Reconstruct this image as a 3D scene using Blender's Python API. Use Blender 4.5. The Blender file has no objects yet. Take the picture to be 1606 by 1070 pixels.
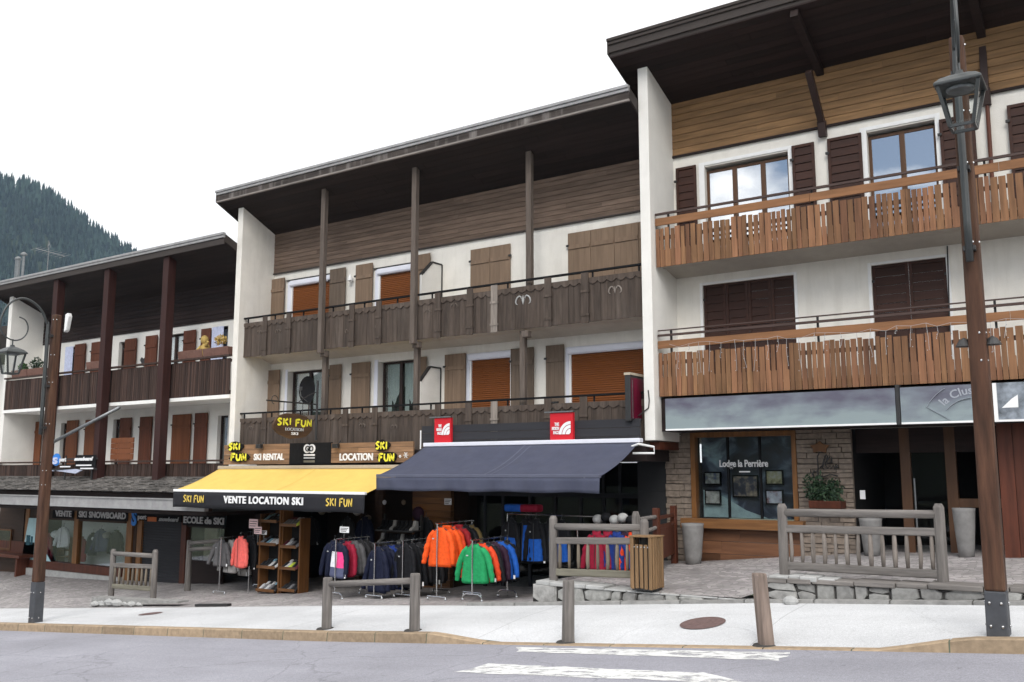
import bpy, bmesh, math, random
from mathutils import Vector, Matrix
RND = random.Random(11)
rad = math.radians
scene = bpy.context.scene
COL = scene.collection

# ------------------------------------------------------------------ camera survey
TH, PITCH, FPX, CZ = rad(34), rad(8.1), 1450.0, 2.5
_fw = (-math.sin(TH) * math.cos(PITCH), math.cos(TH) * math.cos(PITCH), math.sin(PITCH))
_rt = (math.cos(TH), math.sin(TH), 0.0)
_up = (math.sin(TH) * math.sin(PITCH), -math.cos(TH) * math.sin(PITCH), math.cos(PITCH))


def ray(px, py):
    a = (px - 803) / FPX
    b = (535 - py) / FPX
    return [_fw[i] + a * _rt[i] + b * _up[i] for i in range(3)]


def P(px, py, Y):
    """surveyed point on the facade-parallel plane y = Y -> (x, z)"""
    d = ray(px, py)
    t = Y / d[1]
    return d[0] * t, d[2] * t + CZ


def PX(px, py, X):
    d = ray(px, py)
    t = X / d[0]
    return d[1] * t, d[2] * t + CZ


def tab(t, x):
    if x <= t[0][0]:
        a, b = t[0], t[1]
    elif x >= t[-1][0]:
        a, b = t[-2], t[-1]
    else:
        for a, b in zip(t, t[1:]):
            if x <= b[0]:
                break
    return a[1] + (b[1] - a[1]) * (x - a[0]) / (b[0] - a[0])


YF, YW = 16.5, 17.7
S_TAB = [(-60, -3.6), (-19.4, -.61), (-11, .01), (-9.2, .16), (-1.35, .83), (12, 1.95)]
B_TAB = [(-60, -3.8), (-24.65, -1.0), (-18.5, -.5), (-12.67, 0), (-9, .28), (-4.6, .66), (-1.4, .87), (12, 2.0)]
W_TAB = [(-60, -1.6), (-32, -.9), (-29.8, -.87), (-23.8, -.73), (-19.2, -.47), (-11.1, -.05), (-8.4, .12)]
F3_TAB = [(-8.4, .64), (-5.0, .68), (-4.35, .93), (-1.4, .97), (12, 1.9)]
W3_TAB = [(-8.4, .72), (-7.4, .76), (-4.55, 1.04), (-2.16, 1.14), (12, 1.9)]
DROP = [(-60, 0), (-8.7, 0), (-7.7, .13), (-2.5, .13), (-1.65, 0), (12, 0)]
Y_CURB, Y_SW = 10.95, 13.3


def S(x): return tab(S_TAB, x)
def road_z(x): return S(x) - .14


def walk_z(x, y):
    f = S(x) - tab(DROP, x) * max(0, min(1, (12.3 - y) / 1.2))
    t = (y - Y_CURB) / (Y_SW - Y_CURB)
    return f * (1 - t) + tab(B_TAB, x) * t


def terr(x, y):
    if y < Y_CURB:
        return road_z(x)
    if y < Y_SW:
        return walk_z(x, y)
    t = min(1, (y - Y_SW) / (YW - Y_SW))
    if x < -8.4:
        return tab(B_TAB, x) * (1 - t) + tab(W_TAB, x) * t
    return tab(F3_TAB, x) * (1 - t) + tab(W3_TAB, x) * t


def G(px, py):
    d = ray(px, py)
    t = 8.0 / d[1]
    while t * d[1] < 17.7:
        x, y, z = d[0] * t, d[1] * t, d[2] * t + CZ
        if z <= terr(x, y):
            break
        t += .01
    return Vector((x, y, terr(x, y)))


# ------------------------------------------------------------------ mesh helper
class MB:
    def __init__(s):
        s.v, s.f, s.m = [], [], []

    def add(s, vs, fs, mi=0):
        n = len(s.v)
        s.v += [tuple(p) for p in vs]
        s.f += [tuple(i + n for i in f) for f in fs]
        s.m += [mi] * len(fs)
        return s

    def box(s, x0, x1, y0, y1, z0, z1, mi=0):
        if x0 > x1: x0, x1 = x1, x0
        if z0 > z1: z0, z1 = z1, z0
        v = [(x, y, z) for z in (z0, z1) for y in (y0, y1) for x in (x0, x1)]
        return s.add(v, [(0, 2, 3, 1), (4, 5, 7, 6), (0, 1, 5, 4), (2, 6, 7, 3), (0, 4, 6, 2), (1, 3, 7, 5)], mi)

    def beam(s, p, q, w, h, mi=0, w2=None, h2=None, roll=0):
        p, q = Vector(p), Vector(q)
        d = (q - p).normalized()
        ref = Vector((0, 0, 1)) if abs(d.z) < .9 else Vector((0, 1, 0))
        a = d.cross(ref).normalized()
        b = a.cross(d).normalized()
        if roll:
            m = Matrix.Rotation(roll, 3, d)
            a, b = m @ a, m @ b
        w2 = w if w2 is None else w2
        h2 = h if h2 is None else h2
        v = []
        for c, ww, hh in ((p, w, h), (q, w2, h2)):
            for sx, sy in ((-1, -1), (1, -1), (1, 1), (-1, 1)):
                v.append(c + a * sx * ww / 2 + b * sy * hh / 2)
        return s.add(v, [(3, 2, 1, 0), (4, 5, 6, 7), (0, 1, 5, 4), (1, 2, 6, 5), (2, 3, 7, 6), (3, 0, 4, 7)], mi)

    def prism(s, poly, a0, a1, axis='y', mi=0):
        """poly: (x,z) for axis y, (y,z) for axis x, (x,y) for axis z"""
        n = len(poly)
        def mk(p, a):
            return (p[0], a, p[1]) if axis == 'y' else (a, p[0], p[1]) if axis == 'x' else (p[0], p[1], a)
        v = [mk(p, a0) for p in poly] + [mk(p, a1) for p in poly]
        f = [tuple(range(n)), tuple(range(2 * n - 1, n - 1, -1))]
        f += [(i, i + n, (i + 1) % n + n, (i + 1) % n) for i in range(n)]
        return s.add(v, f, mi)

    def tube(s, pts, r, n=8, mi=0, cap=True):
        pts = [Vector(p) for p in pts]
        rs = r if isinstance(r, (list, tuple)) else [r] * len(pts)
        v, f = [], []
        prev = None
        for i, p in enumerate(pts):
            d = (pts[min(i + 1, len(pts) - 1)] - pts[max(i - 1, 0)]).normalized()
            if prev is None:
                ref = Vector((0, 0, 1)) if abs(d.z) < .9 else Vector((1, 0, 0))
                a = d.cross(ref).normalized()
            else:
                a = (prev - d * prev.dot(d)).normalized()
            prev = a
            b = d.cross(a)
            for k in range(n):
                t = 2 * math.pi * k / n
                v.append(p + (a * math.cos(t) + b * math.sin(t)) * rs[i])
        for i in range(len(pts) - 1):
            for k in range(n):
                k2 = (k + 1) % n
                f.append((i * n + k, i * n + k2, (i + 1) * n + k2, (i + 1) * n + k))
        if cap:
            f.append(tuple(range(n - 1, -1, -1)))
            f.append(tuple(range((len(pts) - 1) * n, len(pts) * n)))
        return s.add(v, f, mi)

    def lathe(s, prof, c, n=24, mi=0):
        v, f = [], []
        for r, z in prof:
            for k in range(n):
                t = 2 * math.pi * k / n
                v.append((c[0] + r * math.cos(t), c[1] + r * math.sin(t), c[2] + z))
        for i in range(len(prof) - 1):
            for k in range(n):
                k2 = (k + 1) % n
                f.append((i * n + k, i * n + k2, (i + 1) * n + k2, (i + 1) * n + k))
        f.append(tuple(range(n - 1, -1, -1)))
        f.append(tuple(range((len(prof) - 1) * n, len(prof) * n)))
        return s.add(v, f, mi)

    def ball(s, c, rx, ry, rz, n=10, m=7, mi=0):
        v, f = [], []
        for i in range(m + 1):
            ph = math.pi * i / m
            for k in range(n):
                t = 2 * math.pi * k / n
                v.append((c[0] + rx * math.sin(ph) * math.cos(t), c[1] + ry * math.sin(ph) * math.sin(t), c[2] + rz * math.cos(ph)))
        for i in range(m):
            for k in range(n):
                k2 = (k + 1) % n
                f.append((i * n + k, (i + 1) * n + k, (i + 1) * n + k2, i * n + k2))
        return s.add(v, f, mi)

    def mesh(s, name, off=Vector((0, 0, 0)), recalc=True):
        me = bpy.data.meshes.new(name)
        me.from_pydata([(p[0] - off.x, p[1] - off.y, p[2] - off.z) for p in s.v], [], s.f)
        for p, mi in zip(me.polygons, s.m):
            p.material_index = mi
        if recalc:
            bm = bmesh.new()
            bm.from_mesh(me)
            bmesh.ops.remove_doubles(bm, verts=bm.verts, dist=1e-6)
            bmesh.ops.recalc_face_normals(bm, faces=bm.faces)
            bm.to_mesh(me)
            bm.free()
        me.update()
        return me


OFF = {}


def _finish(o, mats, smooth, bevel):
    for m in (mats if isinstance(mats, (list, tuple)) else [mats]):
        o.data.materials.append(m)
    if smooth:
        o.data.shade_smooth()
    if bevel:
        b = o.modifiers.new('bevel', 'BEVEL')
        b.width = bevel
        b.segments = 2
        b.limit_method = 'ANGLE'
        b.angle_limit = rad(40)


def part(mb, name, mat, parent, smooth=False, bevel=0, label=None, kind=None, recalc=True):
    off = OFF[parent.name]
    o = bpy.data.objects.new(name, mb.mesh(name, off, recalc))
    COL.objects.link(o)
    o.parent = parent
    OFF[o.name] = off
    _finish(o, mat, smooth, bevel)
    if label: o['label'] = label
    if kind: o['kind'] = kind
    return o


def thing(name, label, cat, loc, group=None):
    o = bpy.data.objects.new(name, None)
    o.empty_display_size = .2
    COL.objects.link(o)
    o.location = loc
    OFF[o.name] = Vector(loc)
    o['label'] = label
    o['category'] = cat
    if group: o['group'] = group
    return o


def solid(mb, name, mat, label, cat, group=None, smooth=False, bevel=0, kind=None, recalc=True):
    """a thing that is one mesh"""
    xs = [p[0] for p in mb.v]; ys = [p[1] for p in mb.v]; zs = [p[2] for p in mb.v]
    loc = Vector(((min(xs) + max(xs)) / 2, (min(ys) + max(ys)) / 2, min(zs)))
    o = bpy.data.objects.new(name, mb.mesh(name, loc, recalc))
    COL.objects.link(o)
    o.location = loc
    OFF[o.name] = loc
    _finish(o, mat, smooth, bevel)
    if label: o['label'] = label
    if cat: o['category'] = cat
    if group: o['group'] = group
    if kind: o['kind'] = kind
    return o


def struct(mb, name, mat, kind='structure', smooth=False, bevel=0, recalc=True):
    o = bpy.data.objects.new(name, mb.mesh(name, Vector((0, 0, 0)), recalc))
    COL.objects.link(o)
    OFF[o.name] = Vector((0, 0, 0))
    o['kind'] = kind
    _finish(o, mat, smooth, bevel)
    return o


def copy_tree(o, loc, parent=None):
    c = o.copy()
    COL.objects.link(c)
    if parent is None:
        c.location = loc
    else:
        c.parent = parent
    for ch in list(o.children):
        copy_tree(ch, None, c)
    return c


# ------------------------------------------------------------------ materials
def _nodes(name):
    m = bpy.data.materials.new(name)
    m.use_nodes = True
    nt = m.node_tree
    b = nt.nodes['Principled BSDF']
    return m, nt, b


def surf(name, base, rough=.8, var=.18, scale=6, grain=None, bump=.15, island=0, spec=.3, metal=0, stain=0,
         stain_col=None, hue=0, bscale=None, detail=6, coat=0):
    m, nt, b = _nodes(name)
    N, L = nt.nodes.new, nt.links.new
    tc = N('ShaderNodeTexCoord')
    mp = N('ShaderNodeMapping')
    sc = [1.0, 1.0, 1.0]
    if grain:
        for i, a in enumerate('xyz'):
            sc[i] = .09 if a == grain else 1.0
    mp.inputs['Scale'].default_value = sc
    L(tc.outputs['Object'], mp.inputs['Vector'])
    vec = mp.outputs['Vector']
    geo = None
    if island:
        geo = N('ShaderNodeNewGeometry')
        ad = N('ShaderNodeVectorMath'); ad.operation = 'ADD'
        mu = N('ShaderNodeMath'); mu.operation = 'MULTIPLY'; mu.inputs[1].default_value = 37.0
        L(geo.outputs['Random Per Island'], mu.inputs[0])
        L(vec, ad.inputs[0]); L(mu.outputs[0], ad.inputs[1])
        vec = ad.outputs[0]
    nz = N('ShaderNodeTexNoise')
    nz.inputs['Scale'].default_value = scale
    nz.inputs['Detail'].default_value = detail
    nz.inputs['Roughness'].default_value = .6
    L(vec, nz.inputs['Vector'])
    rp = N('ShaderNodeValToRGB')
    rp.color_ramp.elements[0].position = .3
    rp.color_ramp.elements[1].position = .7
    lo = [c * (1 - var) for c in base]; hi = [c * (1 + var) for c in base]
    rp.color_ramp.elements[0].color = (*lo, 1)
    rp.color_ramp.elements[1].color = (*hi, 1)
    L(nz.outputs['Fac'], rp.inputs['Fac'])
    col = rp.outputs['Color']
    if stain:
        n2 = N('ShaderNodeTexNoise')
        m2 = N('ShaderNodeMapping')
        m2.inputs['Scale'].default_value = (1.6, 1.6, .22)
        L(tc.outputs['Object'], m2.inputs['Vector']); L(m2.outputs[0], n2.inputs['Vector'])
        n2.inputs['Scale'].default_value = 2.2
        n2.inputs['Detail'].default_value = 8
        n2.inputs['Roughness'].default_value = .65
        r2 = N('ShaderNodeValToRGB')
        r2.color_ramp.elements[0].position = .5
        r2.color_ramp.elements[1].position = .78
        r2.color_ramp.elements[0].color = (0, 0, 0, 1)
        r2.color_ramp.elements[1].color = (stain, stain, stain, 1)
        L(n2.outputs['Fac'], r2.inputs['Fac'])
        mx = N('ShaderNodeMixRGB')
        mx.inputs['Color2'].default_value = (*(stain_col or [c * .4 for c in base]), 1)
        L(r2.outputs['Color'], mx.inputs['Fac']); L(col, mx.inputs['Color1'])
        col = mx.outputs['Color']
    if island:
        hs = N('ShaderNodeHueSaturation')
        mr = N('ShaderNodeMapRange')
        mr.inputs['To Min'].default_value = 1 - island
        mr.inputs['To Max'].default_value = 1 + island
        L(geo.outputs['Random Per Island'], mr.inputs['Value'])
        L(mr.outputs[0], hs.inputs['Value'])
        if hue:
            m3 = N('ShaderNodeMath'); m3.operation = 'MULTIPLY'; m3.inputs[1].default_value = 7.31
            fr = N('ShaderNodeMath'); fr.operation = 'FRACT'
            mh = N('ShaderNodeMapRange')
            mh.inputs['To Min'].default_value = .5 - hue
            mh.inputs['To Max'].default_value = .5 + hue
            L(geo.outputs['Random Per Island'], m3.inputs[0]); L(m3.outputs[0], fr.inputs[0]); L(fr.outputs[0], mh.inputs['Value'])
            L(mh.outputs[0], hs.inputs['Hue'])
        L(col, hs.inputs['Color'])
        col = hs.outputs['Color']
    L(col, b.inputs['Base Color'])
    b.inputs['Roughness'].default_value = rough
    b.inputs['Metallic'].default_value = metal
    b.inputs['Specular IOR Level'].default_value = spec
    if coat:
        b.inputs['Coat Weight'].default_value = coat
    if bump:
        bp = N('ShaderNodeBump')
        bp.inputs['Strength'].default_value = bump
        bp.inputs['Distance'].default_value = .02
        if bscale:
            nb = N('ShaderNodeTexNoise')
            nb.inputs['Scale'].default_value = bscale
            nb.inputs['Detail'].default_value = 5
            L(vec, nb.inputs['Vector'])
            L(nb.outputs['Fac'], bp.inputs['Height'])
        else:
            L(nz.outputs['Fac'], bp.inputs['Height'])
        L(bp.outputs['Normal'], b.inputs['Normal'])
    return m


def glass(name, refl=.0, tint=(.93, .95, .95), k=.45):
    m, nt, b = _nodes(name)
    N, L = nt.nodes.new, nt.links.new
    nt.nodes.remove(b)
    out = nt.nodes['Material Output']
    tr = N('ShaderNodeBsdfTransparent'); tr.inputs['Color'].default_value = (*tint, 1)
    gl = N('ShaderNodeBsdfGlossy'); gl.inputs['Roughness'].default_value = .02
    fr = N('ShaderNodeFresnel'); fr.inputs['IOR'].default_value = 1.5
    ad = N('ShaderNodeMath'); ad.operation = 'ADD'; ad.inputs[1].default_value = refl; ad.use_clamp = True
    mx = N('ShaderNodeMixShader')
    tcn = N('ShaderNodeTexCoord'); nz = N('ShaderNodeTexNoise'); nz.inputs['Scale'].default_value = 1.1
    bp = N('ShaderNodeBump'); bp.inputs['Strength'].default_value = .02; bp.inputs['Distance'].default_value = .05
    L(tcn.outputs['Object'], nz.inputs['Vector']); L(nz.outputs['Fac'], bp.inputs['Height']); L(bp.outputs[0], gl.inputs['Normal'])
    mk = N('ShaderNodeMath'); mk.operation = 'MULTIPLY'; mk.inputs[1].default_value = k
    L(fr.outputs[0], mk.inputs[0]); L(mk.outputs[0], ad.inputs[0]); L(ad.outputs[0], mx.inputs['Fac'])
    L(tr.outputs[0], mx.inputs[1]); L(gl.outputs[0], mx.inputs[2]); L(mx.outputs[0], out.inputs['Surface'])
    return m


def worn_ground(name, base, joint, spots, crack, sp_scale=120):
    """flat paved surface: fine aggregate, blotches, dark spots, hairline cracks and (optional) cut joints every JOINT metres along x"""
    m, nt, b = _nodes(name)
    N, L = nt.nodes.new, nt.links.new
    tc = N('ShaderNodeTexCoord')
    def noise(sc, det=4, rough=.55, scale=None):
        n = N('ShaderNodeTexNoise'); n.inputs['Scale'].default_value = sc; n.inputs['Detail'].default_value = det; n.inputs['Roughness'].default_value = rough
        if scale:
            mp = N('ShaderNodeMapping'); mp.inputs['Scale'].default_value = scale
            L(tc.outputs['Object'], mp.inputs[0]); L(mp.outputs[0], n.inputs['Vector'])
        else:
            L(tc.outputs['Object'], n.inputs['Vector'])
        return n.outputs['Fac']
    def rng(x, a, b_, c, d):
        r = N('ShaderNodeMapRange'); L(x, r.inputs['Value'])
        for k, v in zip(('From Min', 'From Max', 'To Min', 'To Max'), (a, b_, c, d)): r.inputs[k].default_value = v
        return r.outputs[0]
    def mul(x, y):
        q = N('ShaderNodeMath'); q.operation = 'MULTIPLY'; L(x, q.inputs[0]); L(y, q.inputs[1]); return q.outputs[0]
    f = rng(noise(sp_scale, 2), .3, .7, .76, 1.24)
    f = mul(f, rng(noise(sp_scale * .28, 3), .35, .65, .94, 1.05))
    f = mul(f, rng(noise(.45, 8, .62), .32, .68, .87, 1.10))
    f = mul(f, rng(noise(.9, 6, .6, (.12, 1.6, 1)), .35, .7, .93, 1.05))
    f = mul(f, rng(noise(5.5, 3), .69, .76, 1.0, 1 - spots))
    v = N('ShaderNodeTexVoronoi'); v.feature = 'DISTANCE_TO_EDGE'; v.inputs['Scale'].default_value = .42
    wv = N('ShaderNodeTexNoise'); wv.inputs['Scale'].default_value = 1.6; wv.inputs['Detail'].default_value = 6
    mxv = N('ShaderNodeMixRGB'); mxv.blend_type = 'ADD'; mxv.inputs['Fac'].default_value = .45
    L(tc.outputs['Object'], wv.inputs['Vector']); L(tc.outputs['Object'], mxv.inputs['Color1']); L(wv.outputs['Color'], mxv.inputs['Color2']); L(mxv.outputs[0], v.inputs['Vector'])
    ck = rng(v.outputs['Distance'], .002, .007, 1 - crack, 1.0)
    f = mul(f, ck)
    if joint:
        sp = N('ShaderNodeSeparateXYZ'); L(tc.outputs['Object'], sp.inputs[0])
        md = N('ShaderNodeMath'); md.operation = 'PINGPONG'; md.inputs[1].default_value = joint / 2; L(sp.outputs['X'], md.inputs[0])
        f = mul(f, rng(md.outputs[0], .004, .012, .72, 1.0))
    hs = N('ShaderNodeHueSaturation'); hs.inputs['Color'].default_value = (*base, 1); L(f, hs.inputs['Value'])
    L(hs.outputs[0], b.inputs['Base Color'])
    b.inputs['Roughness'].default_value = .9
    b.inputs['Specular IOR Level'].default_value = .25
    bp = N('ShaderNodeBump'); bp.inputs['Strength'].default_value = .3; bp.inputs['Distance'].default_value = .01
    L(noise(sp_scale * .8, 3), bp.inputs['Height']); L(bp.outputs[0], b.inputs['Normal'])
    return m


def paving(name, base, scale, grout, var=.25, bump=.5):
    m, nt, b = _nodes(name)
    N, L = nt.nodes.new, nt.links.new
    tc = N('ShaderNodeTexCoord')
    nzw = N('ShaderNodeTexNoise'); nzw.inputs['Scale'].default_value = 1.2
    mixv = N('ShaderNodeMixRGB'); mixv.blend_type = 'ADD'; mixv.inputs['Fac'].default_value = .25
    L(tc.outputs['Object'], nzw.inputs['Vector']); L(tc.outputs['Object'], mixv.inputs['Color1']); L(nzw.outputs['Color'], mixv.inputs['Color2'])
    v1 = N('ShaderNodeTexVoronoi'); v1.inputs['Scale'].default_value = scale
    v2 = N('ShaderNodeTexVoronoi'); v2.feature = 'DISTANCE_TO_EDGE'; v2.inputs['Scale'].default_value = scale
    for v in (v1, v2):
        v.inputs['Randomness'].default_value = .75
        L(mixv.outputs[0], v.inputs['Vector'])
    sep = N('ShaderNodeSeparateColor'); L(v1.outputs['Color'], sep.inputs[0])
    mr = N('ShaderNodeMapRange'); mr.inputs['To Min'].default_value = 1 - var; mr.inputs['To Max'].default_value = 1 + var
    L(sep.outputs[0], mr.inputs['Value'])
    big = N('ShaderNodeTexNoise'); big.inputs['Scale'].default_value = .7; big.inputs['Detail'].default_value = 8
    L(tc.outputs['Object'], big.inputs['Vector'])
    mrb = N('ShaderNodeMapRange'); mrb.inputs['From Min'].default_value = .3; mrb.inputs['From Max'].default_value = .7
    mrb.inputs['To Min'].default_value = .75; mrb.inputs['To Max'].default_value = 1.25
    L(big.outputs['Fac'], mrb.inputs['Value'])
    mul = N('ShaderNodeMath'); mul.operation = 'MULTIPLY'; L(mr.outputs[0], mul.inputs[0]); L(mrb.outputs[0], mul.inputs[1])
    hs = N('ShaderNodeHueSaturation'); hs.inputs['Color'].default_value = (*base, 1); L(mul.outputs[0], hs.inputs['Value'])
    mrh = N('ShaderNodeMapRange'); mrh.inputs['To Min'].default_value = .46; mrh.inputs['To Max'].default_value = .54
    L(sep.outputs[1], mrh.inputs['Value']); L(mrh.outputs[0], hs.inputs['Hue'])
    rp = N('ShaderNodeValToRGB'); rp.color_ramp.elements[0].position = .02; rp.color_ramp.elements[1].position = .07
    L(v2.outputs['Distance'], rp.inputs['Fac'])
    mx = N('ShaderNodeMixRGB'); mx.inputs['Color1'].default_value = (*grout, 1)
    L(rp.outputs['Color'], mx.inputs['Fac']); L(hs.outputs['Color'], mx.inputs['Color2'])
    L(mx.outputs[0], b.inputs['Base Color'])
    b.inputs['Roughness'].default_value = .8
    bp = N('ShaderNodeBump'); bp.inputs['Strength'].default_value = bump; bp.inputs['Distance'].default_value = .015
    L(rp.outputs['Color'], bp.inputs['Height']); L(bp.outputs[0], b.inputs['Normal'])
    return m


def cloth(name, c, rough=.75):
    return surf(name, c, rough=rough, var=.16, scale=16, bump=.75, spec=.2, bscale=11)


M = {}
M['stucco'] = surf('stucco', (.76, .73, .67), rough=.92, var=.06, scale=2.2, bump=.35, stain=.42, stain_col=(.5, .465, .40), bscale=55)
M['stucco_cool'] = surf('stucco_cool', (.75, .73, .685), rough=.92, var=.04, scale=3, bump=.3, stain=.14, stain_col=(.56, .54, .5), bscale=50)
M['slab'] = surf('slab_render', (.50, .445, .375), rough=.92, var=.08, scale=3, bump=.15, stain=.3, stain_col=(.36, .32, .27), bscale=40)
M['slab_white'] = surf('slab_white', (.78, .77, .74), rough=.9, var=.05, scale=4, bump=.1)
M['weather_h'] = surf('weathered_cladding', (0.1492, 0.1044, 0.07791), rough=.85, var=.32, scale=16, grain='x', bump=.3, island=.16)
M['weather_v'] = surf('weathered_boards', (0.064, 0.048, 0.0384), rough=.85, var=.35, scale=18, grain='z', bump=.35, island=.22, stain=.3, stain_col=(.24, .2, .17))
M['weather_post'] = surf('weathered_post', (0.1092, 0.0874, 0.07315), rough=.85, var=.3, scale=18, grain='z', bump=.3)
M['weather_light'] = surf('silvered_wood', (.22, .19, .165), rough=.9, var=.35, scale=20, grain='z', bump=.35, island=.12)
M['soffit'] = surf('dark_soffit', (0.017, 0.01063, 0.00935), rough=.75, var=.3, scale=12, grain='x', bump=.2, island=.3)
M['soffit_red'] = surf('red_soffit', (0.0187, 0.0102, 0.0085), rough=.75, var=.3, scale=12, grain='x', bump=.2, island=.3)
M['fascia_grey'] = surf('zinc_flashing', (.34, .335, .335), rough=.55, var=.15, scale=5, bump=.08, metal=.3, stain=.4, stain_col=(.2, .19, .18))
M['fascia_dark'] = surf('rotten_fascia', (.055, .045, .04), rough=.9, var=.6, scale=9, grain='x', bump=.5, stain=.85, stain_col=(.36, .33, .31))
M['fascia_lip'] = surf('fascia_lip', (.22, .195, .18), rough=.9, var=.4, scale=9, grain='x', bump=.4)
M['fascia_brown'] = surf('brown_fascia', (.045, .036, .032), rough=.7, var=.2, scale=8, grain='x', bump=.2)
M['shutter_tan'] = surf('tan_shutter', (0.189, 0.1302, 0.0882), rough=.75, var=.15, scale=14, grain='z', bump=.12, island=.1)
M['shutter_grey'] = surf('greybrown_shutter', (0.1365, 0.1014, 0.0754), rough=.8, var=.2, scale=14, grain='z', bump=.15, island=.1)
M['shutter_dark'] = surf('dark_shutter', (.041, .0155, .0095), rough=.6, var=.3, scale=12, grain='x', bump=.15, island=.25)
M['shutter_red'] = surf('red_brown_shutter', (.105, .034, .017), rough=.65, var=.2, scale=14, grain='z', bump=.12, island=.12)
M['shutter_orange'] = surf('orange_brown_shutter', (.15, .051, .02), rough=.65, var=.2, scale=14, grain='z', bump=.12, island=.12)
M['roller'] = surf('orange_roller', (0.1722, 0.05256, 0.01054), rough=.55, var=.08, scale=10, grain='x', bump=.05, island=.05)
M['white_paint'] = surf('white_paint', (.8, .8, .79), rough=.5, var=.04, scale=6, bump=.04)
M['white_lilac'] = surf('white_lacquer', (.72, .73, .8), rough=.35, var=.03, scale=6, bump=0)
M['cladding_gold'] = surf('golden_cladding', (0.203, 0.1162, 0.0532), rough=.75, var=.3, scale=14, grain='x', bump=.25, island=.16)
M['boards_orange'] = surf('orange_boards', (0.1903, 0.09366, 0.047), rough=.75, var=.38, scale=12, grain='z', bump=.25, island=.3, hue=.006)
M['rail_orange'] = surf('orange_rail', (0.2218, 0.105, 0.0468), rough=.7, var=.25, scale=12, grain='x', bump=.2)
M['rail_brown'] = surf('brown_rail', (.06, .037, .031), rough=.6, var=.2, scale=12, grain='x', bump=.1)
M['frame_brown'] = surf('window_brown', (.09, .044, .022), rough=.5, var=.2, scale=12, grain='z', bump=.1)
M['frame_dark'] = surf('window_dark', (.03, .016, .013), rough=.5, var=.2, scale=12, grain='z', bump=.1)
M['post_red'] = surf('red_black_post', (.032, .0105, .0085), rough=.65, var=.3, scale=14, grain='z', bump=.2)
M['clad_darkred'] = surf('dark_cladding', (0.0195, 0.01162, 0.0105), rough=.8, var=.3, scale=14, grain='x', bump=.25, island=.2)
M['slat_dark'] = surf('dark_slats', (.046, .027, .021), rough=.8, var=.35, scale=14, grain='z', bump=.3, island=.45)
M['shop_wood'] = surf('varnished_wood', (0.124, 0.0528, 0.0168), rough=.45, var=.3, scale=12, grain='z', bump=.1)
M['window_wood'] = surf('honey_wood', (.2, .088, .028), rough=.45, var=.35, scale=12, grain='z', bump=.1)
M['window_wood_h'] = surf('honey_wood_sill', (.2, .092, .033), rough=.5, var=.35, scale=12, grain='x', bump=.15)
M['shop_wood_h'] = surf('varnished_wood_h', (0.124, 0.0552, 0.0198), rough=.5, var=.35, scale=12, grain='x', bump=.15, island=.25)
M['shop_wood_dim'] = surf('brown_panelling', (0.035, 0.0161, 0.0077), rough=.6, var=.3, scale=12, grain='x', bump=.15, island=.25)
M['red_wood'] = surf('red_stained_wood', (.085, .025, .013), rough=.55, var=.35, scale=12, grain='z', bump=.15, island=.2)
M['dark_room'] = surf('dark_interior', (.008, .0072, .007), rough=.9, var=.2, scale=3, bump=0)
M['charcoal'] = surf('charcoal_panel', (.026, .026, .03), rough=.7, var=.15, scale=8, grain='x', bump=.1, island=.12)
M['charcoal_wall'] = surf('charcoal_render', (.028, .028, .03), rough=.85, var=.12, scale=5, bump=.15)
M['black'] = surf('black_paint', (.012, .012, .013), rough=.85, var=.15, scale=10, bump=.05, spec=.1)
M['iron'] = surf('wrought_iron', (.02, .019, .019), rough=.5, var=.2, scale=14, bump=.1, spec=.5)
M['iron_grey'] = surf('galvanised_steel', (.2, .21, .215), rough=.42, var=.2, scale=14, bump=.05, metal=.7)
M['lamp_green'] = surf('lamp_enamel', (.034, .038, .038), rough=.4, var=.15, scale=9, bump=.05, spec=.5)
M['steel'] = surf('chrome_tube', (.55, .55, .55), rough=.25, var=.08, scale=10, bump=0, metal=1)
M['lamp_timber'] = surf('lamp_timber', (.066, .0305, .0175), rough=.75, var=.6, scale=13, grain='z', bump=.3, stain=.35, stain_col=(.13, .1, .06))
M['lamp_foot'] = surf('grey_foot_paint', (.06, .063, .07), rough=.6, var=.15, scale=9, bump=.1)
M['grey_wood'] = surf('grey_timber', (0.1485, 0.1353, 0.1254), rough=.9, var=.38, scale=16, grain='z', bump=.45, island=.1)
M['grey_wood_x'] = surf('grey_timber_rail', (0.1645, 0.1505, 0.14), rough=.9, var=.38, scale=16, grain='x', bump=.45, island=.1)
M['baluster'] = surf('worn_baluster', (0.1692, 0.1406, 0.108), rough=.85, var=.35, scale=14, grain='z', bump=.35, island=.25)
M['baluster_grey'] = surf('grey_baluster', (.19, .165, .145), rough=.9, var=.4, scale=14, grain='z', bump=.35, island=.3)
M['baluster_pale'] = surf('greenish_rail', (0.165, 0.1537, 0.12), rough=.9, var=.35, scale=14, grain='x', bump=.35)
M['bin_wood'] = surf('bin_slat', (0.1997, 0.1207, 0.0595), rough=.7, var=.3, scale=14, grain='z', bump=.2, island=.2)
M['slab_dim'] = surf('dark_slab_render', (.36, .325, .28), rough=.92, var=.08, scale=3, bump=.15, bscale=40)  # even, darker render colour of the hotel balcony slabs
M['stone'] = surf('rubble_stone', (0.2893, 0.285, 0.2723), rough=.9, var=.3, scale=9, bump=.6, island=.28, hue=.02)
M['mortar'] = surf('dark_mortar', (0.05, 0.0475, 0.045), rough=.95, var=.3, scale=14, bump=.4)
M['hanger'] = surf('dark_plastic', (.05, .05, .055), rough=.5, var=.1, scale=9, bump=0)
M['cladstone'] = surf('ledge_stone', (.215, .178, .14), rough=.9, var=.3, scale=10, bump=.6, island=.32, hue=.02)
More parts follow.
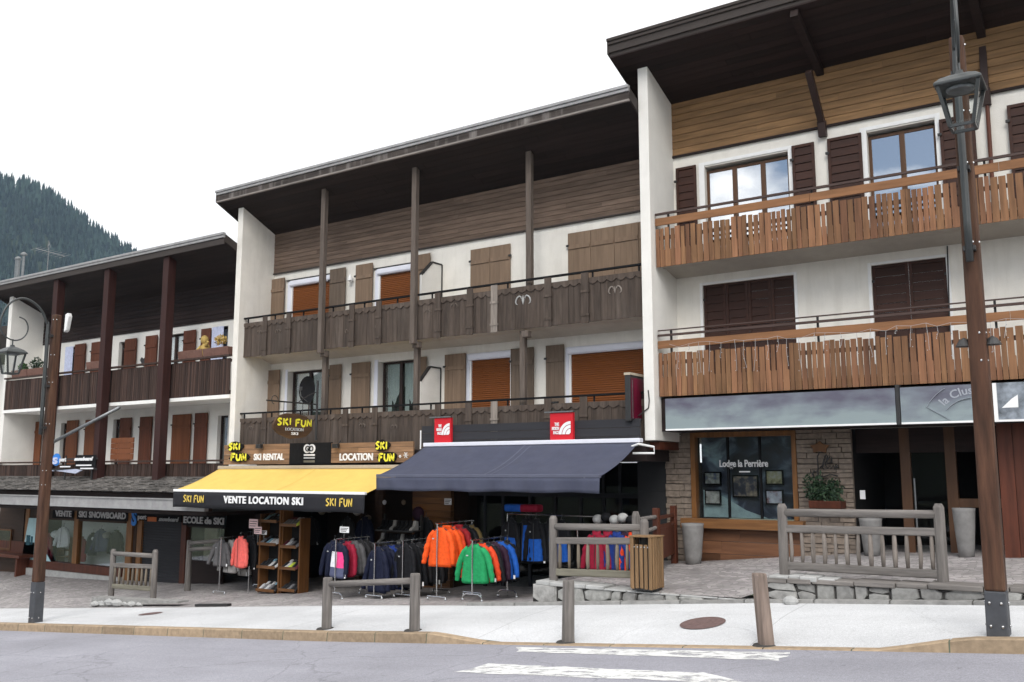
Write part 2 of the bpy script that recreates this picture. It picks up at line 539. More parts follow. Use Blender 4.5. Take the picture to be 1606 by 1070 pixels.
M['conc_cap'] = surf('pale_concrete', (0.357, 0.357, 0.3485), rough=.9, var=.15, scale=7, bump=.3)
M['conc_edge'] = surf('edging_concrete', (.25, .245, .235), rough=.9, var=.25, scale=7, bump=.3, island=.1)
M['planter'] = surf('grey_planter', (.2, .195, .19), rough=.75, var=.22, scale=5, bump=.15)
M['terracotta'] = surf('faded_terracotta', (.17, .09, .07), rough=.8, var=.2, scale=8, bump=.1)
M['leaf'] = surf('leaves', (.045, .085, .03), rough=.6, var=.35, scale=9, bump=0, island=.45, hue=.03)
M['leaf_dark'] = surf('dark_leaves', (.025, .05, .025), rough=.55, var=.35, scale=9, bump=0, island=.5, hue=.02)
M['straw'] = surf('straw', (.42, .29, .09), rough=.8, var=.3, scale=12, bump=.1, island=.3)
M['curtain'] = surf('net_curtain', (.7, .72, .73), rough=.9, var=.08, scale=18, bump=.3, island=.05)
M['curtain_green'] = surf('green_curtain', (.5, .56, .54), rough=.9, var=.08, scale=18, bump=.3)
M['curtain_blue'] = surf('blue_curtain', (.52, .56, .72), rough=.9, var=.15, scale=14, bump=.3)
M['glass'] = glass('clear_glass', .01)
M['glass_mirror'] = glass('reflective_glazing', .62, (.6, .64, .66))
M['glass_shop'] = glass('shop_glass', 0, (.92, .94, .94), .4)
M['yellow'] = surf('yellow_canvas', (0.6808, 0.47, 0.1232), rough=.85, var=.06, scale=3, bump=.25, bscale=9, stain=.22, stain_col=(.55, .38, .10))
M['yellow_ink'] = surf('yellow_letters', (.80, .74, .06), rough=.6, var=.06, scale=9, bump=0)
M['gold_ink'] = surf('gold_letters', (.72, .52, .10), rough=.6, var=.08, scale=9, bump=0)
M['white_ink'] = surf('white_letters', (.8, .8, .8), rough=.6, var=.04, scale=9, bump=0)
M['grey_ink'] = surf('grey_letters', (.42, .43, .44), rough=.6, var=.06, scale=9, bump=0)
M['black_canvas'] = surf('black_canvas', (.016, .016, .02), rough=.85, var=.12, scale=6, bump=.1, bscale=160)
M['navy'] = surf('navy_canvas', (0.0588, 0.0644, 0.098), rough=.85, var=.10, scale=4, bump=.3, bscale=8, stain=.3, stain_col=(.085, .088, .105))
M['navy_pale'] = surf('navy_seam', (0.093, 0.099, 0.138), rough=.85, var=.10, scale=4, bump=.1)
M['awning_grey'] = surf('awning_cassette', (.42, .36, .28), rough=.55, var=.08, scale=8, bump=0)
M['sign_wood'] = surf('sign_boards', (.22, .128, .07), rough=.7, var=.35, scale=11, grain='x', bump=.2, island=.25)
M['red_banner'] = surf('red_banner', (.55, .014, .024), rough=.6, var=.06, scale=4, bump=.05)
M['maroon'] = surf('maroon_panel', (.09, .004, .018), rough=.35, var=.35, scale=5, bump=0, stain=.8, stain_col=(.22, .006, .04))
M['blue_ink'] = surf('blue_letters', (.03, .20, .62), rough=.5, var=.08, scale=9, bump=0)
M['orange_ink'] = surf('orange_block', (.5, .13, .03), rough=.5, var=.08, scale=9, bump=0)
M['manhole'] = surf('rusty_iron', (.13, .085, .08), rough=.8, var=.25, scale=20, bump=.4)
M['road_paint'] = None
M['shingle'] = surf('weathered_shingle', (.105, .097, .09), rough=.92, var=.45, scale=12, grain='y', bump=.5, island=.35)
# ------------------------------------------------------------------ camera, light, sky
cam = bpy.data.cameras.new('camera')
cam.lens = FPX / 1606 * 36
cam.sensor_width = 36
cam.clip_start = .1
cam.clip_end = 6000
co = bpy.data.objects.new('camera', cam)
COL.objects.link(co)
co.location = (0, 0, CZ)
co.rotation_euler = (rad(90) + PITCH, 0, TH)
scene.camera = co

SUN_EL, SUN_AZ = rad(40), rad(152)      # azimuth clockwise from +Y: from behind the photographer, over his shoulder
sl = bpy.data.lights.new('sun', 'SUN')
sl.energy = 1.4
sl.angle = rad(26)
sl.color = (1.0, .965, .91)
so = bpy.data.objects.new('sun', sl)
COL.objects.link(so)
so.location = (0, 0, 40)
sd = Vector((math.sin(SUN_AZ) * math.cos(SUN_EL), math.cos(SUN_AZ) * math.cos(SUN_EL), math.sin(SUN_EL)))
so.rotation_euler = sd.to_track_quat('Z', 'Y').to_euler()

w = bpy.data.worlds.new('World')
scene.world = w
w.use_nodes = True
nt = w.node_tree
N, L = nt.nodes.new, nt.links.new
bg = nt.nodes['Background']
sky = N('ShaderNodeTexSky')
sky.sky_type = 'NISHITA'
sky.sun_disc = False
sky.sun_elevation = SUN_EL
sky.sun_rotation = SUN_AZ
tc = N('ShaderNodeTexCoord')
mp = N('ShaderNodeMapping')
mp.inputs['Scale'].default_value = (1.6, 1.6, 3.6)
mp.inputs['Location'].default_value = (.35, .2, .1)
L(tc.outputs['Generated'], mp.inputs['Vector'])
nz = N('ShaderNodeTexNoise')
nz.inputs['Scale'].default_value = 1.5
nz.inputs['Detail'].default_value = 9
nz.inputs['Roughness'].default_value = .58
L(mp.outputs[0], nz.inputs['Vector'])
sx = N('ShaderNodeSeparateXYZ')
L(tc.outputs['Generated'], sx.inputs[0])
bias = N('ShaderNodeMapRange')             # the cloud deck is closed over the valley side (+Y) and broken behind
bias.inputs['From Min'].default_value = -.6
bias.inputs['From Max'].default_value = .5
bias.inputs['To Min'].default_value = .0
bias.inputs['To Max'].default_value = .30
L(sx.outputs['Y'], bias.inputs['Value'])
ad = N('ShaderNodeMath'); ad.operation = 'ADD'
L(nz.outputs['Fac'], ad.inputs[0]); L(bias.outputs[0], ad.inputs[1])
cover = ad.outputs[0]
for dpx, dpy, flip, dep, c0 in ((1425, 250, -1, .215, .984),):      # a break in the cloud over the valley
    d_ = Vector(ray(dpx, dpy)).normalized()
    d_.y *= flip
    br_ = N('ShaderNodeVectorMath'); br_.operation = 'DOT_PRODUCT'; br_.inputs[1].default_value = d_
    L(tc.outputs['Generated'], br_.inputs[0])
    bm_ = N('ShaderNodeMapRange'); bm_.interpolation_type = 'SMOOTHSTEP'
    bm_.inputs['From Min'].default_value = c0; bm_.inputs['From Max'].default_value = 1.0
    bm_.inputs['To Min'].default_value = 0; bm_.inputs['To Max'].default_value = -dep
    L(br_.outputs['Value'], bm_.inputs['Value'])
    a2_ = N('ShaderNodeMath'); a2_.operation = 'ADD'
    L(cover, a2_.inputs[0]); L(bm_.outputs[0], a2_.inputs[1])
    cover = a2_.outputs[0]
cr = N('ShaderNodeValToRGB')
cr.color_ramp.elements[0].position = .42
cr.color_ramp.elements[1].position = .58
L(cover, cr.inputs['Fac'])
mx = N('ShaderNodeMixRGB')
mx.inputs['Color2'].default_value = (11.9, 11.9, 12.0, 1)
L(cr.outputs['Color'], mx.inputs['Fac']); L(sky.outputs['Color'], mx.inputs['Color1'])
# the veil of cloud is brightest towards the hidden sun
dt = N('ShaderNodeVectorMath'); dt.operation = 'DOT_PRODUCT'
dt.inputs[1].default_value = sd
L(tc.outputs['Generated'], dt.inputs[0])
gl = N('ShaderNodeMapRange')
gl.inputs['From Min'].default_value = .0; gl.inputs['From Max'].default_value = 1.0
gl.inputs['To Min'].default_value = 10.5; gl.inputs['To Max'].default_value = 24.0
gl.interpolation_type = 'SMOOTHSTEP'
L(dt.outputs['Value'], gl.inputs['Value'])
cc = N('ShaderNodeCombineColor')
for i_, k_ in enumerate((1.0, .995, .985)):
    ml = N('ShaderNodeMath'); ml.operation = 'MULTIPLY'; ml.inputs[1].default_value = k_
    L(gl.outputs[0], ml.inputs[0]); L(ml.outputs[0], cc.inputs[i_])
L(cc.outputs[0], mx.inputs['Color2'])
L(mx.outputs[0], bg.inputs['Color'])
bg.inputs['Strength'].default_value = .1

scene.view_settings.view_transform = 'Standard'
scene.view_settings.look = 'None'
scene.view_settings.gamma = 1
scene.view_settings.exposure = .3
scene.cycles.max_bounces = 8
scene.cycles.diffuse_bounces = 4
scene.cycles.transparent_max_bounces = 12
scene.cycles.caustics_reflective = False
scene.cycles.caustics_refractive = False

# ------------------------------------------------------------------ ground surfaces
M['asphalt'] = worn_ground('asphalt', (.282, .280, .312), 0, .3, .2, 70)
M['walk'] = worn_ground('sidewalk_concrete', (.535, .54, .55), 4.0, .2, .09, 110)
M['kerb'] = surf('granite_kerb', (.30, .225, .15), rough=.85, var=.22, scale=12, bump=.3, island=.16)
M['cobble'] = paving('porphyry_setts', (.31, .287, .283), 8.0, (.2, .19, .185), .26)
M['earth'] = surf('valley_meadow', (.05, .06, .035), rough=.95, var=.3, scale=.05, bump=0)


def grid(x0, x1, nx, y0, y1, ny, zf):
    m = MB()
    vs = [(x0 + (x1 - x0) * i / nx, y0 + (y1 - y0) * j / ny) for j in range(ny + 1) for i in range(nx + 1)]
    fs = [(j * (nx + 1) + i, j * (nx + 1) + i + 1, (j + 1) * (nx + 1) + i + 1, (j + 1) * (nx + 1) + i) for j in range(ny) for i in range(nx)]
    return m.add([(x, y, zf(x, y)) for x, y in vs], fs)


struct(grid(-60, 14, 148, -9, 10.78, 12, lambda x, y: road_z(x)), 'road', M['asphalt'], recalc=False, smooth=True)
struct(grid(-60, 14, 148, Y_CURB, Y_SW, 8, walk_z), 'sidewalk', M['walk'], recalc=False, smooth=True)
m = grid(-60, -8.1, 104, Y_SW + .005, YW + 3.2, 14, lambda x, y: terr(min(x, -8.41), min(y, YW)))
struct(m, 'terrace', M['cobble'], recalc=False, smooth=True)
m = grid(-8.4, 14, 46, Y_SW + .085, YW + 3.2, 14, lambda x, y: terr(x, min(y, YW)))
m.box(-8.4, -8.38, Y_SW + .15, YW + 1, -.2, .70)
struct(m, 'terrace', M['cobble'], recalc=False)
g = MB()
g.add([(-4000, -2500, -9), (2500, -2500, -9), (2500, 4000, -9), (-4000, 4000, -9)], [(0, 1, 2, 3)])
struct(g, 'ground', M['earth'], recalc=False)
g = grid(-60, 14, 37, -60, -9, 6, lambda x, y: road_z(x) + (y + 9) * .02)
struct(g, 'verge', M['earth'], recalc=False)

# kerb stones
k = MB()
x = -59.5
while x < 13:
    x1 = x + .98
    nsub = 4
    for q in range(nsub):
        a, b = x + (x1 - x) * q / nsub, x + (x1 - x) * (q + 1) / nsub
        za, zb = S(a) - tab(DROP, a), S(b) - tab(DROP, b)
        y0, y1 = 10.765, Y_CURB
        n = len(k.v)
        k.v += [(a, y0, road_z(a) - .1), (b, y0, road_z(b) - .1), (b, y0 + .015, zb - .01), (a, y0 + .015, za - .01),
                (a, y0 + .035, za + .003), (b, y0 + .035, zb + .003), (b, y1, zb + .003), (a, y1, za + .003)]
        k.f += [(n, n + 1, n + 2, n + 3), (n + 3, n + 2, n + 5, n + 4), (n + 4, n + 5, n + 6, n + 7)]
        k.m += [0] * 3
    x = x1 + .015
bm_k = k
struct(bm_k, 'kerb', M['kerb'])
# low concrete edging between pavement and terrace
k = MB()
x = -9.9
while x < 13:
    a, b = x, x + 1.0
    z0, z1 = tab(B_TAB, a), tab(B_TAB, b)
    y0, y1 = Y_SW - .03, Y_SW + .10
    n = len(k.v)
    k.v += [(a, y0, z0 - .1), (b - .015, y0, z1 - .1), (b - .015, y0, z1 + .045), (a, y0, z0 + .045), (b - .015, y1, z1 + .05), (a, y1, z0 + .05),
            (b - .015, y1, z1 - .1), (a, y1, z0 - .1)]
    k.f += [(n, n + 1, n + 2, n + 3), (n + 3, n + 2, n + 4, n + 5), (n + 5, n + 4, n + 6, n + 7)]
    k.m += [0] * 3
    x += 1.0
struct(k, 'kerb_edging', M['conc_edge'])


# worn crossing paint on the road (two stripes), lying 4 mm above the asphalt
def paint_mat():
    mt, nt2, b = _nodes('worn_road_paint')
    N2, L2 = nt2.nodes.new, nt2.links.new
    tcn = N2('ShaderNodeTexCoord')
    mpn = N2('ShaderNodeMapping'); mpn.inputs['Scale'].default_value = (1, 2.4, 1)
    nzn = N2('ShaderNodeTexNoise'); nzn.inputs['Scale'].default_value = 3.4; nzn.inputs['Detail'].default_value = 10; nzn.inputs['Roughness'].default_value = .7
    L2(tcn.outputs['Object'], mpn.inputs[0]); L2(mpn.outputs[0], nzn.inputs['Vector'])
    r = N2('ShaderNodeValToRGB'); r.color_ramp.elements[0].position = .37; r.color_ramp.elements[1].position = .50
    L2(nzn.outputs['Fac'], r.inputs['Fac'])
    b.inputs['Base Color'].default_value = (.62, .62, .61, 1)
    b.inputs['Roughness'].default_value = .8
    L2(r.outputs['Color'], b.inputs['Alpha'])
    return mt


M['road_paint'] = paint_mat()


def road_patch(pts, name):
    """pts: pixel corners surveyed on the road surface"""
    m2 = MB()
    q = []
    for px, py in pts:
        d = ray(px, py); t = 5.0 / d[1]
        while d[2] * t + CZ > road_z(d[0] * t) + .004 and t * d[1] < 10.76:
            t += .01
        q.append((d[0] * t, d[1] * t))
    def lp(a, b, t): return (a[0] + (b[0] - a[0]) * t, a[1] + (b[1] - a[1]) * t)
    nx, ny = 24, 4
    vs = []
    rr = random.Random(3)
    for j in range(ny + 1):
        for i in range(nx + 1):
            u, v = i / nx, j / ny
            p = lp(lp(q[0], q[1], u), lp(q[3], q[2], u), v)
            jx = (rr.random() - .5) * .12 if i in (0, nx) else 0
            jy = (rr.random() - .5) * .05 if j in (0, ny) else 0
            vs.append((p[0] + jx, min(p[1] + jy, 10.75), road_z(p[0]) + .004))
    fs = [(j * (nx + 1) + i, j * (nx + 1) + i + 1, (j + 1) * (nx + 1) + i + 1, (j + 1) * (nx + 1) + i) for j in range(ny) for i in range(nx)]
    m2.add(vs, fs)
    return struct(m2, name, M['road_paint'], recalc=False)


road_patch([(812, 1015), (1245, 1024), (1215, 1036), (806, 1022)], 'road_marking')
road_patch([(770, 1041), (1110, 1056), (1180, 1074), (705, 1054)], 'road_marking')


def manhole(px, py, r, label):
    c = G(px, py)
    mm = MB()
    sx_, sy_ = (walk_z(c.x + .3, c.y) - walk_z(c.x - .3, c.y)) / .6, (walk_z(c.x, c.y + .3) - walk_z(c.x, c.y - .3)) / .6
    n = 36
    vs, fs = [], []
    for rr, dz in ((r, .003), (r * .9, .006), (r * .88, .002), (r * .3, .002), (0.001, .004)):
        for i in range(n):
            t = 2 * math.pi * i / n
            dx, dy = rr * math.cos(t), rr * math.sin(t)
            vs.append((c.x + dx, c.y + dy, c.z + dx * sx_ + dy * sy_ + dz + .004))
    for j in range(4):
        for i in range(n):
            fs.append((j * n + i, j * n + (i + 1) % n, (j + 1) * n + (i + 1) % n, (j + 1) * n + i))
    mm.add(vs, fs)
    return solid(mm, 'manhole_cover', M['manhole'], label, 'manhole cover', 'manhole covers in the pavement')


manhole(1102, 978, .30, 'large rusty round manhole cover between the two short timber bollards')
manhole(236, 963, .24, 'small flat manhole cover in the pavement close to the rubble pile and grey barrier')

# ------------------------------------------------------------------ the wooded hill
D_H = 1250.0


def hill_top(px):
    return tab([(-700, 150), (-300, 225), (-60, 268), (0, 283), (40, 288), (70, 300), (100, 322), (130, 345), (160, 368), (200, 393), (260, 440), (420, 520), (700, 640)], px) + 12


def hill_xy(u, v):
    """u: along (px of the crest), v: 0 crest .. 1 foot"""
    px = -500 + u * 1100
    d = ray(px, hill_top(px))
    hd = math.hypot(d[0], d[1])
    dist = D_H - 520 * v
    X, Y = d[0] / hd, d[1] / hd
    ztop = CZ + d[2] / hd * D_H
    bump = 9 * math.sin(u * 23 + v * 7) * math.sin(v * 3.1) + 6 * math.sin(u * 51 + v * 13) * math.sin(v * 3.1)
    z = -9 + (ztop + 9) * (1 - v) ** 1.15 + bump
    return X * dist, Y * dist, z


m = MB()
NU, NV = 60, 24
m.add([hill_xy(i / NU, j / NV) for j in range(NV + 1) for i in range(NU + 1)],
      [(j * (NU + 1) + i, j * (NU + 1) + i + 1, (j + 1) * (NU + 1) + i + 1, (j + 1) * (NU + 1) + i) for j in range(NV) for i in range(NU)])
# back slope
bx = [hill_xy(i / NU, 0) for i in range(NU + 1)]
n = len(m.v)
m.v += bx + [(x * 1.5, y * 1.5, -9) for x, y, z in bx]
m.f += [(n + i, n + NU + 1 + i, n + NU + 2 + i, n + 1 + i) for i in range(NU)]
m.m += [0] * NU
M['hill'] = surf('forest_floor', (.028, .04, .022), rough=.95, var=.3, scale=.02, bump=0)
struct(m, 'hill', M['hill'], recalc=False, smooth=True)
M['conifer'] = surf('far_conifer', (.02, .033, .026), rough=.9, var=.5, scale=.012, bump=0, island=.6, hue=.02, detail=2)
cf = MB()
rr = random.Random(5)


def conifer(x, y, z, h, r):
    a0 = rr.random() * 6.28
    tiers = 4
    for t in range(tiers):
        zb = z + h * (.08 + .22 * t)
        zt = z + h * min(1, .42 + .2 * t)
        rt = r * (1 - .21 * t)
        n = 7
        base = len(cf.v)
        for k2 in range(n * 2):
            an = a0 + t + math.pi * k2 / n
            q = rt * (1 if k2 % 2 else .62) * (.85 + .3 * rr.random())
            cf.v.append((x + q * math.cos(an), y + q * math.sin(an), zb - (h * .05 if k2 % 2 else 0)))
        cf.v.append((x, y, zt))
        for k2 in range(n * 2):
            cf.f.append((base + k2, base + (k2 + 1) % (n * 2), base + n * 2))
            cf.m.append(0)


for i in range(3400):
    u = .18 + .52 * rr.random()
    v = rr.random() ** 1.25 * .62
    if i < 560:
        v = rr.random() * .02
    x, y, z = hill_xy(u, v)
    h = rr.uniform(15, 27)
    conifer(x, y, z - 2, h, h * rr.uniform(.14, .21))
struct(cf, 'far_forest', M['conifer'], kind='stuff', recalc=False)

# unseen wooded slope, added behind the camera to darken reflections in the shop windows
m = MB()
vs = []
for j in range(7):
    v = j / 6
    for i in range(41):
        a = rad(110 + 150 * i / 40)
        dist = 900 - 500 * v
        top = 95 + 22 * math.sin(i * .7) + 12 * math.sin(i * 1.9)
        vs.append((dist * math.sin(a), dist * math.cos(a), -9 + (top + 9) * (1 - v) ** 1.2 + 5 * math.sin(i * 3.1 + j * 2)))
m.add(vs, [(j * 41 + i, j * 41 + i + 1, (j + 1) * 41 + i + 1, (j + 1) * 41 + i) for j in range(6) for i in range(40)])
struct(m, 'hill', M['hill'], recalc=False, smooth=True)
# ------------------------------------------------------------------ facade helpers
def wall_holes(mb, x0, x1, z0, z1, y, depth, holes):
    xs = sorted({x0, x1} | {h[i] for h in holes for i in (0, 1) if x0 < h[i] < x1})
    zs = sorted({z0, z1} | {h[i] for h in holes for i in (2, 3) if z0 < h[i] < z1})
    for a, b in zip(xs, xs[1:]):
        for c, d in zip(zs, zs[1:]):
            cx, cz = (a + b) / 2, (c + d) / 2
            if any(h[0] < cx < h[1] and h[2] < cz < h[3] for h in holes):
                continue
            mb.add([(a, y, c), (b, y, c), (b, y, d), (a, y, d)], [(0, 1, 2, 3)])
    for a, b, c, d in holes:
        mb.add([(a, y, c), (b, y, c), (b, y, d), (a, y, d), (a, y + depth, c), (b, y + depth, c), (b, y + depth, d), (a, y + depth, d)],
               [(0, 4, 5, 1), (1, 5, 6, 2), (2, 6, 7, 3), (3, 7, 4, 0)])


def boards_x(mb, x0, x1, y0, y1, z0, z1, bh, gap=.008, seglen=4.0, lap=0):
    """horizontal boards, butt-jointed at random"""
    z = z1
    while z > z0 + .01:
        zb = max(z0, z - bh)
        x = x0
        first = True
        while x < x1 - .01:
            xe = min(x1, x + (RND.uniform(.3, 1) if first else 1) * seglen)
            if x1 - xe < .5: xe = x1
            first = False
            mb.add([(x, y0 + lap, z - gap), (xe - .003, y0 + lap, z - gap), (xe - .003, y0, zb), (x, y0, zb),
                    (x, y1, z - gap), (xe - .003, y1, z - gap), (xe - .003, y1, zb), (x, y1, zb)],
                   [(0, 3, 2, 1), (4, 5, 6, 7), (0, 1, 5, 4), (3, 7, 6, 2), (0, 4, 7, 3), (1, 2, 6, 5)])
            x = xe
        z = zb


def planks(mb, x0, x1, y0, y1, z0, z1, w, gap=.006, jit=0, jtop=0, wj=.2):
    x = x0
    while x < x1 - .005:
        ww = w * (1 + RND.uniform(-wj, wj))
        xe = min(x1, x + ww)
        if x1 - xe < w * .4: xe = x1
        dy = RND.uniform(-jit, jit)
        mb.box(x, xe - gap, y0 + dy, y1 + dy, z0 - RND.uniform(0, jtop), z1 + RND.uniform(-jtop, jtop))
        x = xe


def shutter(parent, x0, x1, z0, z1, y, mat, style='plank', leaves=1, hinge=True, label=None):
    if x0 > x1: x0, x1 = x1, x0
    out = []
    for i in range(leaves):
        a = x0 + (x1 - x0) * i / leaves + .004
        b = x0 + (x1 - x0) * (i + 1) / leaves - .004
        m = MB()
        if style == 'plank':
            planks(m, a, b, y, y + .03, z0, z1, (b - a) / max(3, round((b - a) / .13)), .003, wj=.05)
            for zz in (z0 + (z1 - z0) * .14, z0 + (z1 - z0) * .84):
                m.box(a + .02, b - .02, y - .022, y - .001, zz - .045, zz + .045)
        else:
            f = .055
            m.box(a, a + f, y, y + .04, z0, z1).box(b - f, b, y, y + .04, z0, z1)
            nrail = 3 if style == 'slats3' else 2
            for q in range(nrail):
                zz = z0 + (z1 - z0 - f) * q / (nrail - 1)
                m.box(a + f, b - f, y + .002, y + .038, zz, zz + f)
            nb = max(6, int((z1 - z0) / .17))
            for q in range(nb):
                za = z0 + f + (z1 - z0 - 2 * f) * q / nb
                zb = z0 + f + (z1 - z0 - 2 * f) * (q + 1) / nb
                m.add([(a + f, y + .008, za + .004), (b - f, y + .008, za + .004), (b - f, y + .026, zb - .004), (a + f, y + .026, zb - .004),
                       (a + f, y + .034, za), (b - f, y + .034, za), (b - f, y + .036, zb), (a + f, y + .036, zb)],
                      [(0, 1, 2, 3), (0, 4, 5, 1), (3, 2, 6, 7), (4, 7, 6, 5), (0, 3, 7, 4), (1, 5, 6, 2)])
        o = part(m, 'shutter', mat, parent, label=label)
        out.append(o)
        if hinge and (i == 0 or i == leaves - 1):
            h = MB()
            xe = a if i == 0 else b
            for zz in (z0 + (z1 - z0) * .12, z0 + (z1 - z0) * .86):
                h.box(xe - .035, xe + .035, y - .03, y + .01, zz - .022, zz + .022)
            part(h, 'hinge', M['iron'], o)
    return out


def window(parent, x0, x1, z0, z1, y, mat, panes=2, glassm='glass', fw=.055, curtain=None, cdrop=1.0, back=True, mull=None, pointed=False):
    m = MB()
    m.box(x0, x0 + fw, y, y + .06, z0, z1).box(x1 - fw, x1, y, y + .06, z0, z1)
    m.box(x0 + fw, x1 - fw, y + .002, y + .058, z1 - fw, z1).box(x0 + fw, x1 - fw, y + .002, y + .058, z0, z0 + fw * 1.3)
    xs = [x0 + fw / 2] + ([x0 + (x1 - x0) * q for q in mull] if mull else [x0 + (x1 - x0) * i / panes for i in range(1, panes)]) + [x1 - fw / 2]
    for xm in xs[1:-1]:
        m.box(xm - fw * .85, xm + fw * .85, y - .008, y + .052, z0 + fw, z1 - fw * 1.02)
    o = part(m, 'window', mat, parent, bevel=.004)
    for a, b in zip(xs, xs[1:]):
        g = MB().box(a + fw * .4, b - fw * .4, y + .022, y + .030, z0 + fw, z1 - fw)
        part(g, 'pane', M[glassm], o)
    if curtain:
        for a, b in zip(xs, xs[1:]):
            c = MB()
            n = 26
            vs = []
            zt = z1 - fw
            for i in range(n + 1):
                u = i / n
                xx = a + fw + (b - a - 2 * fw) * u
                yy = y + .085 + .012 * math.sin(u * 34)
                if pointed:
                    zb = zt - (zt - z0) * cdrop * (.55 + .45 * (1 - abs(u - .5) * 2))
                else:
                    zb = zt - (zt - z0 - .05) * cdrop
                vs += [(xx, yy, zt), (xx, yy, zb)]
            c.add(vs, [(2 * i, 2 * i + 1, 2 * i + 3, 2 * i + 2) for i in range(n)])
            part(c, 'curtain', M[curtain], o, recalc=False, smooth=True)
            if pointed:
                d = MB()
                vs = []
                for i in range(9):
                    u = i / 8
                    xx = a + fw + .22 * (b - a) * u
                    vs += [(xx, y + .11 + .015 * math.sin(u * 15), zt), (xx, y + .11 + .015 * math.sin(u * 15), z0 + .06)]
                d.add(vs, [(2 * i, 2 * i + 1, 2 * i + 3, 2 * i + 2) for i in range(8)])
                part(d, 'curtain', M[curtain], o, recalc=False, smooth=True)
    if back:
        r = MB()
        yb = y + .9
        X0, X1, Z0, Z1 = x0 - .25, x1 + .25, z0 - .1, z1 + .15
        ya = y + .16
        r.add([(X0, ya, Z0), (X1, ya, Z0), (X1, ya, Z1), (X0, ya, Z1), (X0, yb, Z0), (X1, yb, Z0), (X1, yb, Z1), (X0, yb, Z1)],
              [(4, 5, 6, 7), (0, 4, 5, 1), (1, 5, 6, 2), (2, 6, 7, 3), (3, 7, 4, 0)])
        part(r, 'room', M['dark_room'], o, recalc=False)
    return o


def roller(parent, x0, x1, z0, z1, y, boxh=.17):
    """lowered roller shutter: slats, white box on top, white guides"""
    m = MB()
    z = z1 - boxh
    while z > z0:
        m.prism([(y + .012, z), (y, z - .02), (y, z - .036), (y + .012, z - .047), (y + .03, z - .047), (y + .03, z)], x0 + .05, x1 - .05, 'x')
        z -= .048
    o = part(m, 'roller_shutter', M['roller'], parent)
    b = MB().prism([(y - .10, z1 - boxh * .75), (y - .07, z1 - boxh), (y + .04, z1 - boxh), (y + .04, z1), (y - .07, z1), (y - .10, z1 - boxh * .25)], x0 - .02, x1 + .02, 'x')
    part(b, 'roller_box', M['white_lilac'], o, bevel=.01)
    for xa in (x0, x1 - .05):
        part(MB().box(xa, xa + .05, y - .035, y + .035, z0, z1 - boxh - .002), 'guide', M['white_paint'], o)
    return o


def roof(parent, x0, x1, yf, soffit_a, soffit_b, zfb, zft, soffit_mat, style, seg=2.4, xf=None):
    """monopitch roof rising towards the street. soffit z = a + b*(YW-y)"""
    sz = lambda y: soffit_a + soffit_b * (YW - y)
    back = YW + 7
    xf = x1 if xf is None else xf                  # the eaves may run on past the next building's corner
    top = lambda y: zft - .02 - soffit_b * (y - yf)
    m = MB()
    m.add([(x0, yf + .05, sz(yf + .05) + .03), (x0, back, sz(back) + .03), (x0, back, top(back)), (x0, yf + .05, top(yf + .05)),
           (x1, yf + .05, sz(yf + .05) + .03), (x1, back, sz(back) + .03), (x1, back, top(back)), (x1, yf + .05, top(yf + .05))],
          [(0, 1, 2, 3), (7, 6, 5, 4), (0, 3, 7, 4), (3, 2, 6, 7), (2, 1, 5, 6), (1, 0, 4, 5)])
    if xf > x1:
        eb = MB().add([(x, y, z) for x in (x1 + .001, xf) for y, z in ((yf + .05, sz(yf + .05)), (YF - .03, sz(YF - .03)), (YF - .03, top(YF - .03)), (yf + .05, top(yf + .05)))],
              [(0, 1, 2, 3), (7, 6, 5, 4), (0, 3, 7, 4), (3, 2, 6, 7), (2, 1, 5, 6), (1, 0, 4, 5)])
    o = part(m, 'roof', M['fascia_brown'], parent)
    if xf > x1:
        part(eb, 'eaves_end', M['soffit'], o)
    s = MB()
    y = yf + .05
    while y < YW + .1:
        ye = y + .16
        x = x0 + .01
        while x < x1 - .02:
            xe = min(x1 - .01, x + RND.uniform(1.5, seg * 2))
            s.add([(x, y, sz(y)), (xe - .004, y, sz(y)), (xe - .004, ye - .008, sz(ye)), (x, ye - .008, sz(ye)),
                   (x, y, sz(y) + .025), (xe - .004, y, sz(y) + .025), (xe - .004, ye - .008, sz(ye) + .025), (x, ye - .008, sz(ye) + .025)],
                  [(0, 3, 2, 1), (4, 5, 6, 7), (0, 1, 5, 4), (3, 7, 6, 2), (0, 4, 7, 3), (1, 2, 6, 5)])
            x = xe
        y = ye
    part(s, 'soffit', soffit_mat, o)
    h = zft - zfb
    f = MB()
    x = x0
    while x < xf - .01:
        xe = min(xf, x + seg * RND.uniform(.8, 1.2))
        if xf - xe < .6: xe = xf
        dz = RND.uniform(-.012, .012) if style == 'rotten' else 0
        f.box(x, xe - .004, yf + .012, yf + .05, zfb + .03 + dz, zft - h * .42)
        x = xe
    part(f, 'fascia', M['fascia_dark'] if style == 'rotten' else M['fascia_brown'], o)
    fl = MB()
    fl.box(x0 - .02, xf, yf - .02, yf + .048, zft - h * .42 + .003, zft - h * .2)
    fl.box(x0 - .03, xf, yf - .045, yf + .06, zft - h * .2 + .002, zft)
    part(fl, 'flashing', M['fascia_grey'] if style != 'dark' else M['fascia_brown'], o, bevel=.006)
    if style == 'rotten':
        fp = MB().box(x0, xf, yf - .008, yf + .06, zfb - .012, zfb + .026)
        part(fp, 'drip_board', M['fascia_lip'], o)
    # side rake board
    rk = MB()
    for xx in ((x0 - .035, x0 - .002),):
        ye = YW + 1.2
        rk.prism([(yf, zfb), (ye, zfb - soffit_b * (ye - yf) - .06), (ye, zft - soffit_b * (ye - yf)), (yf, zft - .01)], xx[0], xx[1], 'x')
    part(rk, 'rake_board', M['fascia_dark'] if style == 'rotten' else M['fascia_brown'], o)
    return o


X2L, X2R = -20.14, -8.0            # faces of the party walls of the middle chalet
PARTY = .21

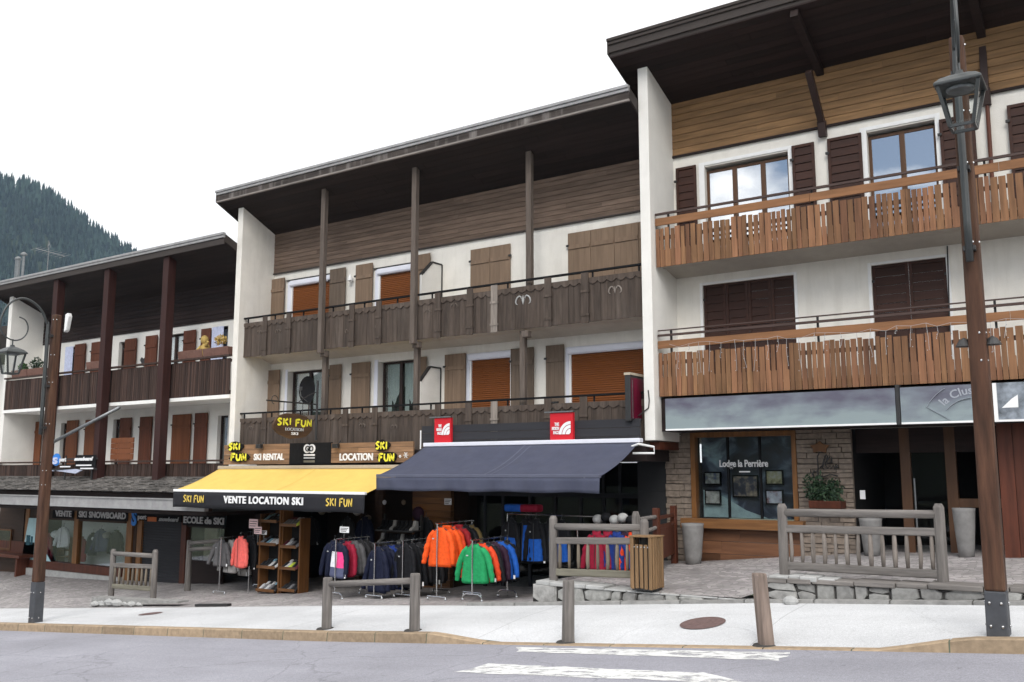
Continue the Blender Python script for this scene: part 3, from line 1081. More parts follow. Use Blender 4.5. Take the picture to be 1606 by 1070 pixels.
# ================================================================== MIDDLE CHALET
b2 = thing('chalet', 'rendered chalet with carved grey-brown balconies above the yellow and navy awnings', 'chalet', (-14, YW, -.3))
zclad = P(435.5, 429, YW)[1]
zsof = 9.26
holes = []
U2, L2z = 5.80, 3.22               # floor levels of the two balconies
specs_up, specs_lo = [], []


def hx(pl, pr, py, z0, zt_px, Y=YW):
    x0, zt = P(pl, zt_px, Y)
    x1, _ = P(pr, py, Y)
    return x0, x1, z0, zt


w1 = hx(453, 521, 485, U2, 443)
w2 = hx(590, 652, 470, U2, 424.5)
w3 = (P(739.7, 393, YW)[0], P(802, 384.5, YW)[0], U2, P(739.7, 393, YW)[1])
w4 = (P(892, 367.5, YW)[0], -8.02, U2, P(892, 367.5, YW)[1])
v1 = (P(452, 584, YW)[0], P(519.5, 580, YW)[0], L2z, P(454, 583, YW)[1])
v2 = (P(593.5, 569, YW)[0], P(652, 565, YW)[0], L2z, P(594.7, 568, YW)[1])
v3 = (P(735, 557, YW)[0], P(803.5, 553, YW)[0], L2z, P(737, 555, YW)[1])
v4 = (P(889, 546, YW)[0], -8.02, L2z, P(891, 545, YW)[1])
holes = [w1, w2, v1, v2, v3, v4]
m = MB()
wall_holes(m, X2L, X2R, 2.75, zclad + .05, YW, .3, holes)
b2wall = part(m, 'wall', M['stucco'], b2, recalc=False)
m = MB()
for a, b, mi in ((X2L - PARTY, X2L, 0),):
    ztop = zsof + .455 * (YW - YF) + .02
    m.prism([(YF, 2.72), (YW + 4, 2.72), (YW + 4, zsof - .9), (YW, zsof + .02), (YF, ztop)], a, b, 'x')
part(m, 'party_wall', M['stucco'], b2, bevel=.012)
m = MB()
boards_x(m, X2L, X2R, YW - .035, YW - .005, zclad, zsof + .05, .118, lap=.006)
part(m, 'cladding', M['weather_h'], b2)
m = MB().box(X2L, X2R, YW - .06, YW - .002, zclad - .035, zclad - .002)
part(m, 'drip_rail', M['fascia_brown'], b2)
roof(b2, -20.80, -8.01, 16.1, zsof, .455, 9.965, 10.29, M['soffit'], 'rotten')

# windows, upper floor
roller(b2, w1[0] + .12, w1[1], U2 + .02, w1[3] + .02, YW + .02)
roller(b2, w2[0] + .1, w2[1], U2 + .02, w2[3] + .02, YW + .02)
for ww, tl in ((w1, .12), (w2, .1)):
    part(MB().box(ww[0] - .02, ww[0] + tl - .003, YW - .012, YW + .07, U2, ww[3] + .0), 'window_trim', M['white_lilac'], b2)
    part(MB().box(ww[0] - .06, ww[1] + .1, YW - .05, YW - .002, ww[3] + .03, ww[3] + .055), 'window_trim', M['iron'], b2)
zS = P(427, 440, YW)[1]
shutter(b2, P(426.5, 440, YW)[0], P(450, 440, YW)[0], U2, zS, YW - .09, M['shutter_tan'])
shutter(b2, P(521, 427, YW)[0], P(545.5, 423, YW)[0], U2, zS, YW - .09, M['shutter_grey'])
shutter(b2, P(561.5, 421, YW)[0], P(588, 417, YW)[0], U2, zS, YW - .09, M['shutter_tan'])
shutter(b2, P(654, 405, YW)[0], P(678, 402, YW)[0], U2, zS, YW - .09, M['shutter_tan'])
shutter(b2, *w3, YW - .05, M['shutter_tan'], leaves=2)
shutter(b2, *w4, YW - .05, M['shutter_tan'], leaves=4)
# windows, lower floor
window(b2, v1[0] + .03, v1[1], L2z, v1[3], YW + .16, M['frame_dark'], panes=3, curtain='curtain', cdrop=.55, mull=[.42, .80])
window(b2, v2[0] + .03, v2[1], L2z, v2[3], YW + .16, M['frame_dark'], panes=2, curtain='curtain_green', cdrop=.52, pointed=True)
part(MB().box(v1[0] - .09, v1[0] - .002, YW - .02, YW + .1, L2z, v1[3] + .06), 'window_trim', M['white_lilac'], b2)
part(MB().box(v2[0] - .12, v2[0] - .002, YW - .02, YW + .1, L2z, v2[3] + .06), 'window_trim', M['white_lilac'], b2)
roller(b2, v3[0] + .04, v3[1], L2z + .02, v3[3], YW + .02)
roller(b2, v4[0] + .06, v4[1], L2z + .02, v4[3], YW + .02, boxh=.17)
part(MB().box(v3[0] - .06, v3[0] + .03, YW - .012, YW + .06, L2z, v3[3]), 'window_trim', M['white_lilac'], b2)
part(MB().box(v4[0] - .03, v4[0] + .05, YW - .012, YW + .06, L2z, v4[3]), 'window_trim', M['white_lilac'], b2)
zT = P(423, 582, YW)[1]
for a, b, mt in ((422.7, 443, 'shutter_tan'), (520.5, 539, 'shutter_tan'), (555, 584, 'shutter_tan'), (656, 672, 'shutter_tan'), (700.8, 733.5, 'shutter_tan'),
                 (804, 840, 'shutter_grey'), (859, 887.5, 'shutter_grey')):
    shutter(b2, P(a, 565, YW)[0], P(b, 565, YW)[0], L2z, zT, YW - .09, M[mt])
for a, zz in ((569, 4.0), (717, 4.0), (873, 4.05)):
    h = MB()
    xx = P(a, 615, YW)[0]
    h.box(xx - .11, xx + .11, YW - .125, YW - .10, zz - .018, zz + .018).box(xx - .02, xx + .02, YW - .12, YW - .09, zz - .05, zz)
    part(h, 'shutter_bolt', M['iron'], b2)


YB2 = 16.74                       # plane of the carved fronts
# balconies: slab with carved board front
def carved_balcony(parent, x0, x1, zb, zt, posts, motif):
    sl = MB().box(x0, x1, YB2 + .05, YW, zb + .03, zb + .20)
    # haunch under the slab, as cast
    sl.prism([(YW - .001, zb + .029), (YW - .001, zb - .1), (YB2 + .6, zb + .029)], x0, x1, 'x')
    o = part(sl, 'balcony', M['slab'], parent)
    ztop = zt - .165
    p = MB()
    planks(p, x0, x1, YB2 - .035, YB2, zb, ztop, .155, .004, jit=.004, jtop=.006)
    part(p, 'board_front', M['weather_v'], o)
    # scalloped apron along the top edge
    sc = MB()
    n = int((x1 - x0) / .22)
    for i in range(n):
        a = x0 + (x1 - x0) * i / n
        b = x0 + (x1 - x0) * (i + 1) / n
        pts = [(a, ztop + .01), (b, ztop + .01), (b, ztop - .07)] + [(a + (b - a) * (1 - t / 6), ztop - .07 - .06 * math.sin(math.pi * t / 6)) for t in range(1, 6)] + [(a, ztop - .07)]
        sc.prism(pts, YB2 - .058, YB2 - .037, 'y')
    part(sc, 'scalloped_trim', M['weather_v'], o)
    for px_, mt in posts:
        q = MB().box(px_ - .085, px_ + .085, YB2 - .085, YB2 - .06, zb - .03, zt - .045)
        q.box(px_ - .10, px_ + .10, YB2 - .10, YB2 - .055, zb + .12, zb + .17)
        q.box(px_ - .10, px_ + .10, YB2 - .10, YB2 - .055, ztop - .30, ztop - .25)
        part(q, 'railing_post', M[mt], o)
    # carved openings in each bay: pale heart-and-scroll work
    for xm, ym, sc_ in motif:
        mo = MB()
        for sgn in (-1, 1):
            pts = [(xm + sgn * sc_ * (.03 + .055 * (1 - math.cos(t * .62)) * .9), ym + sc_ * .062 * math.sin(t * .62 + .35)) for t in range(8)]
            mo.tube([(a, YB2 - .042, b) for a, b in pts], [.010, .014, .017, .017, .017, .015, .012, .008], n=6)
        mo.prism([(xm, ym - .07 * sc_), (xm + .022 * sc_, ym), (xm, ym + .07 * sc_), (xm - .022 * sc_, ym)], YB2 - .05, YB2 - .037, 'y')
        part(mo, 'carved_motif', M['conc_cap'] if sc_ > 1.2 else M['weather_light'] if sc_ > .9 else M['weather_post'], o)
    hr = MB().box(x0, x1, YB2 - .07, YB2 + .0, zt - .04, zt)
    n = 12
    for i in range(n):
        xx = x0 + .15 + (x1 - x0 - .3) * i / (n - 1)
        hr.box(xx - .015, xx + .015, YB2 - .05, YB2 - .02, ztop - .05, zt - .041)
    part(hr, 'handrail', M['black'], o)
    return o


px_posts_up = [(690, 'weather_v'), (740, 'weather_v'), (778, 'weather_light'), (862, 'weather_v'), (920, 'weather_v'), (421, 'weather_v'), (458, 'weather_v'), (556, 'weather_v'), (598, 'weather_v')]
bal = [(P(p, 450, YB2)[0], mt) for p, mt in px_posts_up]
motif = [(P(822, 471, YB2)[0], P(822, 471, YB2)[1], 1.5), (P(966, 455, YB2)[0], P(966, 455, YB2)[1], 1.15)] + \
        [(P(p, y, YB2)[0], P(p, y, YB2)[1], .7) for p, y in ((409, 522), (438, 520), (548, 520), (595, 512), (672, 490), (714, 480))]
carved_balcony(b2, X2L, X2R, 5.625, 6.71, bal, motif)
px_posts_lo = [(418, 'weather_v'), (545, 'weather_v'), (591, 'weather_v'), (690, 'weather_v'), (738, 'weather_v'), (778, 'weather_light'), (862, 'weather_v'), (918, 'weather_v')]
bal = [(P(p, 650, YB2)[0], mt) for p, mt in px_posts_lo]
motif = [(P(p, y, YB2)[0], P(p, y, YB2)[1], .7) for p, y in ((395, 672), (620, 670), (570, 668))]
carved_balcony(b2, X2L, X2R, 3.03, 4.10, bal, motif)
for p in (513, 655, 822):
    x = P(p, 300 - (p - 513) * .24, YB2 - .1)[0]
    if p == 822:                      # this one stands behind the carved front
        q = MB().box(x - .07, x + .07, YB2 + .06, YB2 + .18, 5.8, 9.72)
    else:
        q = MB().box(x - .07, x + .07, YB2 - .23, YB2 - .105, 5.5, 9.80)
    q.box(x - .085, x + .085, YB2 - .10, YB2 + .06, 5.42, 5.56)
    part(q, 'timber_post', M['weather_post'], b2, bevel=.008)
    xl_ = P(p + (-3 if p == 513 else -1), 590, YB2 + .14)[0]
    part(MB().box(xl_ - .065, xl_ + .065, YB2 + .08, YB2 + .20, 3.2, 5.6), 'timber_post', M['weather_post'], b2, bevel=.008)
# white dividers between neighbouring balcony bays
for pw, ptop, pmid, pfront, zb in (((692, 416), (692, 416), (677, 410), (660, 431), 5.78), ((690, 578), (690, 578), (673.5, 574), (658, 598), 3.2)):
    xd = P(pw[0], pw[1], YW - .01)[0]
    zt = P(pw[0], pw[1], YW - .01)[1]
    ym, zm = PX(pmid[0], pmid[1], xd)
    yf, zf = PX(pfront[0], pfront[1], xd)
    d = MB().prism([(YW - .002, zb), (YW - .002, zt), (ym, zt), (yf, zf), (yf, zb)], xd - .03, xd + .03, 'x')
    o = part(d, 'balcony_divider', M['stucco_cool'], b2)
    fr = MB()
    edge = [(YW - .02, zb), (YW - .02, zt), (ym, zt), (yf, zf)]
    for (ya, za), (yb, zb2) in zip(edge, edge[1:]):
        fr.beam((xd, ya, za), (xd, yb, zb2), .085, .04)
    part(fr, 'frame', M['iron'], o)
# small wall lamp between the shutters
x, z = P(554, 438, YW)
q = MB().box(x - .03, x + .03, YW - .03, YW - .002, z - .06, z + .04).lathe([(.02, .10), (.06, .02), (.07, -.06), (.02, -.09)], (x, YW - .12, z), 12).beam((x, YW - .02, z), (x, YW - .12, z + .08), .02, .02)
part(q, 'wall_lamp', M['white_paint'], b2, smooth=False)

# ground floor of the middle chalet: two shops behind open fronts
zc = 2.72
m = MB()
X0, X1, Z0 = X2L - PARTY, -8.02, -.75
def room_box(m, x0, x1, y0, y1, z0, z1):
    m.add([(x0, y0, z0), (x1, y0, z0), (x1, y0, z1), (x0, y0, z1), (x0, y1, z0), (x1, y1, z0), (x1, y1, z1), (x0, y1, z1)],
          [(4, 5, 6, 7), (1, 5, 6, 2), (3, 7, 6, 2), (0, 4, 7, 3)])
XS = P(708, 800, YW)[0]            # limit between the rental shop and the outerwear shop
room_box(m, X0, XS - .02, YW + .15, YW + 2.6, Z0, zc)
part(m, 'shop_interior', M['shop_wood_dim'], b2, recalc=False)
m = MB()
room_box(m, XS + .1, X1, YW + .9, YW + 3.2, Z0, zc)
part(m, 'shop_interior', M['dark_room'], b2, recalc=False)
part(MB().box(X0, X1, YF + .1, YW + .4, zc + .003, zc + .29), 'lintel', M['clad_darkred'], b2)
part(MB().box(X0, X0 + .25, YW - .2, YW + .15, Z0, zc), 'pier', M['clad_darkred'], b2)
m = MB()
xa, xb = P(648, 800, YW)[0], XS
boards_x(m, xa, xb, YW - .03, YW + .1, Z0 + .3, zc, .16)
part(m, 'panelling', M['shop_wood_h'], b2)
for pa, pb in ((408, 436), (560, 566), (588, 600)):
    m = MB()
    planks(m, P(pa, 800, YW)[0], P(pb, 800, YW)[0], YW + .0, YW + .1, Z0, zc, .14)
    part(m, 'pillar', M['shop_wood'] if pa == 408 else M['shop_wood_dim'], b2)
m = MB().box(X0 + .35, P(560, 800, YW)[0], YW + .02, YW + .12, 2.30, zc - .002)
part(m, 'shop_lintel', M['shop_wood_dim'], b2)
# outerwear shop front: dark frames and glass
xw0, xw1 = XS + .1, P(1000, 800, YW)[0]
fr = MB()
for pxx in (762, 790, 832, 872, 912, 948, 974):
    xx = P(pxx, 800, YW + .6)[0]
    fr.box(xx - .03, xx + .03, YW + .55, YW + .62, Z0, zc)
fr.box(xw0, xw1 + .6, YW + .553, YW + .617, 1.95, 2.05)
o = part(fr, 'shop_front', M['charcoal'], b2)
part(MB().box(xw0, xw1 + .5, YW + .58, YW + .588, Z0, zc - .01), 'pane', M['glass_shop'], o)
m = MB()
boards_x(m, P(1000, 760, YW)[0], -7.80, YW + .0, YW + .1, -.2, zc + .3, .9, gap=.004)
part(m, 'charcoal_wall', M['charcoal_wall'], b2)
part(MB().box(-8.02, -7.80, YF + .25, YW - .002, 2.95, 3.10), 'beam_end', M['red_wood'], b2)
# ================================================================== HOTEL (uphill building)
b3 = thing('hotel', 'taller rendered hotel with bright orange plank balconies and golden upper cladding', 'hotel', (-3, YW, .6))
X3L, X3R = -7.78, 4.2
zc3 = 9.18
A3, B3 = 10.34, .36
F3U, F3L = 6.80, 4.18


def rect3(pl, pr, ptop, z0):
    x0, zt = P(pl, ptop, YW)
    return x0, P(pr, ptop - (pr - pl) * .19, YW)[0], z0, zt


u1 = (P(1105, 263, YW)[0], P(1236, 240, YW)[0], F3U, P(1108, 262, YW)[1])
u2 = (P(1359, 210, YW)[0], P(1466, 190, YW)[0], F3U, P(1360, 208, YW)[1])
d1 = (P(1102, 448, YW)[0], P(1245, 434, YW)[0], F3L, P(1102, 448, YW)[1])
d2 = (P(1366, 417, YW)[0], P(1483, 404, YW)[0], F3L, P(1366, 417, YW)[1])
m = MB()
wall_holes(m, X3L, X3R, 3.30, zc3 + .05, YW, .3, [u1, u2, d1, d2])
part(m, 'wall', M['stucco'], b3, recalc=False)
m = MB().prism([(YF, 3.12), (YW + 4, 3.12), (YW + 4, A3 - B3 * 4), (YW, A3 + .02), (YF, A3 + B3 * (YW - YF) + .02)], -8.0, X3L, 'x')
part(m, 'party_wall', M['stucco_cool'], b3, bevel=.012)
m = MB()
boards_x(m, X3L, X3R, YW - .035, YW - .005, zc3, A3 + .05, .15, lap=.008, seglen=5)
part(m, 'cladding', M['cladding_gold'], b3)
part(MB().box(X3L, X3R, YW - .06, YW - .002, zc3 - .04, zc3 - .002), 'drip_rail', M['clad_darkred'], b3)
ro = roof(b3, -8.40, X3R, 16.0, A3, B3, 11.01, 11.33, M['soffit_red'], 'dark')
# beams across the soffit and the raking braces that carry them
for px_, pb in ((1268, (1292, 216)), (1540, (1548, 167))):
    xb = P(pb[0], pb[1], YW)[0]
    zb = P(pb[0], pb[1], YW)[1]
    yt_, zt_ = PX(px_, 112 if px_ < 1400 else 54, xb)
    m = MB().beam((xb, YW - .05, zb), (xb, YW - .10, zb + .30), .15, .13)
    m.beam((xb, YW - .10, zb + .28), (xb, yt_, min(zt_, A3 + B3 * (YW - yt_) - .1)), .12, .12)
    part(m, 'brace', M['frame_dark'], b3, bevel=.006)
    m = MB().beam((xb, YW + .1, A3 - .09), (xb, 16.08, A3 + B3 * (YW - 16.08) - .09), .14, .16)
    part(m, 'roof_beam', M['soffit_red'], b3)
# upper floor glazing
window(b3, u1[0], u1[1], F3U, u1[3] - .06, YW + .10, M['frame_brown'], panes=3, glassm='glass_mirror', mull=[.345, .685])
window(b3, u2[0], u2[1], F3U, u2[3] - .06, YW + .10, M['frame_brown'], panes=2, glassm='glass_mirror', mull=[.5])
for u in (u1, u2):
    t = MB()
    t.box(u[0] - .12, u[0] - .002, YW - .025, YW + .10, F3U, u[3] + .10)
    t.box(u[1] + .002, u[1] + .09, YW - .025, YW + .10, F3U, u[3] + .10)
    t.box(u[0] + .0, u[1] + .0, YW - .022, YW + .02, u[3] + .03, u[3] + .10)
    part(t, 'window_trim', M['white_paint'], b3)
for pl, pr, pt in ((1061.5, 1093, 266), (1242.5, 1278, 231), (1298, 1352, 220), (1473, 1529, 190), (1579, 1632, 168)):
    shutter(b3, P(pl, pt, YW)[0], P(pr, pt - 6, YW)[0], F3U, P(pl, pt, YW)[1], YW - .075, M['shutter_dark'], 'louvre')
# closed shutters of the floor below
for d, lv in ((d1, 4), (d2, 2)):
    t = MB()
    t.box(d[0] - .06, d[0] - .002, YW - .02, YW + .05, F3L, d[3] + .05)
    t.box(d[1] + .002, d[1] + .06, YW - .02, YW + .05, F3L, d[3] + .05)
    t.box(d[0], d[1], YW - .018, YW + .05, d[3] + .004, d[3] + .05)
    part(t, 'window_trim', M['white_paint'], b3)
    shutter(b3, d[0], d[1], F3L, d[3], YW + .03, M['shutter_dark'], 'slats3', leaves=lv)


def plank_balcony(parent, x0, x1, zb, zpl, zboard, zrail, zrail2, yb):
    sl = MB().box(x0 - .02, x1, yb + .05, YW, zb + .05, zb + .21)
    sl.prism([(YW - .001, zb + .049), (YW - .001, zb - .06), (yb + .5, zb + .049)], x0 - .02, x1, 'x')
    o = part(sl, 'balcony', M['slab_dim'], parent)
    p = MB()
    x = x0
    i = 0
    while x < x1 - .05:
        wv = RND.choice((.085, .10, .115, .125))
        zt = zpl + RND.uniform(-.02, .02)
        dy = RND.uniform(-.006, .006)
        split = zb + (zpl - zb) * .44
        nw = wv * RND.choice((.72, .80, .86, .92))
        p.add([(x, yb + dy, zb), (x + wv - .006, yb + dy, zb), (x + wv - .006, yb + dy, split), (x + nw, yb + dy, split + .015), (x + nw, yb + dy, zt), (x, yb + dy, zt),
               (x, yb + dy + .024, zb), (x + wv - .006, yb + dy + .024, zb), (x + wv - .006, yb + dy + .024, split), (x + nw, yb + dy + .024, split + .015), (x + nw, yb + dy + .024, zt), (x, yb + dy + .024, zt)],
              [(0, 1, 2, 3, 4, 5), (11, 10, 9, 8, 7, 6), (0, 6, 7, 1), (1, 7, 8, 2), (2, 8, 9, 3), (3, 9, 10, 4), (4, 10, 11, 5), (5, 11, 6, 0)])
        x += wv + .004
    part(p, 'plank_front', M['boards_orange'], o)
    bk = MB().box(x0, x1, yb + .034, yb + .052, zb + .06, zb + .16).box(x0, x1, yb + .034, yb + .052, zpl - .22, zpl - .14)
    part(bk, 'backing_rail', M['rail_brown'], o)
    b = MB()
    x = x0
    while x < x1:
        xe = min(x1, x + 3.1)
        b.box(x, xe - .006, yb - .02, yb + .02, zboard[0], zboard[1])
        x = xe
    part(b, 'rail_board', M['rail_orange'], o)
    r = MB().box(x0, x1, yb - .025, yb + .025, zrail - .02, zrail + .022)
    if zrail2:
        r.box(x0, x1, yb - .012, yb + .012, zrail2 - .012, zrail2 + .012)
    part(r, 'handrail', M['rail_brown'], o)
    n = 5
    for q in range(n):
        xx = x0 + .25 + (x1 - x0 - .5) * q / (n - 1) * 1.0
        part(MB().box(xx - .018, xx + .018, yb + .055, yb + .09, zb + .2, (zrail2 or zrail) - .0), 'railing_post', M['iron'], o)
    return o


YB = 16.7
plank_balcony(b3, X3L + .02, X3R, 6.58, 7.36, (7.43, 7.58), 7.665, None, YB)
plank_balcony(b3, X3L + .02, X3R, 3.98, 4.83, (4.93, 5.08), 5.19, 5.29, YB)
# downpipe and small wall pipe
q = MB().tube([(P(1550, 175, YW)[0], YW - .06, 9.2), (P(1552, 230, YW)[0], YW - .06, F3U)], .035, 8)
part(q, 'downpipe', M['red_wood'], b3)
q = MB().tube([(P(1487, 400, YW)[0], YW - .03, 6.5), (P(1488, 520, YW)[0], YW - .03, 4.2)], .012, 6)
part(q, 'cable', M['iron'], b3)

# ground floor of the hotel
Zg = .5
zt3 = 3.30
part(MB().box(X3L - .2, X3R, YB + .12, YW + 3, zt3 + .003, 3.96), 'lintel', M['clad_darkred'], b3)


def ledge_wall(mb, x0, x1, z0, z1, y0, y1):
    z = z0
    while z < z1 - .01:
        h = RND.uniform(.055, .15)
        zt = min(z1, z + h)
        if z1 - zt < .04: zt = z1
        x = x0
        while x < x1 - .01:
            wv = RND.uniform(.14, .5)
            xe = min(x1, x + wv)
            if x1 - xe < .1: xe = x1
            dy = RND.uniform(0, .045)
            j = lambda: RND.uniform(-.006, .006)
            n = len(mb.v)
            yf = y0 - dy
            mb.v += [(x + .006, yf + j(), z + .006 + j()), (xe - .006, yf + j(), z + .006 + j()), (xe - .006, yf + j(), zt - .006 + j()), (x + .006, yf + j(), zt - .006 + j()),
                     (x, y1, z), (xe, y1, z), (xe, y1, zt), (x, y1, zt)]
            mb.f += [(n, n + 1, n + 2, n + 3), (n, n + 4, n + 5, n + 1), (n + 1, n + 5, n + 6, n + 2), (n + 2, n + 6, n + 7, n + 3), (n + 3, n + 7, n + 4, n)]
            mb.m += [0] * 5
            x = xe
        z = zt
    return mb


xp0, xp1 = P(1046, 780, YW)[0], P(1086, 780, YW)[0]
xp2, xp3 = P(1253, 780, YW)[0], P(1340, 780, YW)[0]
xe1 = P(1576, 780, YW)[0]
for a, b in ((xp0, xp1), (xp2, xp3)):
    m = MB()
    ledge_wall(m, a, b, Zg, zt3, YW - .02, YW + .1)
    o = part(m, 'stone_pier', M['cladstone'], b3)
    part(MB().box(a + .02, b - .02, YW + .03, YW + .5, Zg, zt3), 'pier_core', M['mortar'], o)
# shop window of the hotel
zs = P(1085, 812, YW)[1]
zwt = P(1100, 688, YW)[1]
f = MB()
f.box(xp1 + .002, xp1 + .10, YW - .06, YW + .12, zs, zt3).box(xp2 - .09, xp2 - .002, YW - .06, YW + .12, zs, zt3)
f.box(xp1 + .1, xp2 - .09, YW - .055, YW + .115, zwt + .02, zt3)
o = part(f, 'window', M['window_wood'], b3, bevel=.005)
xg0, xg1 = xp1 + .10, xp2 - .09
for q in range(3):
    a = xg0 + (xg1 - xg0) * q / 3
    b = xg0 + (xg1 - xg0) * (q + 1) / 3
    part(MB().box(a + .012, b - .012, YW + .052, YW + .06, zs + .01, zwt + .018), 'pane', M['glass_shop'], o)
    if q:
        part(MB().box(a - .02, a + .02, YW + .03, YW + .09, zs + .01, zwt + .018), 'glazing_bar', M['black'], o)
part(MB().box(xp1 - .18, xp2 + .12, YW - .22, YW + .02, zs - .19, zs - .003), 'sill', M['window_wood_h'], o, bevel=.008)
# printed mountain backdrop behind the glass
def backdrop_mat():
    mt, n3, bb = _nodes('mountain_print')
    Nn, Ln = n3.nodes.new, n3.links.new
    t = Nn('ShaderNodeTexCoord'); mpp = Nn('ShaderNodeMapping'); mpp.inputs['Scale'].default_value = (1.0, 1, 1.5); mpp.inputs['Rotation'].default_value = (0, .6, 0)
    nn = Nn('ShaderNodeTexNoise'); nn.inputs['Scale'].default_value = 1.7; nn.inputs['Detail'].default_value = 9; nn.inputs['Distortion'].default_value = .8
    Ln(t.outputs['Object'], mpp.inputs[0]); Ln(mpp.outputs[0], nn.inputs['Vector'])
    r = Nn('ShaderNodeValToRGB')
    r.color_ramp.elements[0].position = .38; r.color_ramp.elements[0].color = (.012, .014, .022, 1)
    r.color_ramp.elements[1].position = .75; r.color_ramp.elements[1].color = (.28, .42, .46, 1)
    e = r.color_ramp.elements.new(.52); e.color = (.03, .04, .065, 1)
    e = r.color_ramp.elements.new(.62); e.color = (.12, .16, .21, 1)
    Ln(nn.outputs['Fac'], r.inputs['Fac']); Ln(r.outputs[0], bb.inputs['Base Color'])
    bb.inputs['Roughness'].default_value = .5
    return mt


M['mountain_print'] = backdrop_mat()
part(MB().box(xg0, xg1, YW + .30, YW + .32, zs, zt3), 'backdrop', M['mountain_print'], o)
part(MB().prism([(xg0 + .02, zs + .01), (xg0 + 1.35, zs + .01), (xg0 + .9, zs + .16), (xg0 + .45, zs + .42), (xg0 + .02, zs + .55)], YW + .285, YW + .298, 'y'), 'snow_slope', surf('printed_snow', (.34, .46, .48), var=.2, scale=6, bump=0), o)
# wooden apron below the sill
m = MB()
zap = terr(-6, YW) - .3
boards_x(m, xp1 - .02, xp2 + .05, YW - .04, YW + .06, zap, zs - .195, .24, seglen=1.3)
part(m, 'apron_panel', surf('patchwork_panel', (.12, .055, .028), rough=.5, var=.35, scale=9, grain='x', bump=.1, island=.55), b3)
# entrance recess
m = MB()
room_box(m, xp3 + .0, X3R, YW + .05, YW + 2.4, Zg, zt3 + .002)
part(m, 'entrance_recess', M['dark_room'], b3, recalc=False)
fr = MB()
for pa, pb in ((1415, 1431), (1486, 1503)):
    xx0, xx1 = P(pa, 780, YW + .3)[0], P(pb, 780, YW + .3)[0]
    fr.box(xx0, xx1, YW + .30, YW + .42, Zg, zt3)
part(MB().box(P(1342, 780, YW + .3)[0], xe1, YW + .303, YW + .417, 2.86, zt3), 'door_header', M['clad_darkred'], b3)
fr.box(P(1503, 780, YW + .3)[0], xe1, YW + .31, YW + .41, 1.9, 2.05)
o = part(fr, 'door_frame', M['frame_brown'], b3)
for pa, pb in ((1431, 1486),):
    xx0, xx1 = P(pa, 780, YW + .36)[0], P(pb, 780, YW + .36)[0]
    part(MB().box(xx0, xx1, YW + .35, YW + .36, Zg, 2.85), 'pane', M['glass_shop'], o)
    part(MB().tube([(xx0 + .06, YW + .30, 1.5), (xx0 + .06, YW + .30, 2.4)], .018, 8), 'door_handle', M['iron_grey'], o)
m = MB()
planks(m, xe1, X3R, YW - .5, YW - .42, Zg, zt3, .22, .006, jit=.012)
m.box(xe1, xe1 + .05, YW - .42, YW + .4, Zg, zt3)
part(m, 'entrance_wall', M['red_wood'], b3)

# ================================================================== DARK CHALET (downhill building)
b1 = thing('timber_chalet', 'lower chalet with red-black timber posts, dark slatted balconies and shingled canopy', 'chalet', (-26, YW, -.9))
X1L, X1R = -32.05, X2L - PARTY
zc1 = 6.98
A1, B1 = 8.05, .43
U1, L1 = 4.66, 2.0
m = MB()
holes1 = []
def w1h(pl, pr, pt, z0):
    x0, zt = P(pl, pt, YW)
    return (x0, P(pr, pt, YW)[0], z0, zt)
hol = [w1h(187, 199, 537, U1), w1h(105, 120.5, 545, U1), w1h(252, 291, 527, U1), w1h(335, 358, 514, U1),
       w1h(96, 108, 664, L1), w1h(178, 192, 658, L1), w1h(342, 358, 652, L1)]
wall_holes(m, X1L, X1R, 1.9, zc1 + .03, YW, .3, hol)
part(m, 'wall', M['stucco_cool'], b1, recalc=False)
for h in (hol[1], hol[3]):
    c_ = MB()
    vs_ = []
    for i_ in range(21):
        xx = h[0] + (h[1] - h[0]) * .8 * i_ / 20
        yy = YW - .05 + .02 * math.sin(i_ * 1.1)
        vs_ += [(xx, yy, h[3]), (xx, yy, h[2] + .9)]
    c_.add(vs_, [(2 * q, 2 * q + 1, 2 * q + 3, 2 * q + 2) for q in range(20)])
    part(c_, 'curtain', M['curtain_blue'], b1, recalc=False, smooth=True)
for h in hol:
    window(b1, h[0], h[1], h[2], h[3], YW + .12, M['frame_dark'], panes=1 if h[1] - h[0] < .8 else 2, curtain='curtain_blue' if h in (hol[1], hol[3], hol[6]) else 'curtain', cdrop=.97)
m = MB().prism([(YF, 1.9), (YW + 4, 1.9), (YW + 4, A1 - B1 * 4), (YW, A1 + .02), (YF, A1 + B1 * (YW - YF) + .02)], X1L - .22, X1L, 'x')
part(m, 'party_wall', M['stucco_cool'], b1, bevel=.012)
m = MB()
boards_x(m, X1L, X1R, YW - .035, YW - .005, zc1, A1 + .05, .13, lap=.006)
part(m, 'cladding', M['clad_darkred'], b1)
roof(b1, -32.75, X1R, 16.05, A1, B1, 8.68, 9.03, M['soffit'], 'plain')
ups = [(121, 137.5, 541), (147, 164, 538), (199.5, 217.5, 533), (232, 250, 528), (291.5, 310.5, 520), (319, 334, 517)]
los = [(55.5, 69, 662, 'shutter_orange'), (108.5, 126, 660, 'shutter_orange'), (137.5, 154, 659, 'shutter_orange'), (192, 209.5, 656, 'shutter_red'), (223, 242, 654.5, 'shutter_red'),
       (274, 303, 651, 'shutter_orange'), (309, 329, 648.5, 'shutter_red')]
for a, b, t in ups:
    x0, zt = P(a, t, YW)
    shutter(b1, x0, P(b, t, YW)[0], U1, zt, YW - .08, M['shutter_red'])
for a, b, t, mt in los:
    x0, zt = P(a, t, YW)
    shutter(b1, x0, P(b, t, YW)[0], L1, zt, YW - .08, M[mt])


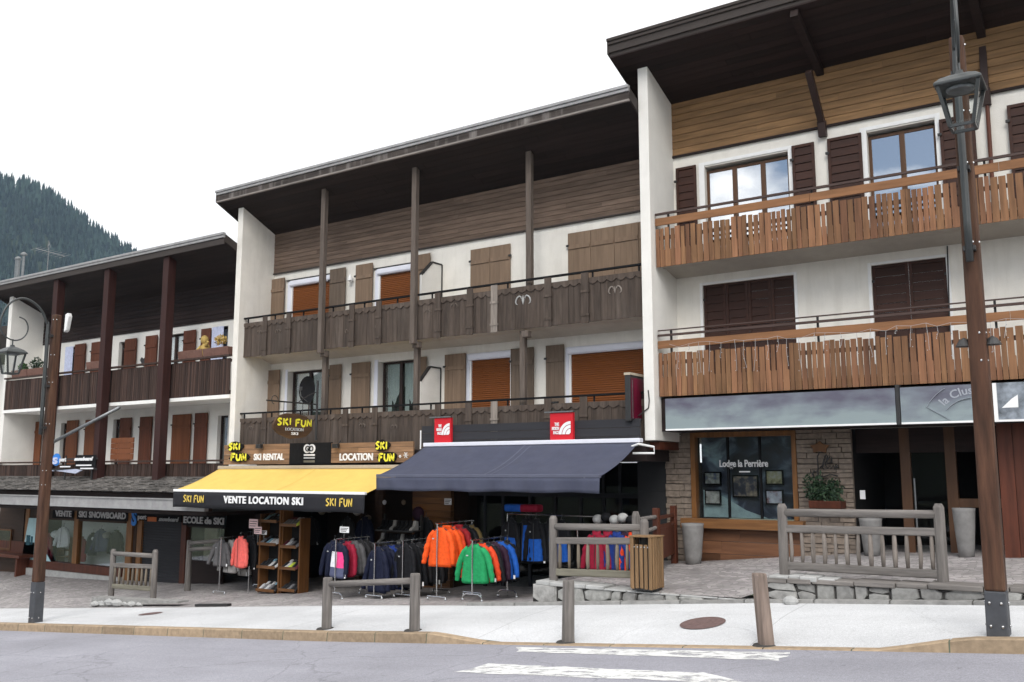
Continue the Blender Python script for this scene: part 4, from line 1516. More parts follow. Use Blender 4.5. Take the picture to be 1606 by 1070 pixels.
def slat_balcony(parent, x0, x1, zb, zt, slab=True):
    sl = MB().box(x0, x1, YF - .06, YW, zb + .0, zb + .10)
    o = part(sl, 'balcony', M['slab_white'], parent)
    p = MB()
    x = x0
    while x < x1 - .03:
        wv = RND.uniform(.07, .11)
        dy = RND.uniform(-.008, .008)
        p.box(x, min(x1, x + wv) - .012, YF - .03 + dy, YF + dy, zb + .104, zt - .10)
        x += wv
    part(p, 'slat_front', M['slat_dark'], o)
    h = MB().box(x0, x1, YF - .09, YF + .03, zt - .05, zt)
    h.box(x0, x1, YF + .005, YF + .04, zb + .12, zb + .22).box(x0, x1, YF + .005, YF + .04, zt - .2, zt - .12)
    part(h, 'handrail', M['slat_dark'], o)
    return o


slat_balcony(b1, X1L, X1R, 4.50, 5.70)
slat_balcony(b1, X1L, X1R, 1.92, 2.85)
for p in (95, 175, 268):
    x = P(p, 445 - (p - 95) * .2, YF - .2)[0]
    part(MB().box(x - .13, x + .13, YF - .36, YF - .10, 1.98, 8.74), 'timber_post', M['post_red'], b1, bevel=.01)
# planters along the upper handrail
fb = []
for a, b, y in ((281, 361, 563), (20, 70, 588), (137, 165, 577)):
    x0, z0 = P(a, y + 8, YF + .1)
    x1 = P(b, y, YF + .1)[0]
    n = max(1, round((x1 - x0) / .95))
    for q in range(n):
        xa, xb = x0 + (x1 - x0) * q / n, x0 + (x1 - x0) * (q + 1) / n - .04
        fb.append((xa, xb))
        m = MB().prism([(YF + .06, 5.72), (YF + .24, 5.72), (YF + .28, 5.95), (YF + .02, 5.95)], xa, xb, 'x')
        where = 'under the straw figure' if a == 281 else ('by the lamp and green plants' if a == 20 else 'between dark posts')
        nth = ['first', 'second', 'third', 'fourth', 'fifth'][q]
        solid(m, 'flower_box', M['terracotta'], f'faded pink balcony flower box {where}, {nth} from the downhill end', 'flower box', 'flower boxes on the dark balcony', bevel=.01)
# wooden screen on the lower balcony
x0, zt = P(176, 687, YF - .05)
m = MB()
boards_x(m, x0, P(211, 687, YF - .05)[0], YF - .08, YF - .045, 2.86, zt, .16)
part(m, 'balcony_screen', M['shutter_orange'], b1)
x, z = P(252, 668, YW)
part(MB().box(x - .11, x + .11, YW - .12, YW - .002, z - .22, z + .2), 'meter_box', M['iron_grey'], b1, bevel=.01)

# shingled canopy over the shops
ya, yb_ = YF - .02, 15.25
za = P(200, 748, ya)[1]
zb = P(200, 771, yb_)[1]
m = MB()
rows = 9
X1C = -19.75
for r in range(rows):
    t0, t1 = r / rows, (r + 1.35) / rows
    y0, y1 = ya + (yb_ - ya) * t0, ya + (yb_ - ya) * min(1.04, t1)
    z0, z1 = za + (zb - za) * t0 + .012, za + (zb - za) * min(1.04, t1) + .034
    x = X1L - 1.5 + RND.uniform(-.2, 0)
    while x < X1C:
        wv = RND.uniform(.12, .3)
        xe = min(X1C, x + wv)
        dz = RND.uniform(0, .014)
        m.add([(x, y0, z0), (xe - .006, y0, z0), (xe - .006, y1 + RND.uniform(-.03, .02), z1 + dz), (x, y1 + RND.uniform(-.03, .02), z1 + dz),
               (x, y0, z0 - .015), (xe - .006, y0, z0 - .015), (xe - .006, y1, z1 - .018), (x, y1, z1 - .018)],
              [(0, 1, 2, 3), (7, 6, 5, 4), (3, 2, 6, 7), (0, 3, 7, 4), (1, 5, 6, 2)])
        x = xe
can = part(m, 'canopy', M['shingle'], b1)
m = MB()
zg0, zg1 = P(200, 798, 15.3)[1], P(200, 782, 15.3)[1]
m.box(X1L - 1.6, -19.6, 15.24, 15.36, zg0, zg1).box(X1L - 1.6, -19.6, 15.20, 15.40, zg1 + .002, zg1 + .03)
part(m, 'gutter_beam', M['fascia_grey'], can)
m = MB().box(X1L - 1.6, X1C, 15.40, 15.60, zg0 - .02, zb - .02).box(X1L - 1.6, X1C, 15.42, YW, zg0 - .12, zg0 - .03)
part(m, 'canopy_deck', M['clad_darkred'], can)

# ground floor of the dark chalet
zc_ = zg0 - .13
Z0 = -1.6
m = MB()
room_box(m, P(40, 850, YW)[0], X1R, YW + .1, YW + 2.6, Z0, zc_)
part(m, 'shop_interior', M['shop_wood_dim'], b1, recalc=False)
part(MB().box(X1L - 2, P(37, 850, YW)[0], YW - .05, YW + .15, Z0, zc_ + .1), 'panelling', M['shop_wood_dim'], b1)
yS = YW - .06
def wood_post(pa, pb, mat, y=YW - .07, zt=None):
    x0, x1 = P(pa, 850, y)[0], P(pb, 850, y)[0]
    part(MB().box(x0, x1, y, y + .16, Z0, zt or zc_), 'shopfront_post', M[mat], b1, bevel=.006)
wood_post(37, 43, 'window_wood'); wood_post(114, 121, 'window_wood'); wood_post(197, 206, 'window_wood'); wood_post(214, 221, 'window_wood'); wood_post(283, 291, 'red_wood')
x0, x1 = P(206, 850, YW)[0], P(214, 850, YW)[0]
part(MB().box(x0, x1, YW - .02, YW + .05, Z0, zc_), 'panelling', M['shop_wood_dim'], b1)
zsh, zsl = P(120, 884, YW)[1], P(120, 817, YW)[1]
xw0, xw1 = P(43, 850, YW)[0], P(197, 850, YW)[0]
part(MB().box(xw0 - .1, xw1 + .05, YW - .14, YW + .1, zsh - .26, zsh), 'shop_sill', M['red_wood'], b1, bevel=.008)
part(MB().box(xw0 - .1, xw1 + .05, YW - .22, YW + .1, Z0, zsh - .262), 'plinth', M['conc_cap'], b1)
part(MB().box(xw0, xw1, YW - .05, YW + .08, zsl, zc_), 'shop_lintel', M['shop_wood_dim'], b1)
for a, b in ((43, 114), (121, 197)):
    part(MB().box(P(a, 850, YW)[0], P(b, 850, YW)[0], YW + .0, YW + .008, zsh, zsl), 'pane', M['glass_shop'], b1)
part(MB().box(xw0 + 1.0, xw1 - .8, YW + .62, YW + .65, zsh - .3, zsl), 'display_panel', M['curtain'], b1)  # white panel added to stand for the lit interior of the shop
# grey roller door
x0, x1 = P(221, 850, YW)[0], P(283, 850, YW)[0]
m = MB()
z = P(250, 818, YW)[1]
zt = z
while z > -.95:
    m.box(x0, x1, YW + .0 - RND.uniform(0, .004), YW + .04, z - .075, z - .004)
    z -= .08
part(m, 'roller_door', M['charcoal'], b1)
part(MB().box(x0, x1, YW - .03, YW + .08, zt + .002, zc_), 'shop_lintel', M['clad_darkred'], b1)
# the ski-school window
x0, x1 = P(291, 850, YW)[0], P(350, 850, YW)[0]
part(MB().box(x0, x1, YW + .02, YW + .028, -.4, P(320, 828, YW)[1]), 'pane', M['glass_shop'], b1)
part(MB().box(x0, x1, YW - .03, YW + .08, P(320, 828, YW)[1] + .002, zc_), 'shop_lintel', M['clad_darkred'], b1)
part(MB().box(x0, x1, YW - .02, YW + .08, Z0, P(320, 880, YW)[1]), 'shop_apron', M['clad_darkred'], b1)
part(MB().box(x0 + .2, x1 - .9, YW + .5, YW + .55, -.2, 1.35), 'display_panel', surf('beige_panel', (.3, .27, .2), var=.2, scale=4), b1)

# neighbour further down the street
bn = thing('neighbour_chalet', 'white chalet end with red-brown shutter past the dark timber chalet', 'chalet', (-36, YW, -1.5))
m = MB()
wall_holes(m, -44, X1L - .3, -2.2, 6.6, YW + .6, .3, [])
part(m, 'wall', M['stucco_cool'], bn, recalc=False)
shutter(bn, -33.9, -32.9, 5.0, 7.2, YW + .3, M['shutter_red'])
part(MB().prism([(YF + .3, 7.35), (YW + 6, 5.2), (YW + 6, 5.5), (YF + .3, 7.65)], -44, X1L - .4, 'x'), 'roof', M['fascia_brown'], bn)
# ================================================================== lettering
def text_mesh(s, bold=0.0, shear=0.0, spacing=1.0):
    c = bpy.data.curves.new('lettering', 'FONT')
    c.body = s
    c.size = 1
    c.extrude = .02
    c.offset = bold
    c.shear = shear
    c.space_character = spacing
    c.resolution_u = 3
    o = bpy.data.objects.new('lettering', c)
    COL.objects.link(o)
    dg = bpy.context.evaluated_depsgraph_get()
    me = o.evaluated_get(dg).to_mesh()
    v = [tuple(p.co) for p in me.vertices]
    f = [tuple(p.vertices) for p in me.polygons]
    o.evaluated_get(dg).to_mesh_clear()
    bpy.data.objects.remove(o)
    bpy.data.curves.remove(c)
    return v, f


def fit(v, f, a0, a1, z0, z1, mapf):
    xs = [p[0] for p in v]; ys = [p[1] for p in v]
    lx, hx_, ly, hy = min(xs), max(xs), min(ys), max(ys)
    mb = MB()
    mb.add([mapf(a0 + (p[0] - lx) / (hx_ - lx) * (a1 - a0), z0 + (p[1] - ly) / (hy - ly) * (z1 - z0), p[2] * .5) for p in v], f)
    return mb


def front(y):                      # lettering on a face turned to the street
    return lambda a, z, d: (a, y - .012 - d, z)


def side(x):                       # lettering on a face turned up the street (+X)
    return lambda a, z, d: (x + .012 + d, a, z)


def lettering(parent, s, a0, a1, z0, z1, mapf, mat, bold=.02, shear=0, spacing=1.0, name='lettering'):
    v, f = text_mesh(s, bold, shear, spacing)
    return part(fit(v, f, a0, a1, z0, z1, mapf), name, M[mat], parent, recalc=False)


BRUSH = {'S': [[(.85, .92), (.45, 1.0), (.15, .78), (.45, .55), (.8, .35), (.5, .06), (.08, .12)]],
         'K': [[(.18, 1.0), (.12, 0)], [(.85, .98), (.2, .46)], [(.35, .55), (.95, .02)]],
         'I': [[(.5, 1.0), (.45, 0)]],
         'F': [[(.2, .98), (.15, -.05)], [(.18, .95), (.95, 1.02)], [(.2, .52), (.75, .58)]],
         'U': [[(.12, 1.0), (.1, .35), (.35, .02), (.7, .1), (.85, .5), (.86, 1.0)]],
         'N': [[(.12, -.02), (.14, 1.0)], [(.14, .98), (.82, .05)], [(.82, 0), (.9, 1.05)]]}


def brush(parent, s, a0, a1, z0, z1, mapf, mat, wid=.2, jitter=.06, seed=1):
    """dry-brush capitals"""
    r = random.Random(seed)
    n = sum(.55 if c in 'I ' else 1 for c in s)
    cw = (a1 - a0) / n
    mb = MB()
    x = a0
    for c in s:
        k = .55 if c in 'I ' else 1
        if c != ' ':
            oz = r.uniform(-jitter, jitter) * (z1 - z0)
            for st in BRUSH[c]:
                pts = [Vector((x + p[0] * cw * k * .92, z0 + oz + p[1] * (z1 - z0))) for p in st]
                fine = []
                for i in range(len(pts) - 1):
                    for t in range(4):
                        fine.append(pts[i].lerp(pts[i + 1], t / 4))
                fine.append(pts[-1])
                L_, R_ = [], []
                for i, p in enumerate(fine):
                    d = (fine[min(i + 1, len(fine) - 1)] - fine[max(i - 1, 0)]).normalized()
                    nn = Vector((-d.y, d.x))
                    ww = wid * cw * .5 * r.uniform(.75, 1.15) * (1.1 if i == 0 else .7 if i == len(fine) - 1 else 1)
                    L_.append(p + nn * ww); R_.append(p - nn * ww)
                nv = len(mb.v)
                for a, b in zip(L_, R_):
                    mb.v += [mapf(a.x, a.y, .004), mapf(b.x, b.y, .004)]
                for i in range(len(L_) - 1):
                    mb.f.append((nv + 2 * i, nv + 2 * i + 1, nv + 2 * i + 3, nv + 2 * i + 2))
                    mb.m.append(0)
        x += cw * k
    return part(mb, 'lettering', M[mat], parent, recalc=False)


def plane_pts(pa, pb, Y):
    x0, z1 = P(*pa, Y)
    x1, z0 = P(*pb, Y)
    return x0, x1, z0, z1


# ================================================================== awnings
def awning(name, label, x0, x1, yb, zb, yf, zf, zv, canvas, valm, barm, seams, casm, sag=.03, edge=None, wave=.012):
    t = thing(name, label, 'awning', ((x0 + x1) / 2, yb, zv))
    nx, ny = 60, 10
    vs = []
    for j in range(ny + 1):
        for i in range(nx + 1):
            u, v = i / nx, j / ny
            sg = -sag * math.sin(math.pi * v) - .006 * math.sin(u * 40) * v - .012 * abs(math.sin(u * 5 * math.pi)) * math.sin(math.pi * v)
            vs.append((x0 + (x1 - x0) * u, yb + (yf - yb) * v, zb + (zf - zb) * v + sg))
    m = MB().add(vs, [(j * (nx + 1) + i, j * (nx + 1) + i + 1, (j + 1) * (nx + 1) + i + 1, (j + 1) * (nx + 1) + i) for j in range(ny) for i in range(nx)])
    o = part(m, 'canopy', canvas, t, smooth=True, recalc=False)
    so_ = o.modifiers.new('cloth', 'SOLIDIFY'); so_.thickness = .006
    for u0, u1, mt in seams:
        q = MB()
        vv = []
        for j in range(ny + 1):
            v = j / ny
            for u in (u0, u1):
                sg = -sag * math.sin(math.pi * v) - .006 * math.sin(u * 40) * v - .012 * abs(math.sin(u * 5 * math.pi)) * math.sin(math.pi * v)
                vv.append((x0 + (x1 - x0) * u, yb + (yf - yb) * v, zb + (zf - zb) * v + sg + .011))
        q.add(vv, [(2 * j, 2 * j + 1, 2 * j + 3, 2 * j + 2) for j in range(ny)])
        part(q, 'seam', mt, o, recalc=False)
    part(MB().box(x0, x1, yf - .045, yf + .03, zf - .03, zf + .03), 'front_bar', barm, t, bevel=.008)
    vs = []
    for j in range(5):
        for i in range(nx + 1):
            u, v = i / nx, j / 4
            vs.append((x0 + (x1 - x0) * u, yf - .035 + wave * math.sin(u * 37) * v + wave * .6 * math.sin(u * 91 + 1) * v, zf - .032 + (zv - zf) * v + .01 * math.sin(u * 23) * v))
    m = MB().add(vs, [(j * (nx + 1) + i, j * (nx + 1) + i + 1, (j + 1) * (nx + 1) + i + 1, (j + 1) * (nx + 1) + i) for j in range(4) for i in range(nx)])
    vo = part(m, 'valance', valm, t, smooth=True, recalc=False)
    so_ = vo.modifiers.new('cloth', 'SOLIDIFY'); so_.thickness = .004
    part(MB().box(x0 - .03, x1 + .03, yb - .06, yb + .10, zb - .015, zb + .07), 'cassette', casm, t, bevel=.012)
    for xx in (x0 + .35, x1 - .35):
        s = 1 if xx < (x0 + x1) / 2 else -1
        a = MB().tube([(xx, yb, zb - .05), (xx + s * .45, (yb + yf) / 2, (zb + zf) / 2 - .11)], .022, 8).tube([(xx + s * .45, (yb + yf) / 2, (zb + zf) / 2 - .11), (xx, yf + .03, zf - .03)], .02, 8)
        part(a, 'folding_arm', M['white_paint'], t)
    return t


# yellow awning of the rental shop
yb_y = 16.3
xl, zb_y = P(345, 735, yb_y)
yf_y = PX(274, 769, xl)[0]
zf_y = P(274, 769, yf_y)[1]
zv_y = P(300, 794, yf_y)[1]
xr = P(574, 777, yf_y)[0]
aw = awning('awning', 'yellow canvas awning with black valance over the rental shop', xl, xr, yb_y, zb_y, yf_y, zf_y, zv_y, M['yellow'], M['black_canvas'], M['white_paint'],
            [(.555, .562, surf('yellow_seam', (.62, .42, .1), var=.05))], M['awning_grey'], sag=.045)
val = [c for c in aw.children if c.name.startswith('valance')][0]
fy = front(yf_y - .05)
def on_val(pa, pb):
    x0, z1 = P(*pa, yf_y - .06); x1, z0 = P(*pb, yf_y - .06)
    return x0, x1, z0, z1
x0, x1, _, _ = on_val((288, 776), (320, 788)); zt, zb_ = zf_y - .12, zv_y + .10
brush(val, 'SKI FUN', x0, x1, zb_, zt, fy, 'gold_ink', .24, .03, 2)
x0, x1, _, _ = on_val((351, 779), (475, 795))
lettering(val, 'VENTE LOCATION SKI', x0, x1, zv_y + .10, zf_y - .11, fy, 'white_ink', bold=.03, spacing=1.12)
x0, x1, _, _ = on_val((511, 782), (553, 796))
brush(val, 'SKI FUN', x0, x1, zb_, zt, fy, 'gold_ink', .24, .03, 3)

# navy awning
yb_n = 16.2
xr, zb_n = P(1003, 693, yb_n)
yf_n = PX(942, 747, xr)[0]
zf_n = P(942, 747, yf_n)[1]
zv_n = P(942, 771, yf_n)[1]
xl = P(592, 745, yf_n)[0]
aw2 = awning('awning', 'navy canvas awning with plain navy valance and white cassette bar', xl, xr, yb_n, zb_n, yf_n, zf_n, zv_n, M['navy'], M['navy'], M['navy_pale'],
             [(.505, .513, M['navy_pale']), (.535, .541, M['navy_pale'])], M['white_lilac'], sag=.06, wave=.022)
m = MB().tube([(xr - .2, yb_n - .1, zb_n - .12), (xr + .1, yb_n - .25, zb_n - .05), (xr + .25, yb_n + .1, zb_n - .10), (xr + .26, yb_n + .1, zb_n - .22), (xr - .1, yb_n - .1, zb_n - .22)], .022, 8)
part(m, 'bracket', M['white_paint'], aw2)

# charcoal fascia of the outerwear shop with the two red banners
Yc = 16.34
x0, z1 = P(662, 668, Yc)
x1 = P(1003, 650, Yc)[0]
fs = thing('shop_fascia', 'plain charcoal board fascia above the navy awning', 'fascia', (x0, Yc, zb_n))
m = MB()
boards_x(m, x0, x1, Yc, Yc + .06, zb_n + .08, z1, .17)
part(m, 'board', M['charcoal'], fs)
part(MB().tube([(x0 - .02, Yc - .02, zb_n + .36), (x0 - .02, Yc - .02, zb_n - .06)], .016, 8), 'cable_duct', M['white_paint'], fs)


def dome_banner(pa, pb, label, em):
    x0, x1, z0, z1 = plane_pts(pa, pb, Yc - .1)
    t = thing('shop_banner', label, 'banner', ((x0 + x1) / 2, Yc - .05, z0), 'red banners on the charcoal fascia')
    part(MB().box(x0, x1, Yc - .09, Yc - .006, z0, z1), 'panel', M['red_banner'], t, bevel=.006)
    part(MB().box(x0 - .12, x1 + .02, Yc - .12, Yc - .05, z1 + .004, z1 + .03), 'top_rail', M['iron_grey'], t)
    ex0, ex1, ez0, ez1 = plane_pts(*em, Yc - .1)
    fm = front(Yc - .084)
    w_, h_ = ex1 - ex0, ez1 - ez0
    # half-dome of three nested bands, white, beside three short lines of capitals
    e = MB()
    cx, cz = ex1, ez0
    for r0, r1 in ((.10, .42), (.47, .73), (.78, 1.02)):
        n = 10
        vs = []
        for i in range(n + 1):
            a = math.pi / 2 + math.pi / 2 * i / n
            for r in (r0, r1):
                vs.append(fm(cx + r * w_ * .62 * math.cos(a), cz + r * h_ * math.sin(a), .004))
        e.add(vs, [(2 * i, 2 * i + 1, 2 * i + 3, 2 * i + 2) for i in range(n)])
    part(e, 'emblem', M['white_ink'], t, recalc=False)
    for i, (s, wd) in enumerate((('THE', .24), ('NORTH', .38), ('FACE', .31))):
        lettering(t, s, ex1 - w_ * .63 - w_ * wd, ex1 - w_ * .63, ez0 + h_ * (.68 - .33 * i), ez0 + h_ * (.94 - .33 * i), fm, 'white_ink', bold=.03)
    return t


dome_banner((681, 656), (706, 696), 'narrow red banner with white dome emblem beside the wooden letter boards', ((685, 665), (705, 682)))
dome_banner((862, 648), (898, 691), 'wider red banner with white dome emblem at the middle of the navy awning', ((866, 662), (895, 681)))

# ================================================================== rental-shop letter boards
Ys = 16.36
def letter_board(pa, pb, label, mat='sign_wood'):
    x0, x1, z0, z1 = plane_pts(pa, pb, Ys)
    t = thing('letter_board', label, 'sign', ((x0 + x1) / 2, Ys, z0), 'wooden letter boards above the yellow awning')
    m = MB()
    if mat == 'sign_wood':
        boards_x(m, x0, x1, Ys, Ys + .04, z0, z1, (z1 - z0) / 4, seglen=1.6)
    else:
        m.box(x0, x1, Ys - .012, Ys + .05, z0, z1)
    part(m, 'board', M[mat], t)
    return t


fr_ = front(Ys)
s1 = letter_board((352, 698), (455, 728), 'planked letter board reading SKI RENTAL with a brushed black and yellow plate')
lettering(s1, 'SKI RENTAL', *[P(399, 712, Ys)[0], P(446, 712, Ys)[0]], P(420, 722, Ys)[1], P(420, 711.5, Ys)[1], fr_, 'white_ink', bold=.03)
s2 = letter_board((455, 695.5), (519, 727.5), 'black square panel with white rounded GO emblem between two wooden boards', 'black')
s3 = letter_board((519, 695), (648, 725), 'planked letter board reading LOCATION with a brushed black and yellow plate')
lettering(s3, 'LOCATION', P(533.5, 712, Ys)[0], P(585.5, 712, Ys)[0], P(560, 722.5, Ys)[1], P(560, 711, Ys)[1], fr_, 'white_ink', bold=.03)


def splash(parent, cx, cz, rx, rz, y, seed):
    r = random.Random(seed)
    pts = [(cx + rx * (1 + r.uniform(-.16, .12)) * math.cos(2 * math.pi * i / 16), cz + rz * (1 + r.uniform(-.16, .12)) * math.sin(2 * math.pi * i / 16)) for i in range(16)]
    return part(MB().prism(pts, y, y + .03, 'y'), 'brush_plate', M['black'], parent)


for sgn, (ax, ay), (bx_, by) in ((s1, (369, 701), (375, 717)), (s3, (599.5, 699), (607, 718))):
    for k2, ((qx, qy), wd, s) in enumerate((((ax, ay), 23, 'SKI'), ((bx_, by), 30, 'FUN'))):
        xa, zz = P(qx, qy, Ys - .04)
        hw = (P(qx + wd / 2, qy, Ys)[0] - P(qx - wd / 2, qy, Ys)[0]) / 2
        splash(sgn, xa, zz, hw * 1.08, .13, Ys - .05, int(qx) + k2)
        brush(sgn, s, xa - hw * .82, xa + hw * .86, zz - .085, zz + .085, front(Ys - .05), 'yellow_ink', .3, .05, int(qx))
# snowflake at the end of the LOCATION board
for qx in (628, 637):
    cx, cz = P(qx, 714 if qx > 630 else 716, Ys)
    m = MB()
    rr_ = .07 if qx > 630 else .035
    for k2 in range(6):
        a = math.pi * k2 / 3
        m.beam((cx, Ys - .01, cz), (cx + rr_ * math.cos(a), Ys - .01, cz + rr_ * math.sin(a)), .016, .012)
    part(m, 'snowflake', M['white_ink'], s3)
# GO emblem: two rounded white shapes side by side with letters, lines below
x0, z0 = P(477, 711, Ys); x1, z1 = P(495.5, 696.5, Ys)
m = MB()
for cxx in (x0 + (x1 - x0) * .29, x0 + (x1 - x0) * .71):
    n = 20
    m.prism([(cxx + (x1 - x0) * .30 * math.cos(2 * math.pi * i / n), (z0 + z1) / 2 + (z1 - z0) * .5 * math.sin(2 * math.pi * i / n)) for i in range(n)], Ys - .022, Ys - .013 - (.002 if cxx > (x0 + x1) / 2 else 0), 'y')
part(m, 'emblem', M['white_ink'], s2)
lettering(s2, 'GO', x0 + (x1 - x0) * .16, x1 - (x1 - x0) * .14, z0 + (z1 - z0) * .2, z1 - (z1 - z0) * .2, front(Ys - .014), 'black', bold=.01)
for k2, (a, b, mt) in enumerate(((712.5, 715, 'white_ink'), (717, 719.5, 'grey_ink'), (722, 725.5, 'baluster_pale'))):
    part(MB().box(x0 + .01, x1 - .01, Ys - .02, Ys - .0125, P(486, b, Ys)[1], P(486, a, Ys)[1]), 'strapline', M[mt], s2)
# small floodlights over the boards
for k2, (qx, qy, lb) in enumerate(((407, 700, 'small black floodlight on the plank board that reads SKI RENTAL'), (527, 699, 'small black floodlight between the black panel and the LOCATION board'))):
    x, z = P(qx, qy, Ys - .1)
    t = thing('floodlight', lb, 'floodlight', (x, Ys - .1, z - .06), 'floodlights over the letter boards')
    part(MB().box(x - .09, x + .09, Ys - .16, Ys - .06, z - .06, z + .05), 'housing', M['iron'], t, bevel=.012)
    part(MB().tube([(x, Ys - .06, z), (x, Ys + .05, z + .12)], .012, 6), 'arm', M['iron'], t)

# ================================================================== hanging SKI FUN sign on its bracket
xs = P(497, 640, 16.3)[0]
ytip, ztip = PX(418, 628, xs)
t = thing('hanging_sign', 'round wooden sign with brushed yellow SKI FUN lettering hung from an iron bracket', 'sign', (xs, 16.3, P(497, 690, 16.3)[1]))
zt = P(497, 597, 16.3)[1]; zbm = P(497, 691, 16.3)[1]
m = MB().tube([(xs, 16.3, zbm), (xs, 16.3, zt)], .03, 10).tube([(xs, 16.3, ztip), (xs, ytip, ztip)], .018, 8)
yy = (16.3 + ytip) / 2
m.tube([(xs, 16.3, ztip + .32), (xs, 16.0, ztip + .2), (xs, 15.7, ztip + .03)], .012, 6)
for q in range(9):
    pass
m.tube([(xs, ytip + .25 + .10 * math.cos(a), ztip + .03 + .10 * math.sin(a)) for a in [i * .5 for i in range(10)]], .01, 6)
part(m, 'bracket', M['iron'], t)
y0, _ = PX(428, 669, xs); y1, _ = PX(489, 669, xs)
zc2 = PX(458, 668, xs)[1]
rz_ = (PX(458, 650, xs)[1] - PX(458, 690, xs)[1]) / 2
cy, ry = (y0 + y1) / 2, (y1 - y0) / 2
r = random.Random(4)
pts = [(cy + ry * (1 + r.uniform(-.05, .05)) * math.cos(2 * math.pi * i / 22), zc2 + rz_ * (1 + r.uniform(-.05, .05)) * math.sin(2 * math.pi * i / 22)) for i in range(22)]
part(MB().prism(pts, xs - .03, xs + .03, 'x'), 'board', surf('dark_sign_board', (.075, .042, .022), var=.45, scale=8, grain='y', bump=.2), t, bevel=.006)
for yy in (cy - .3, cy + .3):
    part(MB().tube([(xs, yy, zc2 + rz_ * .8), (xs, yy, ztip)], .008, 6), 'chain', M['iron'], t)
sf = side(xs + .026)
brush(t, 'SKI FUN', cy - ry * .86, cy + ry * .95, zc2 + rz_ * .02, zc2 + rz_ * .55, sf, 'yellow_ink', .26, .1, 8)
lettering(t, 'LOCATION', cy - ry * .42, cy + ry * .50, zc2 - rz_ * .40, zc2 - rz_ * .16, sf, 'grey_ink', bold=.01)
lettering(t, 'SKI', cy - ry * .12, cy + ry * .22, zc2 - rz_ * .72, zc2 - rz_ * .5, sf, 'white_ink', bold=.01)

# black satellite dish behind it on the balcony rail
x, z = P(485, 612, 16.95)
t = thing('satellite_dish', 'black round satellite dish behind the lower carved balcony rail', 'satellite dish', (x, 16.95, z - .4))
m = MB()
n = 28
vs = []
for j in range(7):
    q = j / 6
    for i in range(n):
        a = 2 * math.pi * i / n
        vs.append((x + .30 * q * math.cos(a), 16.97 - .10 * q * q, z + .36 * q * math.sin(a)))
m.add(vs, [(j * n + i, j * n + (i + 1) % n, (j + 1) * n + (i + 1) % n, (j + 1) * n + i) for j in range(6) for i in range(n)])
o = part(m, 'reflector', M['black'], t, smooth=True, recalc=False)
part(MB().tube([(x, 16.95, z - .34), (x + .02, 16.65, z - .18), (x + .02, 16.6, z)], .012, 6).box(x - .03, x + .06, 16.55, 16.65, z - .03, z + .06), 'feed_arm', M['iron_grey'], t)
part(MB().tube([(x, 17.0, z), (x, 17.0, 3.5)], .02, 8), 'mast', M['iron_grey'], t)

# maroon light box at the end of the lower balcony
xm = -8.16
ya_, zt = PX(988, 588, xm)
yb2, _ = PX(1011, 600, xm)
zb2 = PX(988, 660, xm)[1]
t = thing('light_box', 'maroon projecting light box at the end of the lower carved balcony', 'sign', (xm, ya_, zb2))
part(MB().box(xm - .12, xm, ya_, yb2, zb2, zt), 'case', M['iron'], t, bevel=.01)
part(MB().box(xm + .001, xm + .012, ya_ + .03, yb2 - .03, zb2 + .05, zt - .05), 'panel', M['maroon'], t)
part(MB().box(xm + .0125, xm + .02, ya_ + .06, ya_ + .075, zb2 + .05, zt - .1), 'glazing_strip', M['iron_grey'], t)
part(MB().box(xm - .13, xm + .015, ya_ - .01, yb2 + .01, zt + .002, zt + .05), 'lid', M['awning_grey'], t)
q = MB().tube([(-7.9, YF - .01, 4.1), (-7.88, YF - .015, 3.9), (-7.9, YF - .012, 3.75), (xm + .05, YF - .05, 3.6)], .012, 6)
part(q, 'cable', M['iron'], t)

# ================================================================== hotel valance panels
Yv = 16.58
def fog_print():
    mt, n3, bb = _nodes('misty_print')
    Nn, Ln = n3.nodes.new, n3.links.new
    t_ = Nn('ShaderNodeTexCoord'); mpp = Nn('ShaderNodeMapping'); mpp.inputs['Scale'].default_value = (.9, 1, 2.2)
    nn = Nn('ShaderNodeTexNoise'); nn.inputs['Scale'].default_value = 1.5; nn.inputs['Detail'].default_value = 7
    Ln(t_.outputs['Object'], mpp.inputs[0]); Ln(mpp.outputs[0], nn.inputs['Vector'])
    sp = Nn('ShaderNodeSeparateXYZ'); Ln(t_.outputs['Object'], sp.inputs[0])
    mr = Nn('ShaderNodeMapRange'); mr.inputs['From Min'].default_value = 0; mr.inputs['From Max'].default_value = .66
    mr.inputs['To Min'].default_value = .30; mr.inputs['To Max'].default_value = -.12
    Ln(sp.outputs['Z'], mr.inputs['Value'])
    ad_ = Nn('ShaderNodeMath'); ad_.operation = 'ADD'; Ln(nn.outputs['Fac'], ad_.inputs[0]); Ln(mr.outputs[0], ad_.inputs[1])
    r_ = Nn('ShaderNodeValToRGB')
    r_.color_ramp.elements[0].position = .34; r_.color_ramp.elements[0].color = (.095, .09, .125, 1)
    r_.color_ramp.elements[1].position = .74; r_.color_ramp.elements[1].color = (.235, .285, .295, 1)
    e = r_.color_ramp.elements.new(.54); e.color = (.155, .173, .205, 1)
    Ln(ad_.outputs[0], r_.inputs['Fac']); Ln(r_.outputs[0], bb.inputs['Base Color'])
    bb.inputs['Roughness'].default_value = .45
    return mt


